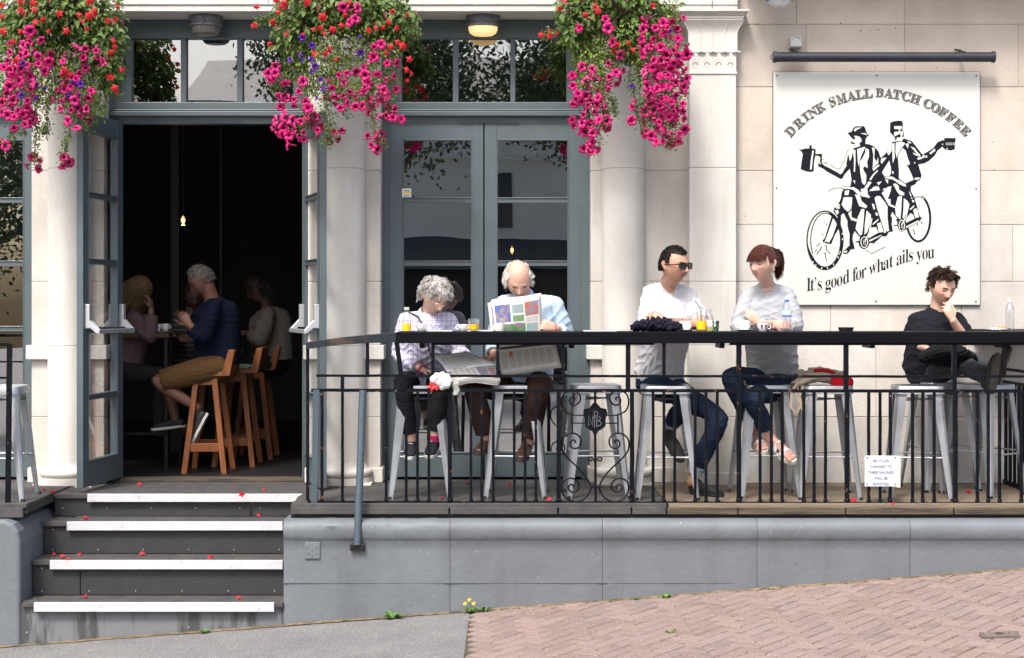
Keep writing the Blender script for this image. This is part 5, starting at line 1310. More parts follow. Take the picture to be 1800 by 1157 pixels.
def strands(mb, Mh, mask, n, length, comb, lift=.25, curl=0, cf=14, r=.0016, seg=7, seed=1, grav=.3, s=1.0, jitter=.15, offs=.003, lock=1):
    rg = random.Random(seed); c = 0; inv = None; ln = 0; v0 = None
    while c < n:
        if ln <= 0:
            v0 = Vector((rg.gauss(0,1), rg.gauss(0,1), rg.gauss(0,1))).normalized(); ln = lock; lseed = rg.random()
        v = (v0+Vector((rg.gauss(0,1), rg.gauss(0,1), rg.gauss(0,1)))*.06).normalized() if lock > 1 else v0
        if lock > 1 and not mask(v0): ln = 0; c += .02; continue
        ln -= 1
        if not mask(v): 
            c += .02; continue
        c += 1
        p = Vector((.0765*v.x, .098*v.y+(.006 if v.y > 0 else 0), .117*v.z))*s+v*offs; L_ = length*rg.uniform(.7,1.2); rk = random.Random(lseed) if lock > 1 else rg; d = (comb(v)+v*lift+Vector((rk.gauss(0,jitter), rk.gauss(0,jitter), rk.gauss(0,jitter)))).normalized()
        g = (Mh.to_3x3().transposed() @ Vector((0,0,-1)))*grav; ph = rk.uniform(0,6.28); L_ = L_ if lock == 1 else length*(.75+.4*rk.random())*rg.uniform(.9,1.1); st = L_/seg; q = [p]
        e1 = d.orthogonal().normalized(); e2 = d.cross(e1)
        for k in range(seg):
            d = (d+g*.5/seg*2).normalized(); p = p+d*st
            # keep outside of the skull
            w_ = Vector((p.x/(.079*s), p.y/(.103*s), p.z/(.120*s)))
            if w_.length < 1.03: p = p*(1.03/max(.3,w_.length))
            cc = curl*(k+1)/seg; q.append(p+(e1*math.cos(ph+cf*k/seg)+e2*math.sin(ph+cf*k/seg))*cc)
        mb.tube([Mh @ x for x in q], [r*(1-.55*i/len(q)) for i in range(len(q))], 3)
def shell(mb, Mh, mask, th=.006, s=1.0, lump=.0, seed=0, nu=150, nv=104):
    """close-fitting cap of hair where mask(dir) is true"""
    idx = {}; vs = []; fs = []
    def P_(i, j):
        k = (i % nu, j)
        if k not in idx:
            a = math.pi*j/nv; b = 2*math.pi*i/nu; v = Vector((math.sin(a)*math.sin(b), -math.sin(a)*math.cos(b), math.cos(a)))
            t = th*(1 if mask(v) else .2)+lump*noise.noise(v*5+Vector((seed,0,0)))+lump*.6*noise.noise(v*13+Vector((seed,4,0)))
            idx[k] = len(vs); y = .098*v.y+(.006 if v.y > 0 else 0); vs.append(Mh @ (Vector((.0765*v.x, y, .117*v.z))*s+v*t))
        return idx[k]
    for j in range(nv):
        for i in range(nu):
            a = math.pi*(j+.5)/nv; b = 2*math.pi*(i+.5)/nu; v = Vector((math.sin(a)*math.sin(b), -math.sin(a)*math.cos(b), math.cos(a)))
            if mask(v): fs.append((P_(i,j), P_(i+1,j), P_(i+1,j+1), P_(i,j+1)))
    mb.add(vs, fs)
M['skin'] = mat('skin', (.55,.33,.24), .5, attr='tint', bump=.06, bs=180, subs=.12)
def mouth_line(o, Mh, s):
    T = lambda p: Mh @ (Vector(p)*s)
    mb = MB(); mb.tube([T((-.022,-.0885,-.0605)), T((-.010,-.0955,-.0592)), T((0,-.0970,-.0597)), T((.010,-.0955,-.0592)), T((.022,-.0885,-.0605))], [.0012,.0026,.0024,.0026,.0012], 6); mb.build('mouth', mat('mouth line', (.17,.055,.045), .6), o, smooth=True)
def hairmat(name, c1, c2): return mat(name, c1, .45, var=.5, vs=60, col2=c2, thr=(.35,.65), spec=.15)

def face_tint(me, Mh, tone, s=1.0, lips=(.9,.45,.45), stubble=0, blush=.25, extra=None):
    """real colouring of skin: lips, cheeks, nose and ears redder, stubble greyer"""
    p = arr(me); inv = np.array(Mh.inverted()); l = (p@inv[:3,:3].T+inv[:3,3])/s; x, y, z = np.abs(l[:,0]), l[:,1], l[:,2]
    col = np.tile(np.array(tone), (len(p),1)); nearh = (np.linalg.norm(l/np.array([.09,.12,.13]), axis=1) < 1.25)
    fr = (y < -.03)*nearh
    def mixin(w_, c): 
        nonlocal col
        w_ = np.clip(w_, 0, 1)[:,None]; col = col*(1-w_)+np.array(c)*w_
    t = np.array(tone)
    mixin(blush*fr*np.exp(-((x-.042)/.018)**2-((z+.022)/.016)**2), t*np.array([1.0,.62,.6]))
    mixin(blush*1.2*fr*np.exp(-(x/.012)**2-((z+.032)/.012)**2), t*np.array([1.0,.62,.6]))
    mixin(.5*blush*nearh*(x > .076), t*np.array([1.0,.6,.55]))
    mixin(.45*fr*np.exp(-((x-.031)/.015)**2-((z-.002)/.009)**2), t*np.array([.75,.6,.6]))
    if stubble: mixin(stubble*fr*(1/(1+np.exp((z+.045)/.006)))*(1-.4*np.exp(-(x/.02)**2-((z+.059)/.006)**2)), t*np.array([.52,.55,.6]))
    lw = np.exp(-np.clip((x/.021), 0, 9)**4-((z+.0595)/.0085)**4); mixin(.95*fr*lw, t*np.array(lips))
    if extra is not None: col = extra(p, col)
    at = me.color_attributes.new('tint', 'FLOAT_COLOR', 'POINT'); b = np.ones((len(p),4)); b[:,:3] = col; at.data.foreach_set('color', b.ravel())
def face_details(root, Mh, s, browm, closed=False, brow=.0030, eyecol=(.05,.035,.02), lash=.0023, half=False):
    """eyes, lids and brows as small meshes on the face"""
    T = lambda p: Mh @ (Vector(p)*s)
    bm_ = MB(); lm = M['black']
    for sx in (-1, 1):
        mb = MB(); mb.tube([T((sx*.013,-.0925,.0180)), T((sx*.025,-.0915,.0225)), T((sx*.037,-.0850,.0235)), T((sx*.047,-.0765,.0180))], [brow*.8*s,brow*1.2*s,brow*s,brow*.4*s], 6); mb.build('eyebrow', browm, root, smooth=True)
        if not closed:
            mb = MB(); mb.ball((0,0,0), .0115*s, 16, M=Matrix.Translation(T((sx*.031,-.0725,.0035)))); mb.build('eyeball', M['eyewhite'], root, smooth=True)
            mb = MB(); mb.ball((0,0,0), .0058*s, 10, M=Matrix.Translation(T((sx*.0315,-.0790,.003)))); mb.build('iris', M['iris'], root, smooth=True)
        zl = .0085 if not closed else .0005
        mb = MB(); mb.tube([T((sx*.018,-.0785,.0015)), T((sx*.025,-.0808,-.0015)), T((sx*.034,-.0795,-.002)), T((sx*.044,-.0735,.0005))], [.0008*s,lash*1.3*s,lash*1.3*s,.0008*s], 5); mb.build('eyelashes', lm, root)
        if half or closed:
            pass
M['eyewhite'] = mat('eye white', (.6,.57,.54), .2); M['iris'] = mat('iris', (.06,.04,.03), .1)

def cloth(root, name, mbx, voxel, m, amp=.004, freq=28, seed=1, it=5, axis=(0,0,1)):
    me = fuse(mbx, voxel, it); 
    if amp: folds(me, amp, freq, seed, axis)
    me.name = name; me.materials.clear(); me.materials.append(m); return link(name, me, root)
def along(pts, rad, t0, t1):
    """part of a limb polyline between parameters (joint index units)"""
    P_, R_ = [], []
    def at(t):
        i = min(int(t), len(pts)-2); f = t-i; return Vector(pts[i]).lerp(Vector(pts[i+1]), f), rad[i]+(rad[i+1]-rad[i])*f
    ts = [t0]+[k for k in range(len(pts)) if t0 < k < t1]+[t1]
    for t in ts: a, b = at(t); P_.append(a); R_.append(b)
    return P_, R_
def limb_pts(j): return [Vector(q) for q in j]

def person(label, tone, head, nb, torso, arms, legs, top=None, bottom=None, voxel=.0045, hs=1.0, jaw=1, nose=1, fem=0, lips=(.85,.42,.42), stubble=0, blush=.25, tors=None,
           armr=(.052,.043,.038,.027), legr=(.088,.06,.052,.036), group=None, extra=None, cat='person', detail=True, closed=False, browm=None, brow=.0031, feet=True, sref=None):
    """torso: [(point, half width, half depth)...] pelvis first; arms: (shoulder, elbow, wrist, dir, palm, side, curl); legs: (hip, knee, ankle)"""
    c, f = head[0], head[1]; Mh = head_matrix(c, f, head[2] if len(head) > 2 else 0) @ Matrix.Diagonal((hs,hs,hs,1)); hs = 1.0
    mb = MB(); head_mesh(mb, Mh, hs, jaw, nose, fem)
    ref = sref or (1,0,0)
    nk = Mh @ (Vector((0,.022,-.062))*hs)
    chain(mb, [nb-Vector((0,0,.03)), nb, nb.lerp(nk,.5), nk, nk.lerp(c,.3)], [.070-.008*fem,.062-.009*fem,.057-.010*fem,.057-.010*fem,.052], ref=ref)
    tp = [t[0] for t in torso]+[nb-Vector((0,0,.03))]; tr = [(t[1]*.8,t[2]*.8) for t in torso]+[(.055,.05)]
    chain(mb, tp, tr, ref=ref)
    sh = []
    for a in arms:
        S_, E, W = a[0], a[1], a[2]; chain(mb, [nb-Vector((0,0,.03)), S_], [.045,.045]); E1 = S_.lerp(E,.55)
        chain(mb, [S_, E1, E, E.lerp(W,.35), W], [armr[0]*.9, armr[1], armr[2], armr[2]*1.02, (armr[3]*1.12,armr[3]*.85)], ref=Vector(a[3]).cross(Vector(a[4])))
        if len(a) > 3 and a[3] is not None:
            hand(mb, W, a[3], a[4], a[5], a[6], s=.98 if not fem else .9, spread=.1, curls=a[7] if len(a) > 7 else None)
    for L_ in legs:
        H_, K, A = L_[:3]; chain(mb, [H_, H_.lerp(K,.6), K, K.lerp(A,.3), K.lerp(A,.7), A], [legr[0]*.85, legr[1]*1.1, legr[1]*.9, legr[2]*1.02, legr[2]*.8, legr[3]])
        if len(L_) > 3 and L_[3] is not None: chain(mb, [A, A.lerp(L_[3],.5), L_[3]], [legr[3],.034,(.036,.018)])
    me = fuse(mb, voxel, 2, .5); me.materials.clear(); me.materials.append(M['skin'])
    face_tint(me, Mh, tone, hs, lips, stubble, blush, extra)
    o = link('person', me); tag(o, label, cat, group)
    if detail: face_details(o, Mh, hs, browm or M['black'], True, brow=brow); mouth_line(o, Mh, hs)
    # ---- trousers
    if bottom:
        mb = MB(); pel = torso[0]; w1 = torso[1]
        chain(mb, [pel[0]-Vector((0,0,.02)), pel[0], pel[0].lerp(w1[0],.55)], [(pel[1]*.98,pel[2]),(pel[1]+.004,pel[2]+.006),(pel[1]*.9,pel[2]*.95)], ref=ref, cap=(1,0))
        for k, L_ in enumerate(legs):
            t1 = bottom.get('len', 1.9); H_, K, A = L_[:3]; pad = bottom.get('pad', .012)
            pts = [H_, H_.lerp(K,.55), K, K.lerp(A,.5), A]; rr = [legr[0]+pad, legr[1]*1.18+pad, legr[1]+pad, legr[2]+pad*1.0, legr[3]+pad*1.15]
            p_, r_ = along(pts, rr, 0, t1*2 if t1 <= 2 else 4); chain(mb, p_, r_, cap=(1,0))
        t = cloth(o, bottom.get('name','trousers'), mb, voxel*1.25, bottom['mat'], bottom.get('amp',.005), bottom.get('freq',34), 5, it=3)
    if top:
        mb = MB(); pad = top.get('pad', .012)
        hem = top.get('hem', 0); tp = [t[0] for t in torso]; tr = [(t[1]+pad, t[2]+pad) for t in torso]
        tp[0] = tp[0]+Vector((0,0,hem)); fw = Vector((f[0], f[1], 0)).normalized()*.5+Vector((0,-.5,0)); tl = top.get('tilt', 0); tp.append(nb-fw*tl*.35-Vector((0,0,top.get('neck',.012)+tl*.9))); tr.append((top.get('nr',.07)+.012,top.get('nr',.07)+.008)); tp.append(nb+fw*tl*.6-Vector((0,0,top.get('neck',.012)+tl*.25))); tr.append((top.get('nr',.07),top.get('nr',.07)*.95))
        chain(mb, tp, tr, ref=ref, cap=(0,0), n=24, sq=2.3)
        for k, a in enumerate(arms):
            S_, E, W = a[0], a[1], a[2]; chain(mb, [nb-Vector((0,0,.040)), nb.lerp(S_,.5)-Vector((0,0,.014)), S_], [.052,.054,armr[0]+pad*.6])
            pts = [S_, S_.lerp(E,.5), E, E.lerp(W,.5), W]; sl = top.get('sleeve', (4,4))[k]; lo = top.get('loose', .0)
            rr = [armr[0]+pad*.6, armr[1]*1.06+pad+lo*.8, armr[2]+pad+lo, armr[2]+pad+lo*.8, armr[3]+pad+.004+lo*.4]
            p_, r_ = along(pts, rr, 0, sl); chain(mb, p_, r_, cap=(1,0))
        t = cloth(o, top.get('name','shirt'), mb, voxel*1.2, top['mat'], top.get('amp',.005), top.get('freq',26), top.get('seed',2), it=3)
        if top.get('rib'):
            mb = MB(); zc_ = nb-Vector((0,0,top.get('neck',.012)-.002)); tdir = (nk-nb).normalized(); u = Vector(ref); u = (u-tdir*u.dot(tdir)).normalized(); v = tdir.cross(u); r0 = top.get('nr',.07)-.004
            mb.tube([zc_+u*r0*math.cos(R(a))+v*r0*.95*math.sin(R(a))-Vector((0,0,.010 if a < 0 else .0))*0 for a in range(0,360,15)], .0065, 6, close=True); mb.build('neckband', top['rib'], t, smooth=True)
        if top.get('collar'):
            tdir = (nk-nb).normalized(); u = Vector(ref); u = (u-tdir*u.dot(tdir)).normalized(); v = tdir.cross(u); mb = MB(); vs = []
            # which way is the front of the body
            fr_ = Vector((f[0], f[1], 0)); 
            if fr_.length < .1: fr_ = Vector((0,-1,0))
            fr_ = (fr_.normalized()+Vector((0,-1,0))*.6); a0 = math.atan2(fr_.dot(v), fr_.dot(u)); K = 30
            for i in range(K+1):
                a = a0+R(22)+(2*math.pi-R(44))*i/K; rr0 = .060; e = u*math.cos(a)+v*math.sin(a); fall = min(i, K-i)/K
                pt = .022 if fall < .06 else 0
                b0 = nb+e*rr0-Vector((0,0,.012)); b1 = b0+tdir*(.036-.012*(1-min(1,fall*5)))+e*.004; b2 = b1+e*.022-Vector((0,0,.030+pt)); vs += [b0, b1, b2]
            fs = [(3*i+j, 3*i+3+j, 3*i+4+j, 3*i+1+j) for i in range(K) for j in (0,1)]
            mb.add(vs, fs); cc = mb.build('collar', top['mat'], t, smooth=False); sm = cc.modifiers.new('s','SOLIDIFY'); sm.thickness = .003
    return o, Mh
def shoe(root, A, H_, T_, up, um, sm_, w_=.044, ankle=.045, name='shoe', laces=None):
    """A ankle joint, H_ heel bottom, T_ toe bottom, up = direction away from the sole"""
    d = (T_-H_); L_ = d.length; d.normalize(); up = Vector(up); up = (up-d*up.dot(d)).normalized(); sd_ = d.cross(up)
    r = thing_part = None
    mb = MB(); q = lambda t, h: H_+d*L_*t+up*h
    chain(mb, [q(.10,.036), q(.30,.040), q(.52,.037), q(.74,.030), q(.90,.024)], [(w_*.78,.036),(w_*.84,.040),(w_*.92,.034),(w_*1.0,.026),(w_*.78,.019)], ref=sd_, sq=2.3)
    chain(mb, [q(.24,.03), q(.22,.06), A.lerp(q(.2,.07),.4)], [(.036,.046),(.035,.042),(ankle*.86,ankle*.92)], ref=sd_, cap=(1,0))
    me = fuse(mb, .0045, 2); me.name = name; me.materials.clear(); me.materials.append(um); o = link(name, me, root)
    mb = MB(); out = []; n = 28
    for k in range(n):
        a = 2*math.pi*k/n; x = .5+.52*math.cos(a); wv = w_*(1.0+.1*math.cos(a))*(abs(math.sin(a))**.75)*math.copysign(1, math.sin(a))*(1-.18*math.exp(-((x-.4)/.16)**2))
        out.append((x, wv))
    vs = [H_+d*L_*x+sd_*y_-up*.004 for x, y_ in out]+[H_+d*L_*x+sd_*y_+up*.018 for x, y_ in out]
    mb.add(vs, [tuple(range(n-1,-1,-1)), tuple(range(n,2*n))]+[(k, (k+1) % n, (k+1) % n+n, k+n) for k in range(n)])
    mb.build('sole', sm_, o, bevel=.003)
    if laces:
        mb = MB()
        for t in (.42,.5,.58,.66):
            c = q(t, .074-.02*(t-.4)*4); mb.tube([c-sd_*.016, c+up*.003, c+sd_*.016], .003, 5)
        mb.build('laces', laces, o)
    return o
# ---------------------------------------------------------------- the people at the counter and inside
V = Vector
def plaid(name, base, c2, c3, sx, sz):
    m = mat(name, base, .85, bump=.15, bs=120); t = m.node_tree; N = t.nodes; L = t.links; b = N['Principled BSDF']
    tc = N.new('ShaderNodeTexCoord'); sp = N.new('ShaderNodeSeparateXYZ'); L.new(tc.outputs['Object'], sp.inputs[0]); col = None
    prev = base
    for ax, sc, c, wd in (('X',sx,c2,.0),('Z',sz,c2,.0),('X',sx*2,c3,.7),('Z',sz*2,c3,.7)):
        a = N.new('ShaderNodeMath'); a.operation = 'MULTIPLY'; a.inputs[1].default_value = sc; L.new(sp.outputs[ax], a.inputs[0])
        s_ = N.new('ShaderNodeMath'); s_.operation = 'SINE'; L.new(a.outputs[0], s_.inputs[0])
        g = N.new('ShaderNodeMath'); g.operation = 'GREATER_THAN'; g.inputs[1].default_value = wd; L.new(s_.outputs[0], g.inputs[0])
        k = N.new('ShaderNodeMath'); k.operation = 'MULTIPLY'; k.inputs[1].default_value = .5; L.new(g.outputs[0], k.inputs[0])
        mx = N.new('ShaderNodeMix'); mx.data_type = 'RGBA'; L.new(k.outputs[0], mx.inputs[0]); mx.inputs[7].default_value = (*c,1)
        if col is None: mx.inputs[6].default_value = (*base,1)
        else: L.new(col, mx.inputs[6])
        col = mx.outputs[2]
    L.new(col, b.inputs['Base Color']); return m
def fabric(name, c, var=.12, rough=.9, c2=None, vs=14, **k): return mat(name, c, rough, var=var, vs=vs, col2=c2, bump=.2, bs=220, spec=.12, **k)
denim = fabric('dark blue denim', (.009,.015,.032), c2=(.018,.031,.060), vs=7)
CAM = V((0,-CAMD,CZ))
def hairobj(mb, name, m, o): return mb.build(name, m, o, smooth=True)

# ---- A: woman with short grey hair reading
skinA = (.60,.38,.28)
plaidA = plaid('lavender checked cotton', (.52,.51,.62), (.22,.20,.40), (.70,.68,.76), 190, 190)
o, Mh = person('grey haired person in a lavender checked shirt reading a paper on the lap', skinA,
    (P(766,521,-.72), (.42,-.66,-.58), R(6)), P(755,549,-.62),
    [(P(744,668,-.50),.165,.135), (P(746,628,-.54),.155,.125), (P(749,588,-.60),.165,.12), (P(752,564,-.62),.145,.09)],
    [(P(714,564,-.60), P(703,622,-.56), P(744,651,-.72), V((.75,-.45,-.12)), V((0,-.2,-1)), -1, .35), (P(789,565,-.60), P(806,618,-.58), P(823,636,-.74), V((.85,-.35,.05)), V((0,-.3,-1)), 1, .3)],
    [(P(722,672,-.50), P(709,673,-.88), P(722,776,-.80)), (P(766,672,-.50), P(777,676,-.88), P(764,770,-.82))],
    top=dict(mat=plaidA, sleeve=(3.55,3.3), loose=.008, hem=-.005, amp=.007, freq=24, collar=True, nr=.066, pad=.014), bottom=dict(mat=fabric('black trousers', (.014,.015,.018)), len=1.86, pad=.008), fem=.6, hs=1.07, closed=True, browm=hairmat('grey brow', (.25,.24,.23), (.12,.11,.1)), lips=(.8,.5,.5), blush=.35)
hg = hairmat('grey hair', (.50,.49,.47), (.13,.125,.12)); mb = MB()
mA = lambda v: (v.z > .05-.1*v.y and not (v.y < -.55 and v.z < .45)) or (v.y > .15 and v.z > -.5)
shell(mb, Mh, mA, .009, lump=.006, seed=3)
strands(mb, Mh, mA, 2600, .032, lambda v: V((v.x*.6, v.y*.7+.15 if v.y > 0 else -.45, -.25)), lift=.22, curl=.006, cf=5, r=.0018, seed=4, grav=.45, offs=.008, lock=16, jitter=.28)
hairobj(mb, 'hair', hg, o)
gm_ = mat('silver wire', (.5,.5,.52), .25, .9)
def glasses(o, Mh, m, r=.0009, w_=.020, h=.015, lens=None, temple=True, z=.0, y=-.105):
    mb = MB(); T = lambda p: Mh @ V(p)
    for sx in (-1, 1):
        se = .6 if lens else .9; pw = lambda q: math.copysign(abs(q)**se, q); pts = [T((sx*.032+w_*pw(math.cos(R(a))), y+.012*abs(math.cos(R(a)))*(1 if math.cos(R(a))*sx > 0 else 0), z+h*pw(math.sin(R(a))))) for a in range(0,360,15)]
        mb.tube(pts, r, 6, close=True)
        if temple: mb.tube([T((sx*(.032+w_),y+.012,z+h*.4)), T((sx*.078,-.04,z+.006)), T((sx*.082,.02,z+.004))], r, 5)
    mb.tube([T((-.012,y,z+.003)), T((0,y-.003,z+.006)), T((.012,y,z+.003))], r, 5); g = mb.build('glasses', m, o)
    if lens:
        for sx in (-1, 1):
            mb = MB(); n = 20; vs = [T((sx*.032+w_*math.copysign(abs(math.cos(2*math.pi*k/n))**.6,math.cos(2*math.pi*k/n)), y+.001+.010*(1 if math.cos(2*math.pi*k/n)*sx > .3 else 0), z+h*math.copysign(abs(math.sin(2*math.pi*k/n))**.6,math.sin(2*math.pi*k/n)))) for k in range(n)]
            mb.add(vs, [tuple(range(n))]); l = mb.build('lens', lens, g); sm = l.modifiers.new('s','SOLIDIFY'); sm.thickness = .003
glasses(o, Mh, gm_)
mb = MB(); a = P(712,556,-.66); mb.tube([P(716,548,-.60), P(735,556,-.74), P(748,585,-.77), P(757,625,-.73)], .006, 6); mb.build('bag_strap', M['black'], o)
mb = MB(); W = P(742,650,-.715); dd = (P(744,651,-.72)-P(703,622,-.56)).normalized(); e1 = dd.orthogonal().normalized(); e2 = dd.cross(e1)
mb.tube([W+(e1*math.cos(R(k))+e2*math.sin(R(k)))*.035 for k in range(0,360,30)], .006, 6, close=True); mb.build('bracelet', mat('pink rubber', (.6,.03,.12), .5), o)
navy = fabric('navy canvas', (.02,.022,.03)); wsole = mat('off white rubber', (.55,.55,.5), .7)
pk = fabric('pink sock', (.5,.03,.13))
for (ax, ay), (hx, hy), (tx, ty) in (((722,776),(724,792),(720,806)), ((764,770),(766,786),(755,804))):
    A_ = P(ax, ay, -.80); H_ = P(hx, hy, -.74); T_ = P(tx, ty, -.97+.02); shoe(o, A_, H_, H_+(T_-H_).normalized()*.24, (0,-.2,1), navy, wsole, .043, .04, laces=M['paper'])
for kx, ax, ay in ((777,764,770),):
    mb = MB(); chain(mb, [P(764.5,764,-.825), P(764,776,-.815)], [.043,.042], cap=(0,0)); mb.build('sock', pk, o, smooth=True)

# ---- B: older man, balding
skinB = (.62,.36,.27)
shB = fabric('pale blue cotton', (.42,.54,.64), var=.08)
o, Mh = person('balding older person in a pale blue shirt reading a newspaper at the counter', skinB,
    (P(911,491,-.70), (.10,-.76,-.64), R(-4)), P(922,520,-.60),
    [(P(925,666,-.48),.175,.15), (P(927,628,-.50),.175,.15), (P(930,575,-.56),.18,.135), (P(928,540,-.59),.165,.105)],
    [(P(887,533,-.60), P(870,600,-.58), P(868,629,-.72), V((-.85,-.25,-.05)), V((0,-.2,-1)), 1, .3), (P(975,535,-.58), P(996,597,-.54), P(978,577,-.76), V((-.88,-.30,.25)), V((-.25,.9,-.1)), 1, .55)],
    [(P(900,672,-.48), P(837,688,-.82), P(853,770,-.74)), (P(945,672,-.48), P(947,684,-.86), P(931,778,-.76))],
    top=dict(mat=shB, sleeve=(3.4,3.55), loose=.012, hem=-.0, amp=.008, freq=20, collar=True, nr=.07, pad=.014, seed=7), bottom=dict(mat=fabric('brown corduroy trousers', (.034,.018,.014), c2=(.018,.010,.008)), len=1.9, pad=.022), hs=1.12, closed=True, browm=hairmat('white brow', (.6,.58,.55), (.35,.33,.3)), lips=(.85,.5,.5), blush=.7, nose=1.15, jaw=.85, brow=.0018)
hw = hairmat('white hair', (.70,.68,.64), (.40,.38,.35)); mb = MB()
mB = lambda v: (abs(v.x) > .5 or v.y > .35) and -.30 < v.z < .48+.25*max(0,v.y) and v.y > -.42
shell(mb, Mh, mB, .005, lump=.004, seed=6)
strands(mb, Mh, mB, 1500, .024, lambda v: V((v.x*.3, .6, -.5)), lift=.16, curl=.002, cf=3, r=.0014, seed=9, grav=.3, offs=.004, lock=12, jitter=.3)
hairobj(mb, 'hair', hw, o)
brn = mat('brown leather', (.045,.02,.013), .45, var=.3); dks = mat('dark sole', (.03,.02,.015), .7)
shoe(o, P(931,778,-.76), P(926,796,-.70), P(915,812,-.95), (0,-.25,1), brn, dks, .047, .045)
shoe(o, P(853,770,-.74), P(862,788,-.66), P(838,800,-.88), (0,-.2,1), brn, dks, .047, .045)
mb = MB(); W = P(977,577,-.765); mb.tube([W+V((0,math.cos(R(k)),math.sin(R(k))))*.032 for k in range(0,360,30)], .004, 6, close=True); mb.build('bracelet', mat('red cord', (.4,.02,.04), .6), o)

# ---- C: man in white t-shirt and sunglasses
skinC = (.44,.235,.155)
tw = fabric('white cotton', (.52,.53,.555), var=.05)
def tattoo(c0, c1, rad, dens, seed, tone):
    def f(p, col):
        a, b = np.array(c0), np.array(c1); ab = b-a; t = np.clip(((p-a)@ab)/(ab@ab), 0, 1); d = np.linalg.norm(p-a-t[:,None]*ab, axis=1)
        rg = np.random.RandomState(seed); w_ = np.zeros(len(p))
        for i in range(4):
            k = rg.normal(size=3)*160; w_ += np.abs(np.sin(p@k+np.sin(p@(rg.normal(size=3)*90))*2)) < .28
        w_ = (w_ > 0)*(d < rad)*(t > .02)*(t < .98)*dens; return col*(1-w_[:,None])+np.array([.07,.08,.09])*w_[:,None]
    return f
tC = tattoo(P(1240,575,-.70), P(1172,567,-.82), .055, .75, 3, skinC)
o, Mh = person('person in a white t-shirt and black sunglasses with tattooed forearms folded on the counter', skinC,
    (P(1186,467,-.72), (.66,-.74,-.05), R(0)), P(1175,498,-.58),
    [(P(1158,664,-.48),.165,.125), (P(1162,632,-.52),.155,.12), (P(1170,575,-.60),.17,.12), (P(1172,533,-.58),.16,.095)],
    [(P(1143,515,-.56), P(1137,577,-.68), P(1216,571,-.86), V((.86,.18,.38)), V((.2,.95,-.2)), -1, .45), (P(1207,518,-.58), P(1236,572,-.68), P(1170,566,-.86), V((-.88,.2,.42)), V((.1,.95,-.3)), 1, .38)],
    [(P(1142,674,-.50), P(1207,703,-.84), P(1176,752,-.60)), (P(1172,676,-.50), P(1262,738,-.78), P(1215,846,-.66))],
    top=dict(mat=tw, sleeve=(1.75,1.7), loose=.016, hem=.0, amp=.011, freq=16, nr=.070, rib=None, tilt=.045, pad=.013, seed=11), bottom=dict(mat=denim, len=1.80, pad=.014), extra=tC, hs=1.10, stubble=.32, closed=True, browm=M['black'], lips=(.72,.42,.42), nose=1.25, jaw=.95)
hb = hairmat('short black hair', (.022,.018,.016), (.008,.007,.006)); mb = MB()
mC = lambda v: (v.z > .56+.12*abs(v.x) and v.y > -.80) or (v.z > .12 and v.y > -.22) or (v.z > -.30 and v.y > .16)
shell(mb, Mh, mC, .006, lump=.0006, seed=5)
strands(mb, Mh, mC, 2200, .008, lambda v: V((v.x*.5,-.3,.3)), lift=1.0, r=.0013, seg=3, seed=14, grav=0, offs=.006)
hairobj(mb, 'hair', hb, o)
glasses(o, Mh, M['black'], r=.0036, w_=.0275, h=.0185, lens=mat('dark lens', (.008,.009,.01), .06), z=.001, y=-.103)
T = lambda p: Mh @ V(p)
mb = MB(); mb.tube([T((-.02,-.092,-.050)), T((-.008,-.1005,-.0475)), T((.008,-.1005,-.0475)), T((.02,-.092,-.050))], [.0014,.0025,.0025,.0014], 6); mb.build('moustache', hb, o)
for (A_, B_2) in (((1207,703,-.84),(1176,752,-.60)), ((1262,738,-.78),(1215,846,-.66))):
    a, b = P(*A_), P(*B_2); c1, c2 = a.lerp(b,.74), a.lerp(b,.86)
    mb = MB(); chain(mb, [c1,c2], [.058,.056], cap=(0,0), n=20); mb.build('turned_up_cuff', fabric('pale denim reverse', (.33,.37,.42)), o, smooth=True)
blk = mat('black suede', (.012,.011,.011), .8); 
H_ = P(1172,772,-.56); shoe(o, P(1176,752,-.60), H_, H_+V((.07,-.19,-.12)).normalized()*.27, (0,-.35,1), blk, M['dark'], .046, .046)
H_ = V((P(1213,872,-.60).x,-.62,.006)); shoe(o, P(1215,846,-.64), H_, H_+V((.21,-.19,0)).normalized()*.27, (0,0,1), blk, M['dark'], .048, .046)

# ---- D: woman with red-brown ponytail
skinD = (.58,.36,.285)
swt = fabric('pale grey sweatshirt', (.35,.37,.395), var=.08)
o, Mh = person('person with auburn fringe and ponytail in a pale grey sweatshirt with folded arms', skinD,
    (P(1340,464,-.72), (-.70,-.71,-.07), R(2)), P(1348,500,-.59),
    [(P(1358,664,-.48),.165,.13), (P(1357,628,-.52),.165,.125), (P(1352,575,-.58),.165,.12), (P(1350,537,-.59),.145,.09)],
    [(P(1315,521,-.58), P(1299,576,-.66), P(1360,573,-.80), V((.9,.2,.1)), V((0,.9,-.3)), -1, .3), (P(1384,519,-.57), P(1397,573,-.64), P(1336,569,-.86), V((-.72,.12,.68)), V((.25,.95,0)), 1, .32)],
    [(P(1335,672,-.50), P(1287,664,-.88), P(1322,752,-.66)), (P(1378,672,-.50), P(1324,702,-.88), P(1352,768,-.76))],
    top=dict(mat=swt, sleeve=(3.6,2.45), loose=.014, hem=.055, amp=.007, freq=15, nr=.070, rib=None, tilt=.03, pad=.016, seed=15), bottom=dict(mat=denim, len=1.78, pad=.012, name='jeans'), legr=(.094,.064,.052,.033), armr=(.046,.038,.034,.024), fem=1, hs=1.07, browm=hairmat('auburn brow', (.10,.04,.025), (.05,.02,.012)), lips=(.92,.45,.45), blush=.4, jaw=1.0, nose=.95)
ha = hairmat('auburn hair', (.095,.028,.020), (.028,.010,.008)); mb = MB()
mD = lambda v: (v.z > .60) or (v.z > .05 and v.y > -.32) or (v.y > .15 and v.z > -.18)
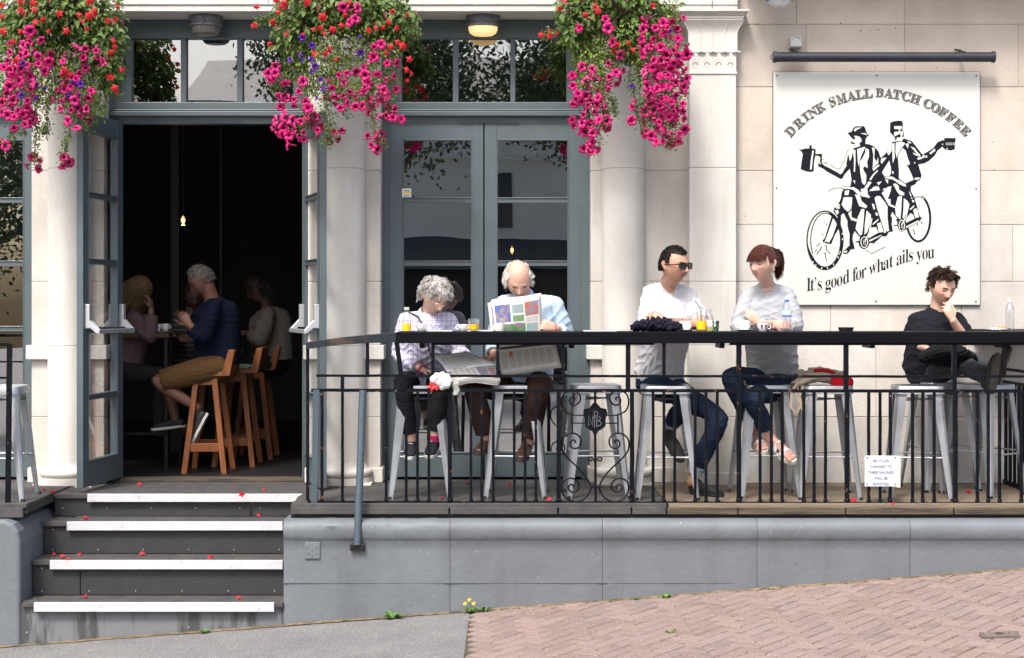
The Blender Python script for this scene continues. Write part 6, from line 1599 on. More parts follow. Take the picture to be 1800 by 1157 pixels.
shell(mb, Mh, mD, .009, lump=.001, seed=8)
strands(mb, Mh, lambda v: mD(v) and v.y > -.6, 1500, .085, lambda v: V((-v.x*.5, .9, .10-.4*v.z)), lift=.0, curl=.0005, r=.0016, seed=24, grav=0, offs=.008, jitter=.05)
strands(mb, Mh, lambda v: v.z > .60 and -.80 < v.y < -.25 and abs(v.x) < .80, 1100, .066, lambda v: V((v.x*.25,-.75,-.55)), lift=.02, curl=.0004, r=.0016, seed=25, grav=1.5, offs=.009, jitter=.05)
tb = Mh @ V((0,.110,.050)); bx = (Mh.to_3x3() @ V((0,1,0))); rgn = random.Random(5)
for i in range(420):
    j = V((rgn.gauss(0,.006), rgn.gauss(0,.006), rgn.gauss(0,.006))); k = j*1.6+V((rgn.gauss(0,.005), rgn.gauss(0,.005), rgn.gauss(0,.006))); L_ = rgn.uniform(.75,1.1)
    q = [tb-bx*.025+j*.6, tb+bx*.018+V((0,0,.026))+j, tb+bx*.066+V((0,0,.016))+j*1.5, tb+bx*.084+V((0,0,-.045*L_))+k, tb+bx*.072+V((0,0,-.100*L_))+k*1.1, tb+bx*(.058+rgn.uniform(-.01,.02))+V((0,0,-.150*L_))+k*.9]
    mb.tube(q, [.0022,.0026,.0026,.0024,.002,.0010], 3)
hairobj(mb, 'hair', ha, o)
mb = MB(); mb.tube([tb-bx*.004+(Mh.to_3x3() @ V((math.cos(R(a)),0,math.sin(R(a)))))*.017 for a in range(0,360,30)], .005, 6, close=True); mb.build('hair_tie', M['black'], o)
mb = MB(); mb.ball(Mh @ V((.083,.010,-.034)), .005, 8); mb.build('earring', M['eyewhite'], o)
snd = mat('white leather', (.78,.78,.8), .4); 
def sandal(o, A_, H_, d):
    d = V(d).normalized(); T_ = H_+d*.235; up = V((0,-.5,1)); up = (up-d*up.dot(d)).normalized(); sd_ = d.cross(up)
    mb = MB(); q = lambda t, h, s_=0: H_+d*.235*t+up*h+sd_*s_
    chain(mb, [A_, q(.16,.045), q(.30,.045), q(.55,.036), q(.78,.024)], [.036,(.030,.034),(.034,.030),(.038,.022),(.040,.013)], ref=sd_)
    for i, w_ in enumerate((-.028,-.012,.003,.017,.029)):
        chain(mb, [q(.78,.018,w_), q(.90-.012*abs(i-3.2),.016,w_*1.12), q(.985-.022*(4-i if i < 4 else 0)-.0,.012,w_*1.15)], [.0085,.0085,.0075] if i < 4 else [.011,.011,.010], n=8)
    me = fuse(mb, .004, 1); me.materials.clear(); me.materials.append(M['skin']); c = me.color_attributes.new('tint','FLOAT_COLOR','POINT'); c.data.foreach_set('color', [skinD[0]*.95,skinD[1]*.85,skinD[2]*.85,1]*len(me.vertices)); f = link('foot', me, o)
    mb = MB(); n = 26; out = [(.5+.54*math.cos(2*math.pi*k/n), .046*(abs(math.sin(2*math.pi*k/n))**.7)*math.copysign(1,math.sin(2*math.pi*k/n))*(1+.12*math.cos(2*math.pi*k/n))) for k in range(n)]
    mb.add([q(x,-.022,y_) for x, y_ in out]+[q(x,.004,y_) for x, y_ in out], [tuple(range(n-1,-1,-1)), tuple(range(n,2*n))]+[(k,(k+1) % n,(k+1) % n+n,k+n) for k in range(n)]); mb.build('sandal_sole', mat('pale sole', (.6,.57,.5), .7), f, bevel=.002)
    for t, h in ((.34,.077),(.62,.058)):
        mb = MB(); K = 12
        for side_ in (0,):
            vs = []
            for k in range(K+1):
                a = math.pi*k/K; r1 = .047; vs += [q(t-.075, .002+(h)*math.sin(a), r1*math.cos(a)), q(t+.075, .002+(h*.86)*math.sin(a), r1*math.cos(a))]
            mb.add(vs, [(2*k,2*k+1,2*k+3,2*k+2) for k in range(K)])
        s_ = mb.build('strap', snd, f, smooth=True); s2 = s_.modifiers.new('s','SOLIDIFY'); s2.thickness = .004
sandal(o, P(1352,768,-.76), P(1357,785,-.74), (.10,-.16,-.07))
H_ = P(1325,772,-.62); sandal(o, P(1322,752,-.66), H_, (.03,-.2,-.06))

# ---- E: curly haired person smoking
skinE = (.60,.36,.27)
blkc = fabric('black cotton polo', (.012,.013,.019), var=.2)
tE = tattoo(P(1603,606,-.40), P(1628,614,-.52), .05, .6, 8, skinE)
o, Mh = person('curly haired person in a black polo shirt smoking with legs up on stools', skinE,
    (P(1657,506,-.47), (.22,-.92,-.30), R(3)), P(1648,545,-.40),
    [(P(1630,650,-.30),.165,.125), (P(1633,620,-.34),.155,.12), (P(1641,582,-.40),.165,.115), (P(1645,567,-.40),.150,.09)],
    [(P(1609,563,-.40), P(1602,604,-.36), P(1632,614,-.52), V((.9,-.3,0)), V((0,-.2,-1)), -1, .3), (P(1683,562,-.40), P(1698,600,-.50), P(1675,563,-.62), V((-.42,-.02,.90)), V((-.30,.90,.12)), -1, .3, (.30,.34,.5,.6))],
    [(P(1630,656,-.34), P(1690,640,-.56), P(1741,666,-.80)), (P(1648,652,-.30), P(1702,634,-.42), P(1752,650,-.66))],
    top=dict(mat=blkc, sleeve=(1.75,1.75), loose=.018, hem=-.0, amp=.007, freq=20, nr=.066, collar=True, pad=.014, seed=21), bottom=dict(mat=fabric('faded black jeans', (.035,.038,.045), c2=(.07,.075,.085), vs=9), len=1.97, pad=.012), armr=(.046,.038,.034,.025), fem=.5, hs=1.06, closed=True, browm=hairmat('brown brow', (.05,.03,.02), (.02,.012,.01)), extra=tE, blush=.5, lips=(.85,.42,.42))
hc = hairmat('brown curls', (.050,.029,.018), (.015,.009,.007)); mb = MB()
mE = lambda v: (v.z > .62 and v.y > -.9) or (v.z > .0 and v.y > -.25) or (v.y > .25 and v.z > -.35)
shell(mb, Mh, mE, .012, lump=.009, seed=12)
strands(mb, Mh, lambda v: v.z > .3 and mE(v), 1700, .034, lambda v: V((v.x*.6, v.y*.6-.35, .1)), lift=.40, curl=.008, cf=9, r=.0017, seg=10, seed=34, grav=.5, offs=.008, lock=18, jitter=.5)
strands(mb, Mh, mE, 500, .028, lambda v: V((v.x*.4, .3, -.5)), lift=.3, curl=.005, cf=9, r=.0017, seg=6, seed=35, grav=.3, offs=.008)
hairobj(mb, 'hair', hc, o)
mb = MB(); a = P(1663,532,-.685); mb.tube([Mh @ V((.004,-.103,-.060)), Mh @ V((.018,-.135,-.082))], .0040, 8); c_ = mb.build('cigarette', M['paper'], None); tag(c_, 'white cigarette held at the lips of the curly haired person in black', 'cigarette')
mb = MB(); mb.ball(Mh @ V((-.080,.012,-.032)), .0045, 8); mb.build('earring', M['eyewhite'], o)
gs = mat('grey rubber sole', (.085,.075,.065), .8, bump=.9, bs=60, stretch=(1,1,6)); bs_ = mat('black shoe', (.012,.012,.013), .6)
H_ = P(1746,692,-.86); shoe(o, P(1741,666,-.80), H_, H_+V((.03,-.02,.27)).normalized()*.275, (-.75,.65,0), bs_, gs, .05, .045)
H_ = P(1756,676,-.74); shoe(o, P(1752,650,-.66), H_, H_+V((.085,.0,.24)).normalized()*.265, (-.9,.45,.3), bs_, gs, .05, .045)
# black jacket on the lap
mb = MB(); chain(mb, [P(1624,628,-.56), P(1650,618,-.62), P(1688,622,-.62), P(1712,630,-.58)], [(.05,.045),(.065,.06),(.06,.055),(.035,.03)], ref=(0,1,0)); chain(mb, [P(1640,630,-.58), P(1680,640,-.6), P(1735,655,-.66)], [.045,.035,.02]); 
me = fuse(mb, .006, 3); folds(me, .012, 34, 31); me.materials.clear(); me.materials.append(fabric('black jacket cloth', (.010,.011,.013))); j = link('jacket', me); tag(j, 'black jacket crumpled on the lap of the curly haired person', 'jacket')

# ---- people inside the cafe, their colours darkened to suit the dim room
inside = 'people sitting inside the cafe'
o, Mh = person('person in a navy hooded top and tan shorts sitting at the inside table', (.17,.078,.052),
    (P(353,493,.80), (-.80,-.12,-.52), 0), P(372,525,.84),
    [(P(383,640,.84),.135,.165), (P(383,605,.84),.13,.165), (P(380,565,.84),.125,.175), (P(377,545,.84),.10,.17)],
    [(P(376,541,.66), P(356,592,.62), P(334,572,.66), V((-.55,.1,.8)), V((-.2,.9,0)), 1, .4), (P(376,541,1.02), P(352,590,1.04), P(332,570,.98), V((-.6,0,.75)), V((0,-1,0)), -1, .4)],
    [(P(380,645,.76), P(276,672,.68), P(346,716,.74)), (P(380,645,.96), P(292,668,1.0), P(310,742,1.0))],
    top=dict(mat=fabric('navy jersey', (.004,.007,.020)), sleeve=(3.3,3.3), loose=.018, amp=.008, freq=18, pad=.018, nr=.08, seed=41), bottom=dict(mat=fabric('tan cotton shorts', (.095,.052,.022)), len=.92, pad=.03, name='shorts'), sref=(0,1,0), voxel=.006, closed=True, browm=M['black'], group=inside)
mb = MB(); mF = lambda v: (v.z > .45 and v.y > -.6) or (v.z > 0 and v.y > -.2) or (v.y > .3 and v.z > -.4)
shell(mb, Mh, mF, .007, seed=2, lump=.002); strands(mb, Mh, mF, 500, .015, lambda v: V((0,.3,-.3)), lift=.6, seg=3, r=.0014, seed=3, offs=.005); hairobj(mb, 'hair', hairmat('cropped grey hair', (.12,.11,.10), (.05,.045,.04)), o); glasses(o, Mh, M['black'], r=.0016)
mb = MB(); chain(mb, [P(385,532,.75), P(398,545,.84), P(387,532,.96)], [.035,.045,.035]); mb.build('hood', fabric('navy hood', (.004,.007,.020)), o, smooth=True)
H_ = P(366,728,.74); shoe(o, P(346,716,.74), H_, H_+V((-.10,0,-.20)).normalized()*.27, (-.9,0,.45), bs_, wsole, .047, .045)
H_ = P(326,750,1.0); shoe(o, P(310,742,1.0), H_, H_+V((-.26,0,-.03)).normalized()*.27, (0,0,1), bs_, wsole, .047, .045)
o, Mh = person('person with long fair hair and a pale pink top leaning on the inside table', (.17,.09,.062),
    (P(243,512,1.15), (.75,-.15,-.45), 0), P(238,545,1.18),
    [(P(215,650,1.2),.13,.16), (P(220,620,1.2),.12,.15), (P(230,580,1.2),.115,.155), (P(234,562,1.2),.095,.14)],
    [(P(236,560,1.05), P(262,590,1.0), P(266,545,1.02), V((-.1,0,1)), V((-1,.2,0)), 1, .4), (P(236,560,1.34), P(262,590,1.3), P(285,585,1.2), V((1,-.3,0)), V((0,0,-1)), -1, .3)],
    [(P(215,655,1.1), P(285,662,1.1), P(280,760,1.1)), (P(215,655,1.3), P(285,662,1.3), P(280,760,1.3))],
    top=dict(mat=fabric('pale pink knit', (.12,.078,.082)), sleeve=(3.6,3.3), loose=.015, amp=.007, freq=18, pad=.015, seed=43), bottom=dict(mat=fabric('dark trousers', (.02,.02,.022)), len=1.9), sref=(0,1,0), voxel=.007, closed=True, fem=1, group=inside)
mb = MB(); mG = lambda v: (v.z > .3 and v.y > -.85) or v.y > -.15
shell(mb, Mh, mG, .014, lump=.004, seed=2); strands(mb, Mh, mG, 700, .30, lambda v: V((v.x*.2,.4,-1)), lift=.05, r=.0026, seed=6, grav=1.0, offs=.012, curl=.004, cf=5); hairobj(mb, 'hair', hairmat('fair hair', (.17,.11,.05), (.07,.04,.02)), o)
o, Mh = person('person with dark bobbed hair in a cream jumper on the farther wooden stool', (.17,.085,.06),
    (P(452,508,1.9), (-.80,-.25,-.45), 0), P(470,540,1.95),
    [(P(478,632,1.95),.14,.165), (P(478,605,1.95),.13,.16), (P(476,572,1.95),.125,.17), (P(473,555,1.95),.10,.15)],
    [(P(472,553,1.75), P(455,598,1.7), P(440,585,1.8), V((-1,0,.1)), V((0,0,-1)), 1, .3), (P(472,553,2.12), P(455,598,2.15), P(440,585,2.0), V((-1,0,0)), V((0,0,-1)), -1, .3)],
    [(P(475,640,1.85), P(412,650,1.85), P(420,745,1.9)), (P(475,640,2.05), P(412,650,2.05), P(420,745,2.05))],
    top=dict(mat=fabric('cream knit', (.16,.145,.13)), sleeve=(3.5,3.3), loose=.018, amp=.008, freq=16, pad=.02, nr=.08, seed=44), bottom=dict(mat=fabric('black trousers inside', (.012,.012,.014)), len=1.9), sref=(0,1,0), voxel=.007, closed=True, fem=1, group=inside)
mb = MB(); mH = lambda v: (v.z > .3 and v.y > -.85) or (v.y > -.1 and v.z > -.6)
shell(mb, Mh, mH, .018, lump=.004, seed=2); strands(mb, Mh, mH, 500, .09, lambda v: V((v.x*.2,.3,-1)), lift=.1, r=.0026, seed=6, grav=.8, offs=.014); hairobj(mb, 'hair', hairmat('dark bob', (.02,.014,.010), (.008,.006,.005)), o)
o, Mh = person('person in a black and white striped top half hidden behind the navy hooded top', (.11,.055,.04),
    (P(340,520,1.55), (.3,-.9,-.4), 0), P(338,548,1.6),
    [(P(335,640,1.6),.15,.12), (P(335,612,1.6),.14,.11), (P(336,580,1.6),.15,.11), (P(337,565,1.6),.13,.09)],
    [(P(315,563,1.58), P(310,600,1.55), P(320,592,1.35), V((.3,-1,0)), V((0,0,-1)), -1, .3), (P(360,563,1.58), P(365,600,1.55), P(345,592,1.35), V((-.3,-1,0)), V((0,0,-1)), 1, .3)],
    [(P(325,650,1.55), P(320,665,1.2), P(322,760,1.25)), (P(350,650,1.55), P(352,665,1.2), P(350,760,1.25))],
    top=dict(mat=plaid('striped jersey', (.03,.03,.035), (.03,.03,.035), (.25,.25,.25), 0.001, 75), sleeve=(2,2), amp=.004, pad=.012, seed=45), bottom=dict(mat=fabric('dark trousers far', (.02,.02,.022)), len=1.9), voxel=.008, closed=True, group=inside)
mb = MB(); shell(mb, Mh, mF, .012, seed=2, lump=.004); hairobj(mb, 'hair', hairmat('dark hair', (.03,.02,.015), (.012,.008,.006)), o)
# ================================================================ things on and around the counter
CY0 = -1.135                     # street edge of the counter
def on(px, Y): return V((PX(px, Y), Y, CT))
def cup(px, Y, label, r=.04, h=.052, saucer=True, handle=1, marks=None, group='white cups on the counter', body=None):
    c = on(px, Y); t = thing('coffee_cup', label, 'cup', c, 0, group); z0 = CT+(.012 if saucer else .001)
    mb = MB(); mb.lathe([(.001,z0+.004),(r*.5,z0+.003),(r*.55,z0),(r*.62,z0+.003),(r*.9,z0+h*.5),(r,z0+h),(r*.94,z0+h),(r*.84,z0+h*.5),(r*.5,z0+.008),(.001,z0+.008)], (c.x,c.y,0), 28)
    b = mb.build('cup_body', body or M['white'], t, smooth=True)
    mb = MB(); mb.tube([(c.x+handle*(r*.9+.016*math.sin(R(a))), c.y, z0+h*.55+.015*math.cos(R(a))) for a in range(0,181,20)], .0035, 6); mb.build('handle', M['white'], t, smooth=True)
    if saucer:
        mb = MB(); mb.lathe([(.001,CT+.002),(.03,CT+.001),(.07,CT+.012),(.072,CT+.014),(.03,CT+.006),(.001,CT+.006)], (c.x,c.y,0), 32); mb.build('saucer', M['white'], t, smooth=True)
    if marks:
        for k, a in enumerate((-112,-68)):
            x = c.x+r*.93*math.cos(R(a)); y = c.y+r*.93*math.sin(R(a)); mb = MB(); q = [(-.009,.014),(.009,.014),(.003,-.012),(-.003,-.012)]
            mb.add([(x+u, y-.004, z0+h*.55+w_) for u, w_ in q], [(0,1,2,3)]); mb.build('printed_mark', marks, t)
    return t
oj = mat('orange juice', (.95,.50,.01), .3); oj.node_tree.nodes['Principled BSDF'].inputs['Emission Strength'].default_value = 0
lat = mat('milky coffee', (.42,.27,.15), .4); foam = mat('milk foam', (.75,.68,.58), .7)
def glass_thing(name, px, Y, label, cat, prof, liquid=None, lm=None, extra=None, gm=None, group=None):
    c = on(px, Y); t = thing(name, label, cat, c, 0, group)
    mb = MB(); mb.lathe([(r_, CT+.001+h) for r_, h in prof], (c.x,c.y,0), 28); mb.build('glass', gm or M['glass'], t, smooth=True)
    if liquid:
        mb = MB(); mb.lathe([(r_*1.09 if r_ > .01 else r_, CT+.001+h) for r_, h in liquid], (c.x,c.y,0), 24); mb.build('drink', lm, t, smooth=True)
    if extra: extra(t, c)
    return t
def bt(r, h, neck=.014, nh=.8): return [(.001,.002),(r,.002),(r,.006),(r,h*nh*.72),(r*.8,h*nh*.88),(neck,h*nh),(neck,h*.95)]
def cap_(col, r, z, hh=.018, name='cap'):
    def f(t, c): mb = MB(); mb.lathe([(.001,CT+z),(r,CT+z),(r,CT+z+hh),(.001,CT+z+hh)], (c.x,c.y,0), 18); mb.build(name, col, t, smooth=True)
    return f
milk = glass('cloudy bottle', (.90,.92,.92), .08, gmax=.45)
glass_thing('juice_bottle', 715, -1.0, 'small clear juice bottle with a little orange left before the grey haired person', 'bottle', bt(.030,.155,.016), [(.001,.004),(.028,.004),(.028,.052),(.001,.053)], oj, cap_(mat('pale green cap', (.45,.55,.4), .5), .018, .145), milk)
cup(741, -.95, 'white cup just right of the small orange juice bottle', saucer=False)
cup(815, -.93, 'white cup left of the short glass of orange juice', saucer=False, handle=-1, h=.046)
tumb = [(.001,.002),(.028,.002),(.030,.01),(.040,.085),(.0385,.085),(.028,.012),(.001,.01)]
glass_thing('tumbler', 833, -1.0, 'short glass of orange juice between the two newspaper readers', 'glass', tumb, [(.001,.012),(.028,.013),(.0325,.045),(.001,.046)], oj)
glass_thing('latte_glass', 876, -1.0, 'glass of milky coffee standing in front of the open newspaper', 'glass', [(.001,.002),(.036,.002),(.040,.01),(.046,.09),(.0445,.09),(.038,.012),(.001,.01)], [(.001,.012),(.038,.013),(.0405,.040),(.001,.041)], foam)
t = thing('tumbler', 'x', 'glass')
bpy.data.objects.remove(t)
# saucers and papers lying flat
mb = MB(); mb.box(PX(822,-.93), PX(872,-.93), -.98, -.82, CT+.001, CT+.006); tag(mb.build('folded_paper', M['paper'], bevel=.001), 'flat folded paper on the counter by the latte glass', 'paper')
mb = MB(); mb.box(PX(752,-.93), PX(795,-.93), -1.0, -.85, CT+.001, CT+.005); tag(mb.build('folded_paper', M['paper'], bevel=.001), 'flat white paper on the counter in front of the checked shirt', 'paper')
mb = MB(); mb.box(PX(1025,-.9), PX(1082,-.9), -1.0, -.84, CT+.001, CT+.005); tag(mb.build('menu_card', M['paper'], bevel=.001), 'white menu card lying flat on the empty middle of the counter', 'menu')
cup(1205, -.98, 'large white cup on a saucer beside the dark cloth bundle', r=.048, h=.056, handle=-1)
def straw(t, c):
    m = mat('blue black straw', (.01,.015,.05), .3); mb = MB(); p = V((c.x+.0,c.y,CT+.03)); z = CT+.145
    pts = [p, V((c.x-.004,c.y,z))]+[V((c.x-.002+.008*math.sin(R(a)), c.y, z+.008-.008*math.cos(R(a)))) for a in range(40,330,40)]+[V((c.x-.012,c.y,z+.015)), V((c.x-.042,c.y,z+.058))]
    mb.tube(pts, .0032, 6); mb.build('straw', m, t)
glass_thing('juice_glass', 1233, -1.03, 'tall glass of orange juice with a dark looped straw', 'glass', [(.001,.002),(.030,.002),(.031,.01),(.037,.135),(.0355,.135),(.029,.012),(.001,.01)], [(.001,.012),(.029,.013),(.0325,.07),(.001,.071)], oj, straw)
def lab_(t, c):
    mb = MB(); mb.lathe([(.0325,CT+.035),(.0325,CT+.075)], (c.x,c.y,0), 16, a0=-130, a1=-50); mb.build('label', M['paper'], t)
glass_thing('glass_bottle', 1246, -1.0, 'squat clear glass bottle with a paper label behind the straw glass', 'bottle', bt(.032,.155,.018,.78), [(.001,.004),(.029,.004),(.029,.045),(.001,.046)], mat('pale lemon drink', (.6,.55,.2), .3), lab_, milk)
gg = glass('green water glass', (.35,.50,.42), .1)
glass_thing('green_tumbler', 1256, -.92, 'green tinted tumbler behind the glass bottle', 'glass', [(.001,.002),(.027,.002),(.032,.07),(.030,.07),(.001,.01)], gm=gg)
cup(1308, -.98, 'large white cup on a saucer in front of the person with the ponytail', r=.048, h=.056, handle=-1)
pm = mat('purple print', (.10,.02,.05), .5)
cup(1341, -1.04, 'white paper cup with two dark purple wedges printed on it', r=.040, h=.055, saucer=False, marks=pm)
def wlab(t, c):
    bl = mat('blue plastic', (.02,.12,.5), .4); mb = MB(); mb.lathe([(.001,CT+.198),(.015,CT+.198),(.015,CT+.212),(.001,CT+.212)], (c.x,c.y,0), 18); mb.build('cap', bl, t)
    mb = MB(); mb.lathe([(.0325,CT+.098),(.0325,CT+.106)], (c.x,c.y,0), 24); mb.build('label_band', bl, t)
    mb = MB(); mb.lathe([(.0325,CT+.115),(.0325,CT+.14)], (c.x,c.y,0), 24); mb.build('label', mat('pale green label', (.5,.75,.6), .5), t)
pet = glass('plastic bottle', (.95,.96,.98), .10, gmax=.4)
glass_thing('water_bottle', 1383, -.99, 'plastic water bottle with a blue cap beside the grey sweatshirt', 'bottle', [(.001,.002),(.030,.002),(.032,.012),(.030,.03),(.032,.045),(.030,.06),(.032,.08),(.032,.14),(.026,.17),(.013,.19),(.013,.2)], gm=pet, extra=wlab)
def cap2(t, c): cap_(mat('clear white cap', (.7,.7,.72), .4), .015, .2, .014)(t, c)
c0 = glass_thing('water_bottle', 1775, -.62, 'clear plastic water bottle standing on the corner shelf at the right edge', 'bottle', [(.001,.002),(.032,.002),(.034,.012),(.031,.03),(.034,.045),(.031,.06),(.034,.08),(.031,.11),(.034,.14),(.026,.17),(.013,.19),(.013,.2)], gm=pet, extra=cap2)
# ashtray
t = thing('ashtray', 'small black ashtray alone on the counter between the seated people', 'ashtray', on(1487,-.99)); c = on(1487,-.99)
mb = MB(); mb.lathe([(.001,CT+.002),(.046,CT+.002),(.054,CT+.028),(.048,CT+.028),(.042,CT+.008),(.001,CT+.008)], (c.x,c.y,0), 8); mb.build('bowl', M['black'], t)
# napkin with crust on the corner shelf
t = thing('napkin', 'crumpled white napkin with a sandwich crust on the corner shelf', 'napkin', on(1758,-.5)); c = on(1755,-.5)
mb = MB(); n = 12
vs = [(c.x+(i/n-.5)*.14, c.y+(j/n-.5)*.12, CT+.004+.016*max(0,noise.noise(Vector((i*.5,j*.5,1)))+.25)) for i in range(n+1) for j in range(n+1)]
mb.add(vs, [(i*(n+1)+j,(i+1)*(n+1)+j,(i+1)*(n+1)+j+1,i*(n+1)+j+1) for i in range(n) for j in range(n)]); mb.build('paper', M['paper'], t, smooth=True)
mb = MB(); chain(mb, [c+V((0,-.02,.014)), c+V((.03,-.025,.018)), c+V((.055,-.02,.014))], [.010,.012,.008]); mb.build('crust', mat('bread crust', (.45,.24,.08), .8), t, smooth=True)
# dark cloth bundle
mb = MB(); rg = random.Random(4)
for i in range(7):
    a = on(1122+i*10, -.98+rg.uniform(-.03,.03)); chain(mb, [a+V((-.03,0,.028)), a+V((.01,rg.uniform(-.04,.04),.045+.03*math.sin(i*.55))), a+V((.05,0,.028))], [.028,.034,.028])
me = fuse(mb, .0045, 2); folds(me, .012, 40, 12); me.name = 'cloth_bundle'; me.materials.clear(); me.materials.append(fabric('dark navy cloth', (.014,.014,.028))); tag(link('cloth_bundle', me), 'dark navy jumper bundled on the counter in front of the white t-shirt', 'jumper')

# ---------------------------------------------------------------- newspapers
def np_mat(): return mat('newsprint', (.68,.67,.64), .9, var=.08, vs=12)
NP = np_mat(); INK = mat('newsprint text grey', (.36,.355,.34), .9, var=.5, vs=160, col2=(.52,.51,.48)); INKD = mat('newsprint black', (.04,.04,.045), .8)
def sheet(fn, nu, nv, name, m, parent, th=.0012, subs=None):
    vs = [fn(i/nu, j/nv) for i in range(nu+1) for j in range(nv+1)]; mb = MB()
    mb.add(vs, [(i*(nv+1)+j,(i+1)*(nv+1)+j,(i+1)*(nv+1)+j+1,i*(nv+1)+j+1) for i in range(nu) for j in range(nv)])
    o = mb.build(name, m, parent, smooth=True); s = o.modifiers.new('s','SOLIDIFY'); s.thickness = th; s.offset = 0; return o
def patch(fn, u0, u1, v0, v1, m, parent, name, lift=.0016, n=5, nrm=V((0,-1,0)), rot=0):
    mb = MB(); vs = [V(fn(u0+(u1-u0)*i/n, v0+(v1-v0)*j/n))+nrm*lift for i in range(n+1) for j in range(n+1)]
    mb.add(vs, [(i*(n+1)+j,(i+1)*(n+1)+j,(i+1)*(n+1)+j+1,i*(n+1)+j+1) for i in range(n) for j in range(n)]); return mb.build(name, m, parent, smooth=True)
def newspaper_held():
    t = thing('newspaper', 'broadsheet newspaper held up in front of the balding person, coloured photos at the top', 'newspaper', P(915,600,-.74))
    def up(u, v):   # u left->right, v bottom->top (photo corners)
        bl, br, tl, tr = P(864,592,-.77), P(951,585,-.78), P(857,533,-.80), P(948,521,-.82)
        p = bl.lerp(br,u).lerp(tl.lerp(tr,u), v); w_ = .018*math.sin(u*5.5+.6)*(.4+.6*v)+.02*max(0,v-.85)*math.sin(u*9)
        if u < .12: w_ += (.12-u)*.25
        return p+V((0,w_,.004*math.sin(u*7)*v))
    sheet(up, 26, 16, 'upper_page', NP, t)
    cols = {'b': (.06,.13,.38), 'g': (.05,.16,.05), 'o': (.45,.13,.04), 's': (.22,.36,.42), 'r': (.38,.05,.06), 'lg': (.14,.27,.09)}
    ms = {k: mat('printed photo '+k, c, .85, var=.75, vs=26, col2=tuple(min(1,x*.5+.16) for x in reversed(c)) , thr=(.35,.6)) for k, c in cols.items()}
    for u0,u1,v0,v1,k in ((.06,.42,.38,.88,'b'),(.46,.68,.62,.86,'s'),(.46,.68,.38,.56,'lg'),(.71,.97,.52,.90,'o'),(.25,.70,.02,.32,'g'),(.72,.95,.06,.30,'s'),(.50,.62,.22,.34,'r')): patch(up,u0,u1,v0,v1,ms[k],t,'printed_photo')
    for k in range(5): patch(up,.72,.96,.34+.03*k,.345+.03*k,INKD,t,'text_line')
    for s, off in ((1,.012),(2,.022)):   # further leaves behind
        sheet(lambda u, v: up(u*.96+.04, v)+V((.006*s,off,.010*s)), 20, 10, 'inner_page', NP, t)
    def lo(u, v):
        bl, br, tl, tr = P(881,658,-.80), P(982,643,-.80), P(872,594,-.77), P(968,586,-.78)
        return bl.lerp(br,u).lerp(tl.lerp(tr,u), v)+V((0,.012*math.sin(u*4),0))
    sheet(lo, 16, 10, 'lower_page', NP, t)
    patch(lo,.04,.78,.66,.73,INKD,t,'headline')
    for c in range(7): patch(lo,.04+c*.132,.155+c*.132,.12,.60,INK,t,'text_column',lift=.0014)
    patch(lo,.79,.97,.66,.95,mat('printed photo grey', (.06,.06,.06), .9, var=.6, vs=40, col2=(.25,.25,.24)),t,'printed_photo')
    patch(lo,.19,.25,.44,.58,mat('printed orange box', (.5,.15,.06), .8),t,'printed_photo',lift=.0022)
    for c in range(6): patch(lo,.04+c*.125,.15+c*.125,.78,.98,INK,t,'text_column',lift=.0014)
    for s in (1,2): sheet(lambda u, v: lo(u, v)+V((.010*s,.008*s,-.006*s)), 10, 6, 'inner_page', NP, t)
newspaper_held()
def newspaper_lap():
    t = thing('newspaper', 'folded newspaper lying open across the lap of the grey haired person', 'newspaper', P(820,645,-.80))
    up_ = V((0,-.4,1)).normalized()
    def a(u, v):
        bl, br, tl, tr = P(786,655,-.96), P(872,642,-.94), P(764,624,-.84), P(824,618,-.82)
        return bl.lerp(br,u).lerp(tl.lerp(tr,u), v)+V((0,0,.008*math.sin(u*3.1)*(1-v)+.004*math.sin(v*6)))
    sheet(a, 14, 10, 'page', M['paper'], t)
    for k in range(9): patch(a,.08,.80,.14+.08*k,.165+.08*k,INK,t,'text_line',nrm=up_,lift=.002)
    def b(u, v):
        bl, br, tl, tr = P(806,670,-1.0), P(880,664,-.96), P(788,648,-.94), P(868,640,-.92)
        return bl.lerp(br,u).lerp(tl.lerp(tr,u), v)+V((0,0,.016*math.sin(u*4.5)))
    sheet(b, 18, 8, 'page', NP, t); patch(b,.55,.8,.2,.85,mat('printed photo blue', (.08,.12,.3), .85, var=.6, vs=30, col2=(.35,.3,.3)),t,'printed_photo',nrm=up_,lift=.002)
    patch(b,.82,.98,.1,.9,mat('printed photo red', (.3,.12,.10), .85, var=.6, vs=30, col2=(.4,.3,.3)),t,'printed_photo',nrm=up_,lift=.002)
    for k in range(3): sheet(lambda u, v: b(u, v)+V((-.006*k,.004*k,-.012*(k+1))), 14, 6, 'inner_page', NP, t)
    for c in range(4): patch(b,.04+c*.12,.14+c*.12,.15,.85,INK,t,'text_column',nrm=up_,lift=.002)
newspaper_lap()
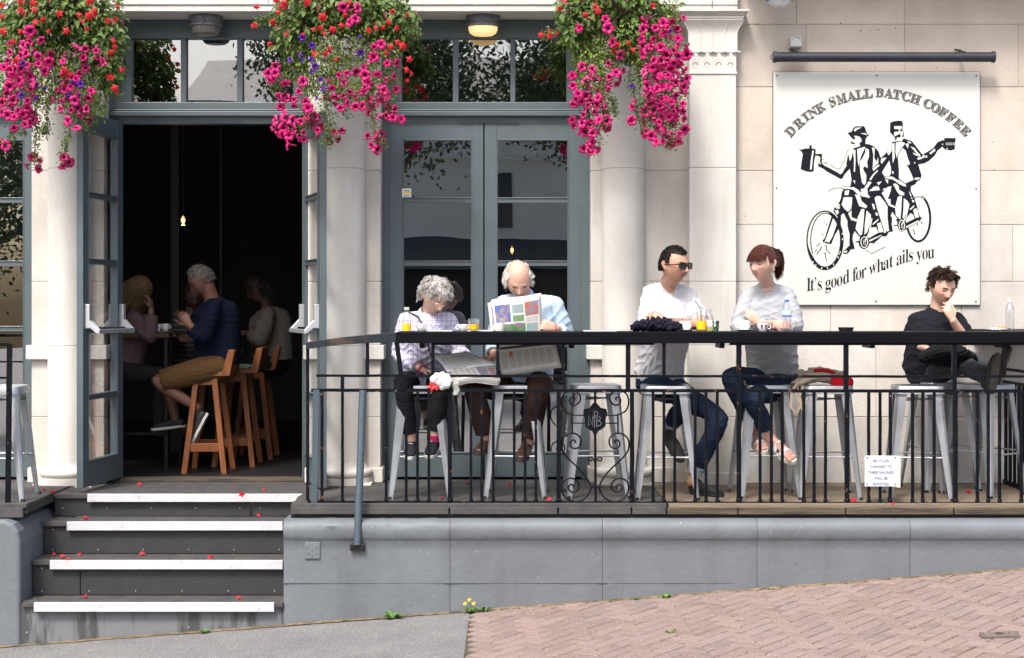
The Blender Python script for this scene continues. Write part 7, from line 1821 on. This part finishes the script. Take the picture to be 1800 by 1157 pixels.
# plastic bag tied to the railing
def carrier():
    t = thing('plastic_bag', 'crumpled white and red plastic bag tied to the railing', 'plastic bag', P(772,672,-1.12))
    pl = mat('thin white plastic', (.62,.64,.62), .3); rd = mat('thin red plastic', (.62,.02,.02), .3)
    mb = MB(); c = P(775,670,-1.125)
    for i in range(9):
        a = i*.7; mb.ball(c+V((.048*math.cos(a), .02*math.sin(a*2), .034*math.sin(a))), .030, 10)
    mb.ball(c, .045, 12); me = fuse(mb, .004, 1); folds(me, .012, 60, 5); me.materials.clear(); me.materials.append(pl); link('bag_body', me, t)
    mb = MB(); c = P(762,680,-1.145)
    for i in range(6): a = i*1.1; chain(mb, [c, c+V((.034*math.cos(a),-.006,.026*math.sin(a)))], [.012,.009], n=8)
    me = fuse(mb, .0035, 1); folds(me, .007, 80, 6); me.materials.clear(); me.materials.append(rd); link('red_print', me, t)
    mb = MB(); c = P(798,675,-1.12); chain(mb, [c, P(803,686,-1.115), P(799,694,-1.12)], [(.018,.008),(.022,.006),(.014,.005)]); me = fuse(mb, .0035, 1); folds(me, .008, 70, 7); me.materials.clear(); me.materials.append(mat('greyed plastic', (.30,.31,.28), .4)); link('bag_handle', me, t)
carrier()
# cream and red bag on the stool
def bag():
    t = thing('backpack', 'cream canvas bag with red panel lying on the stool right of the ponytailed person', 'bag', P(1440,680,-.76))
    cr = fabric('cream canvas', (.50,.43,.34)); mb = MB()
    chain(mb, [P(1398,676,-.80), P(1420,664,-.78), P(1448,660,-.76), P(1470,668,-.76)], [(.06,.028),(.085,.040),(.085,.050),(.07,.040)], ref=(0,1,0)); chain(mb, [P(1404,655,-.72), P(1440,652,-.72), P(1478,658,-.72)], [.022,.03,.026])
    me = fuse(mb, .005, 2); folds(me, .010, 44, 3); me.materials.clear(); me.materials.append(cr); link('bag_body', me, t)
    rd = fabric('red canvas', (.55,.012,.02)); mb = MB(); chain(mb, [P(1461,672,-.79), P(1475,671,-.80), P(1487,672,-.79)], [(.09,.045),(.095,.048),(.088,.042)], ref=(0,1,0), cap=(0,1), sq=3); me = fuse(mb, .005, 2); folds(me, .004, 40, 4); me.materials.clear(); me.materials.append(rd); link('red_panel', me, t)
    mb = MB(); chain(mb, [P(1432,651,-.83), P(1450,650,-.84), P(1466,655,-.83)], [(.028,.010),(.030,.010),(.02,.01)], ref=(0,1,0)); me = fuse(mb, .004, 1); me.materials.clear(); me.materials.append(rd); link('red_flap', me, t)
    for k, (pp) in enumerate((((1404,668),(1392,690),(1390,715),(1400,728),(1408,712),(1404,690)), ((1412,678),(1404,700),(1410,722),(1420,700)))):
        mb = MB(); mb.tube([P(x, y, -.90) for x, y in pp], .011, 6, flat=.35); mb.build('strap', fabric('beige strap', (.42,.34,.25)), t, smooth=True)
    mb = MB(); 
    for x, y in ((1396,676),(1420,676),(1430,670)): mb.ball(P(x,y,-.87), .016, 8, (1.4,.5,.6))
    for i, (x, y) in enumerate(((1396,676),(1420,679))): MB().ball(P(x,y,-.875), .018, 8, (1.3,.5,.6)).build('dark_buckle', mat('dark leather', (.03,.02,.02), .6), t, smooth=True)
bag()

# ================================================================ inside the cafe
def wood_stool(first, x, y, label):
    t = thing('wooden_stool', label, 'stool', (x,y,0), 0, 'wooden bar stools at the inside table'); W_ = M['orange_wood']
    H = .79; hw, bw, hd = .095, .155, .17
    for sy in (-1, 1):
        for sx in (-1, 1):
            mb = MB(); a = V((x+sx*bw-.01, y+sy*hd*1.15, 0)); b = V((x+sx*hw*.72-.01, y+sy*hd*.85, H-.035)); e = .022
            mb.add([a+V((-e,-e,0)),a+V((e,-e,0)),a+V((e,e,0)),a+V((-e,e,0)),b+V((-e,-e,0)),b+V((e,-e,0)),b+V((e,e,0)),b+V((-e,e,0))], [(0,3,2,1),(4,5,6,7),(0,1,5,4),(1,2,6,5),(2,3,7,6),(3,0,4,7)]); mb.build('leg', W_, t, bevel=.004)
        mb = MB(); mb.box(x-bw+.035, x+bw-.055, y+sy*hd*1.08-.012, y+sy*hd*1.08+.012, .17, .235); mb.build('stretcher', W_, t, bevel=.003)
        mb = MB(); mb.box(x-.09, x+.07, y+sy*hd*.87-.012, y+sy*hd*.87+.012, H-.105, H-.04); mb.build('apron', W_, t, bevel=.003)
    mb = MB(); mb.box(x-.185, x+.15, y-.19, y+.19, H-.035, H-.002); mb.build('seat', W_, t, bevel=.004)
    mb = MB(); mb.box(x-.175, x+.11, y-.18, y+.18, H, H+.018); mb.build('green_cushion', fabric('pale green cushion', (.16,.27,.18)), t, bevel=.006)
    mb = MB(); q = [(x+.15,H-.035),(x+.185,H-.03),(x+.225,H+.17),(x+.175,H+.17),(x+.125,H-.002)]
    mb.prism(q, y-.19, y+.19); mb.build('back_rest', W_, t, bevel=.004)
wood_stool(1, PX(370,.85), .85, 'orange wooden stool nearest the doorway with a green cushion')
wood_stool(0, PX(420,1.35), 1.35, 'second orange wooden stool behind the nearest one')
wood_stool(0, PX(452,1.95), 1.95, 'third wooden stool under the person in the cream jumper')
def table():
    x1 = PX(298,1.0); t = thing('high_table', 'high wooden table with a black metal leg just inside the doorway', 'table', (x1-.5,1.3,0)); z = PZ(586,1.0)
    mb = MB(); mb.box(x1-1.3, x1, .98, 1.60, z-.035, z); mb.build('table_top', mat('brown table top', (.08,.04,.02), .4, var=.3, vs=8), t, bevel=.003)
    for yy in (1.02, 1.55):
        mb = MB(); mb.box(x1-.045, x1-.02, yy, yy+.025, 0, z-.035); mb.build('leg', M['black'], t)
    mb = MB(); mb.box(x1-1.3, x1-.03, 1.02, 1.045, .27, .29); mb.build('foot_bar', M['black'], t)
    g = mat('mint green tray', (.16,.42,.27), .5); mb = MB(); mb.box(x1-.45, x1-.2, 1.0, 1.22, z+.001, z+.012); tag(mb.build('tray', g, bevel=.003), 'mint green tray at the left end of the inside table', 'tray')
    t2 = thing('plate', 'white plate near the edge of the inside table', 'plate', (x1-.09,1.12,z)); mb = MB(); mb.lathe([(.001,z+.002),(.05,z+.002),(.088,z+.014),(.09,z+.016),(.05,z+.007),(.001,z+.007)], (x1-.10,1.10,0), 28); mb.build('dish', M['white'], t2, smooth=True)
    mb = MB(); mb.lathe([(.02,z+.008),(.022,z+.0085),(.018,z+.0095),(.001,z+.0095)], (x1-.10,1.10,0), 12); mb.build('rim_line', M['white'], t2)
    for px, yy, lab, r_ in ((275,1.10,'white cup on the plate at the inside table',.036), (291,1.2,'taller white cup behind the plate at the inside table',.034)):
        xx = PX(px,yy); tt = thing('coffee_cup', lab, 'cup', (xx,yy,z), 0, 'cups on the inside table'); mb = MB(); z0 = z+.018
        mb.lathe([(.001,z0),(r_*.6,z0),(r_*.95,z0+.03),(r_,z0+.055),(r_*.93,z0+.055),(r_*.8,z0+.02),(.001,z0+.01)], (xx,yy,0), 24); mb.build('cup_body', M['white'], tt, smooth=True)
        mb = MB(); mb.tube([(xx+r_*.9+.014*math.sin(R(a)), yy, z0+.03+.013*math.cos(R(a))) for a in range(0,181,30)], .003, 6); mb.build('handle', M['white'], tt)
table()
def pendant(px, py, Y, s, e, label, lamp=True):
    s *= .62; c = P(px, py, Y); t = thing('pendant_lamp', label, 'lamp', c, 0, 'small lamps glowing inside the cafe')
    m = emit('warm filament bulb', (1,.62,.22), e); mb = MB(); mb.ball(c, .018*s, 12, (1,1,1.5)); mb.build('bulb', m, t, smooth=True)
    mb = MB(); mb.lathe([(.02*s,c.z+.06*s),(.045*s,c.z+.02*s),(.05*s,c.z-.02*s),(.03*s,c.z-.055*s)], (c.x,c.y,0), 16); mb.build('glass_shade', glass('lamp shade glass', (.75,.6,.4), .08), t, smooth=True)
    mb = MB(); mb.tube([c+V((0,0,.055*s)), V((c.x,c.y,3.88))], .004, 5); mb.build('cord', M['black'], t)
    if lamp:
        l = bpy.data.lights.new('bulb_light', 'POINT'); l.energy = 1.2; l.color = (1,.6,.25); l.shadow_soft_size = .03; lo = bpy.data.objects.new('bulb_light', l); COL.objects.link(lo); lo.location = c-V((0,0,.03)); lo.parent = t; lo.matrix_parent_inverse = world_of(t).inverted()
pendant(322, 388, 1.5, 1.15, 9, 'small warm filament pendant glowing in the dark above the inside table')
pendant(900, 440, 2.2, 1.1, 8, 'filament lamp glowing behind the closed doors above the balding person', False)
def downlight(px, py, lab):
    z = 3.895; D = (CZ-z)*FPX/(py-HZ)*1.0; Y = D-CAMD; x = (px-900)*D/FPX
    t = thing('downlight', lab, 'lamp', (x,Y,z), 0, 'recessed ceiling lights in the cafe')
    mb = MB(); mb.lathe([(.001,z-.004),(.05,z-.004)], (x,Y,0), 16); mb.build('lens', emit('white ceiling light', (1,.85,.6), 3), t); mb = MB(); mb.lathe([(.05,z-.008),(.065,z-.006),(.065,z+.001)], (x,Y,0), 16); mb.build('trim', M['alu'], t)
downlight(329, 98, 'first recessed ceiling light behind the transom'); downlight(330, 200, 'recessed ceiling light deeper in the dark room'); downlight(525, 216, 'recessed ceiling light near the right door leaf'); downlight(788, 208, 'recessed ceiling light behind the closed left door')

# ================================================================ litter, weeds, drain
def on_deck(x, y): return 0.0015
def petal_litter():
    rg = random.Random(9); red = M['red']
    spots = [(76,862,0),(92,866,0),(60,856,0),(285,905,3),(230,912,2),(130,905,3),(150,912,3),(140,976,2),(110,980,2),(120,984,2),(370,980,2),(455,907,3),(425,870,4),(465,862,4),(245,852,5),(700,768,9),
             (636,905,8),(622,906,8),(713,880,6),(778,877,6),(822,850,6),(895,852,6),(965,879,6),(1500,881,6),(1702,866,6),(1570,887,6),(150,1050,1),(420,1052,1),(250,975,2),(95,976,2)]
    k = 0
    for px, py, s in spots:
        # find the surface: deck, steps or ledge
        z = {0:0,6:0,4:-.012,5:-.012,3:-.172,2:-.395,1:-.632,8:-.095,9:None}.get(s)
        if z is None: continue
        if py <= HZ: continue
        D = (CZ-z-.006)*FPX/(py-HZ); x = (px-900)*D/FPX; y = D-CAMD
        if not (-1.3 < y < .3): continue
        t = link('fallen_petals', rg.choice(BEG)); t.location = (x, y, z+.008); t.rotation_euler = (rg.uniform(-1.3,-.9), 0, rg.uniform(0,6)); sc = rg.uniform(.6,1.0); t.scale = (sc,sc,sc)
        tag(t, 'small red flower fallen on the deck or steps', 'flower', 'fallen red flowers'); k += 1
petal_litter()
def debris():
    rg = random.Random(12); mb = MB()
    def bit(x, y, z, s):
        a = rg.uniform(0,6.28); u = V((math.cos(a),math.sin(a),rg.uniform(-.2,.4)))*s; v = V((-math.sin(a),math.cos(a),rg.uniform(0,.3)))*s*rg.uniform(.2,.6)
        c = V((x,y,z+s*.35)); mb.add([c-u, c-v*.8, c+u, c+v], [(0,1,2,3)])
    for i in range(420): bit(rg.uniform(-1.4,3.6), rg.uniform(-1.1,.2), .001, rg.uniform(.002,.009))
    for k, (ya, yb, z) in enumerate(((-1.26,-1.04,-.632),(-1.02,-.79,-.395),(-.77,-.55,-.172),(-.52,.18,-.012))):
        for i in range(80): bit(rg.uniform(STEPX[0]+.05,STEPX[1]), yb-abs(rg.gauss(0,.09)) if k < 3 else rg.uniform(ya,yb), z+.001, rg.uniform(.003,.010))
        for i in range(40): bit(STEPX[0]+abs(rg.gauss(0,.14)), rg.uniform(ya,yb-.02), z+.001, rg.uniform(.004,.012))
    for i in range(260):
        x = rg.uniform(-4,4); y = -1.29-abs(rg.gauss(0,.07)); bit(x, y, gz(x)+.004, rg.uniform(.003,.010))
    for i in range(220):
        x = rg.uniform(-4,4); y = rg.uniform(-2.9,-1.35); bit(x, y, gz(x)+.008, rg.uniform(.002,.007))
    tag(mb.build('litter', mat('dry litter', (.34,.25,.15), .9, var=.7, vs=3, col2=(.10,.07,.04), coord='Object')), kind='stuff')['label'] = 'dry leaf bits and grit scattered on deck, steps and pavement'
debris()
def weed(px, label, r=.05, flowers=0, seed=1, py=None, n=26):
    rg = random.Random(seed); x = PX(px,-1.30); y = -1.30; 
    if py:
        D = (CZ-gz(x))*FPX/(py-HZ); x = (px-900)*D/FPX; D = (CZ-gz(x))*FPX/(py-HZ); x = (px-900)*D/FPX; y = D-CAMD
    z = gz(x); t = thing('weed', label, 'plant', (x,y,z), 0, 'weeds at the foot of the wall'); mb = MB()
    for i in range(n):
        a = rg.uniform(0,6.28); L_ = r*rg.uniform(.5,1.2); up = rg.uniform(.25,1.0); d = V((math.cos(a),math.sin(a)*.6-.1,0)); s = V((-math.sin(a),math.cos(a),0))*L_*.17
        q0 = V((x,y,z)); q1 = q0+d*L_*.5+V((0,0,L_*up*.6)); q2 = q0+d*L_+V((0,0,L_*up*.55))
        mb.add([q0,q1+s,q2,q1-s,q1-V((0,0,.003))], [(0,1,4),(1,2,4),(0,4,3),(4,2,3)])
    mb.build('leaves', M['weed'], t)
    for i in range(flowers):
        c = V((x+(i-1)*.028-.01, y-.01, z+r*(1.1+.4*(i % 2)))); mb = MB(); mb.tube([V((x,y,z)), c], .0015, 4); mb.build('stalk', M['weed'], t); mb = MB()
        for k in range(12):
            a = k*math.pi/6; u = V((math.cos(a),-.3,math.sin(a)))*.011; mb.add([c, c+u+V((-.002,0,.002)), c+u*1.25, c+u+V((.002,0,-.002))], [(0,1,2,3)])
        mb.ball(c, .006, 8); mb.build('yellow_flower', mat('yellow petals', (.8,.6,.01), .6), t)
M['weed'] = mat('weed green', (.11,.25,.03), .6, var=.4, vs=60)
for a in ((360,'green weed against the wall under the bottom step',.045,0,1),(690,'broad dandelion leaves at the foot of the wall on the asphalt',.075,0,2),(828,'yellow flowered weed where asphalt meets brick paving',.06,3,3),(853,'leafy green weed just right of the yellow flowered one',.065,0,4),(1170,'tuft of green weed under the seam of the wall, middle of the paving',.05,0,5),(1075,'tiny weed on the brick edge left of the middle tuft',.025,0,6),(1120,'low flat weed on the brick edge',.03,0,7),(1355,'sparse weed by the crack at the wall foot',.03,0,8),(1660,'small weed at the wall foot near the right end',.03,0,9)):
    weed(a[0], a[1], a[2], a[3], a[4])
weed(1178, 'small green weed growing out in the open brick paving', .04, 0, 11, 1114, 16)
# soil line at the foot of the wall
mb = MB(); n = 200
vs = []
for i in range(n+1):
    x = -4.5+9.5*i/n; wv = .018+.016*noise.noise(Vector((x*4,0,0)))+.012*noise.noise(Vector((x*19,3,0))); vs += [(x,-1.262,gz(x)+.014+.004*noise.noise(Vector((x*30,1,0)))), (x,-1.262-max(.004,wv),gz(x)+.0065)]
mb.add(vs, [(2*i,2*i+1,2*i+3,2*i+2) for i in range(n)]); o = mb.build('soil_line', mat('soil and moss', (.26,.17,.09), .95, var=.7, vs=14, col2=(.05,.045,.02), bump=1, bs=60)); tag(o, 'strip of soil and moss along the foot of the wall', None, None, 'stuff')
# stopcock cover in the paving
def cover():
    D = (CZ-gz(3.1))*FPX/(1108-HZ); x = (1757-900)*D/FPX; y = D-CAMD; z = gz(x)+.010
    t = thing('drain_cover', 'small worn square metal cover set in the brick paving', 'cover', (x,y,z)); dm = mat('worn cast iron', (.15,.125,.11), .8, var=.5, vs=30)
    T = Matrix.Translation((x,y,z)) @ Matrix.Rotation(R(-12), 4, 'Z') @ Matrix(((1,0,0,0),(0,1,0,0),(.076,0,1,0),(0,0,0,1)))
    mb = MB(); mb.box(-.10,.10,-.07,.07,-.01,.004, T); mb.build('frame', dm, t); mb = MB(); mb.box(-.08,.08,-.055,.055,.0045,.008, T); l = mb.build('lid', mat('cast lid', (.19,.16,.14), .8, var=.4, vs=40), t)
    mb = MB(); mb.lathe([(.020,.0095),(.028,.0095)], (0,0,0), 20, M=T); mb.box(-.055,-.045,-.03,.03,.0085,.0105,T); mb.box(.045,.055,-.03,.03,.0085,.0105,T); mb.build('raised_marks', dm, l)
cover()
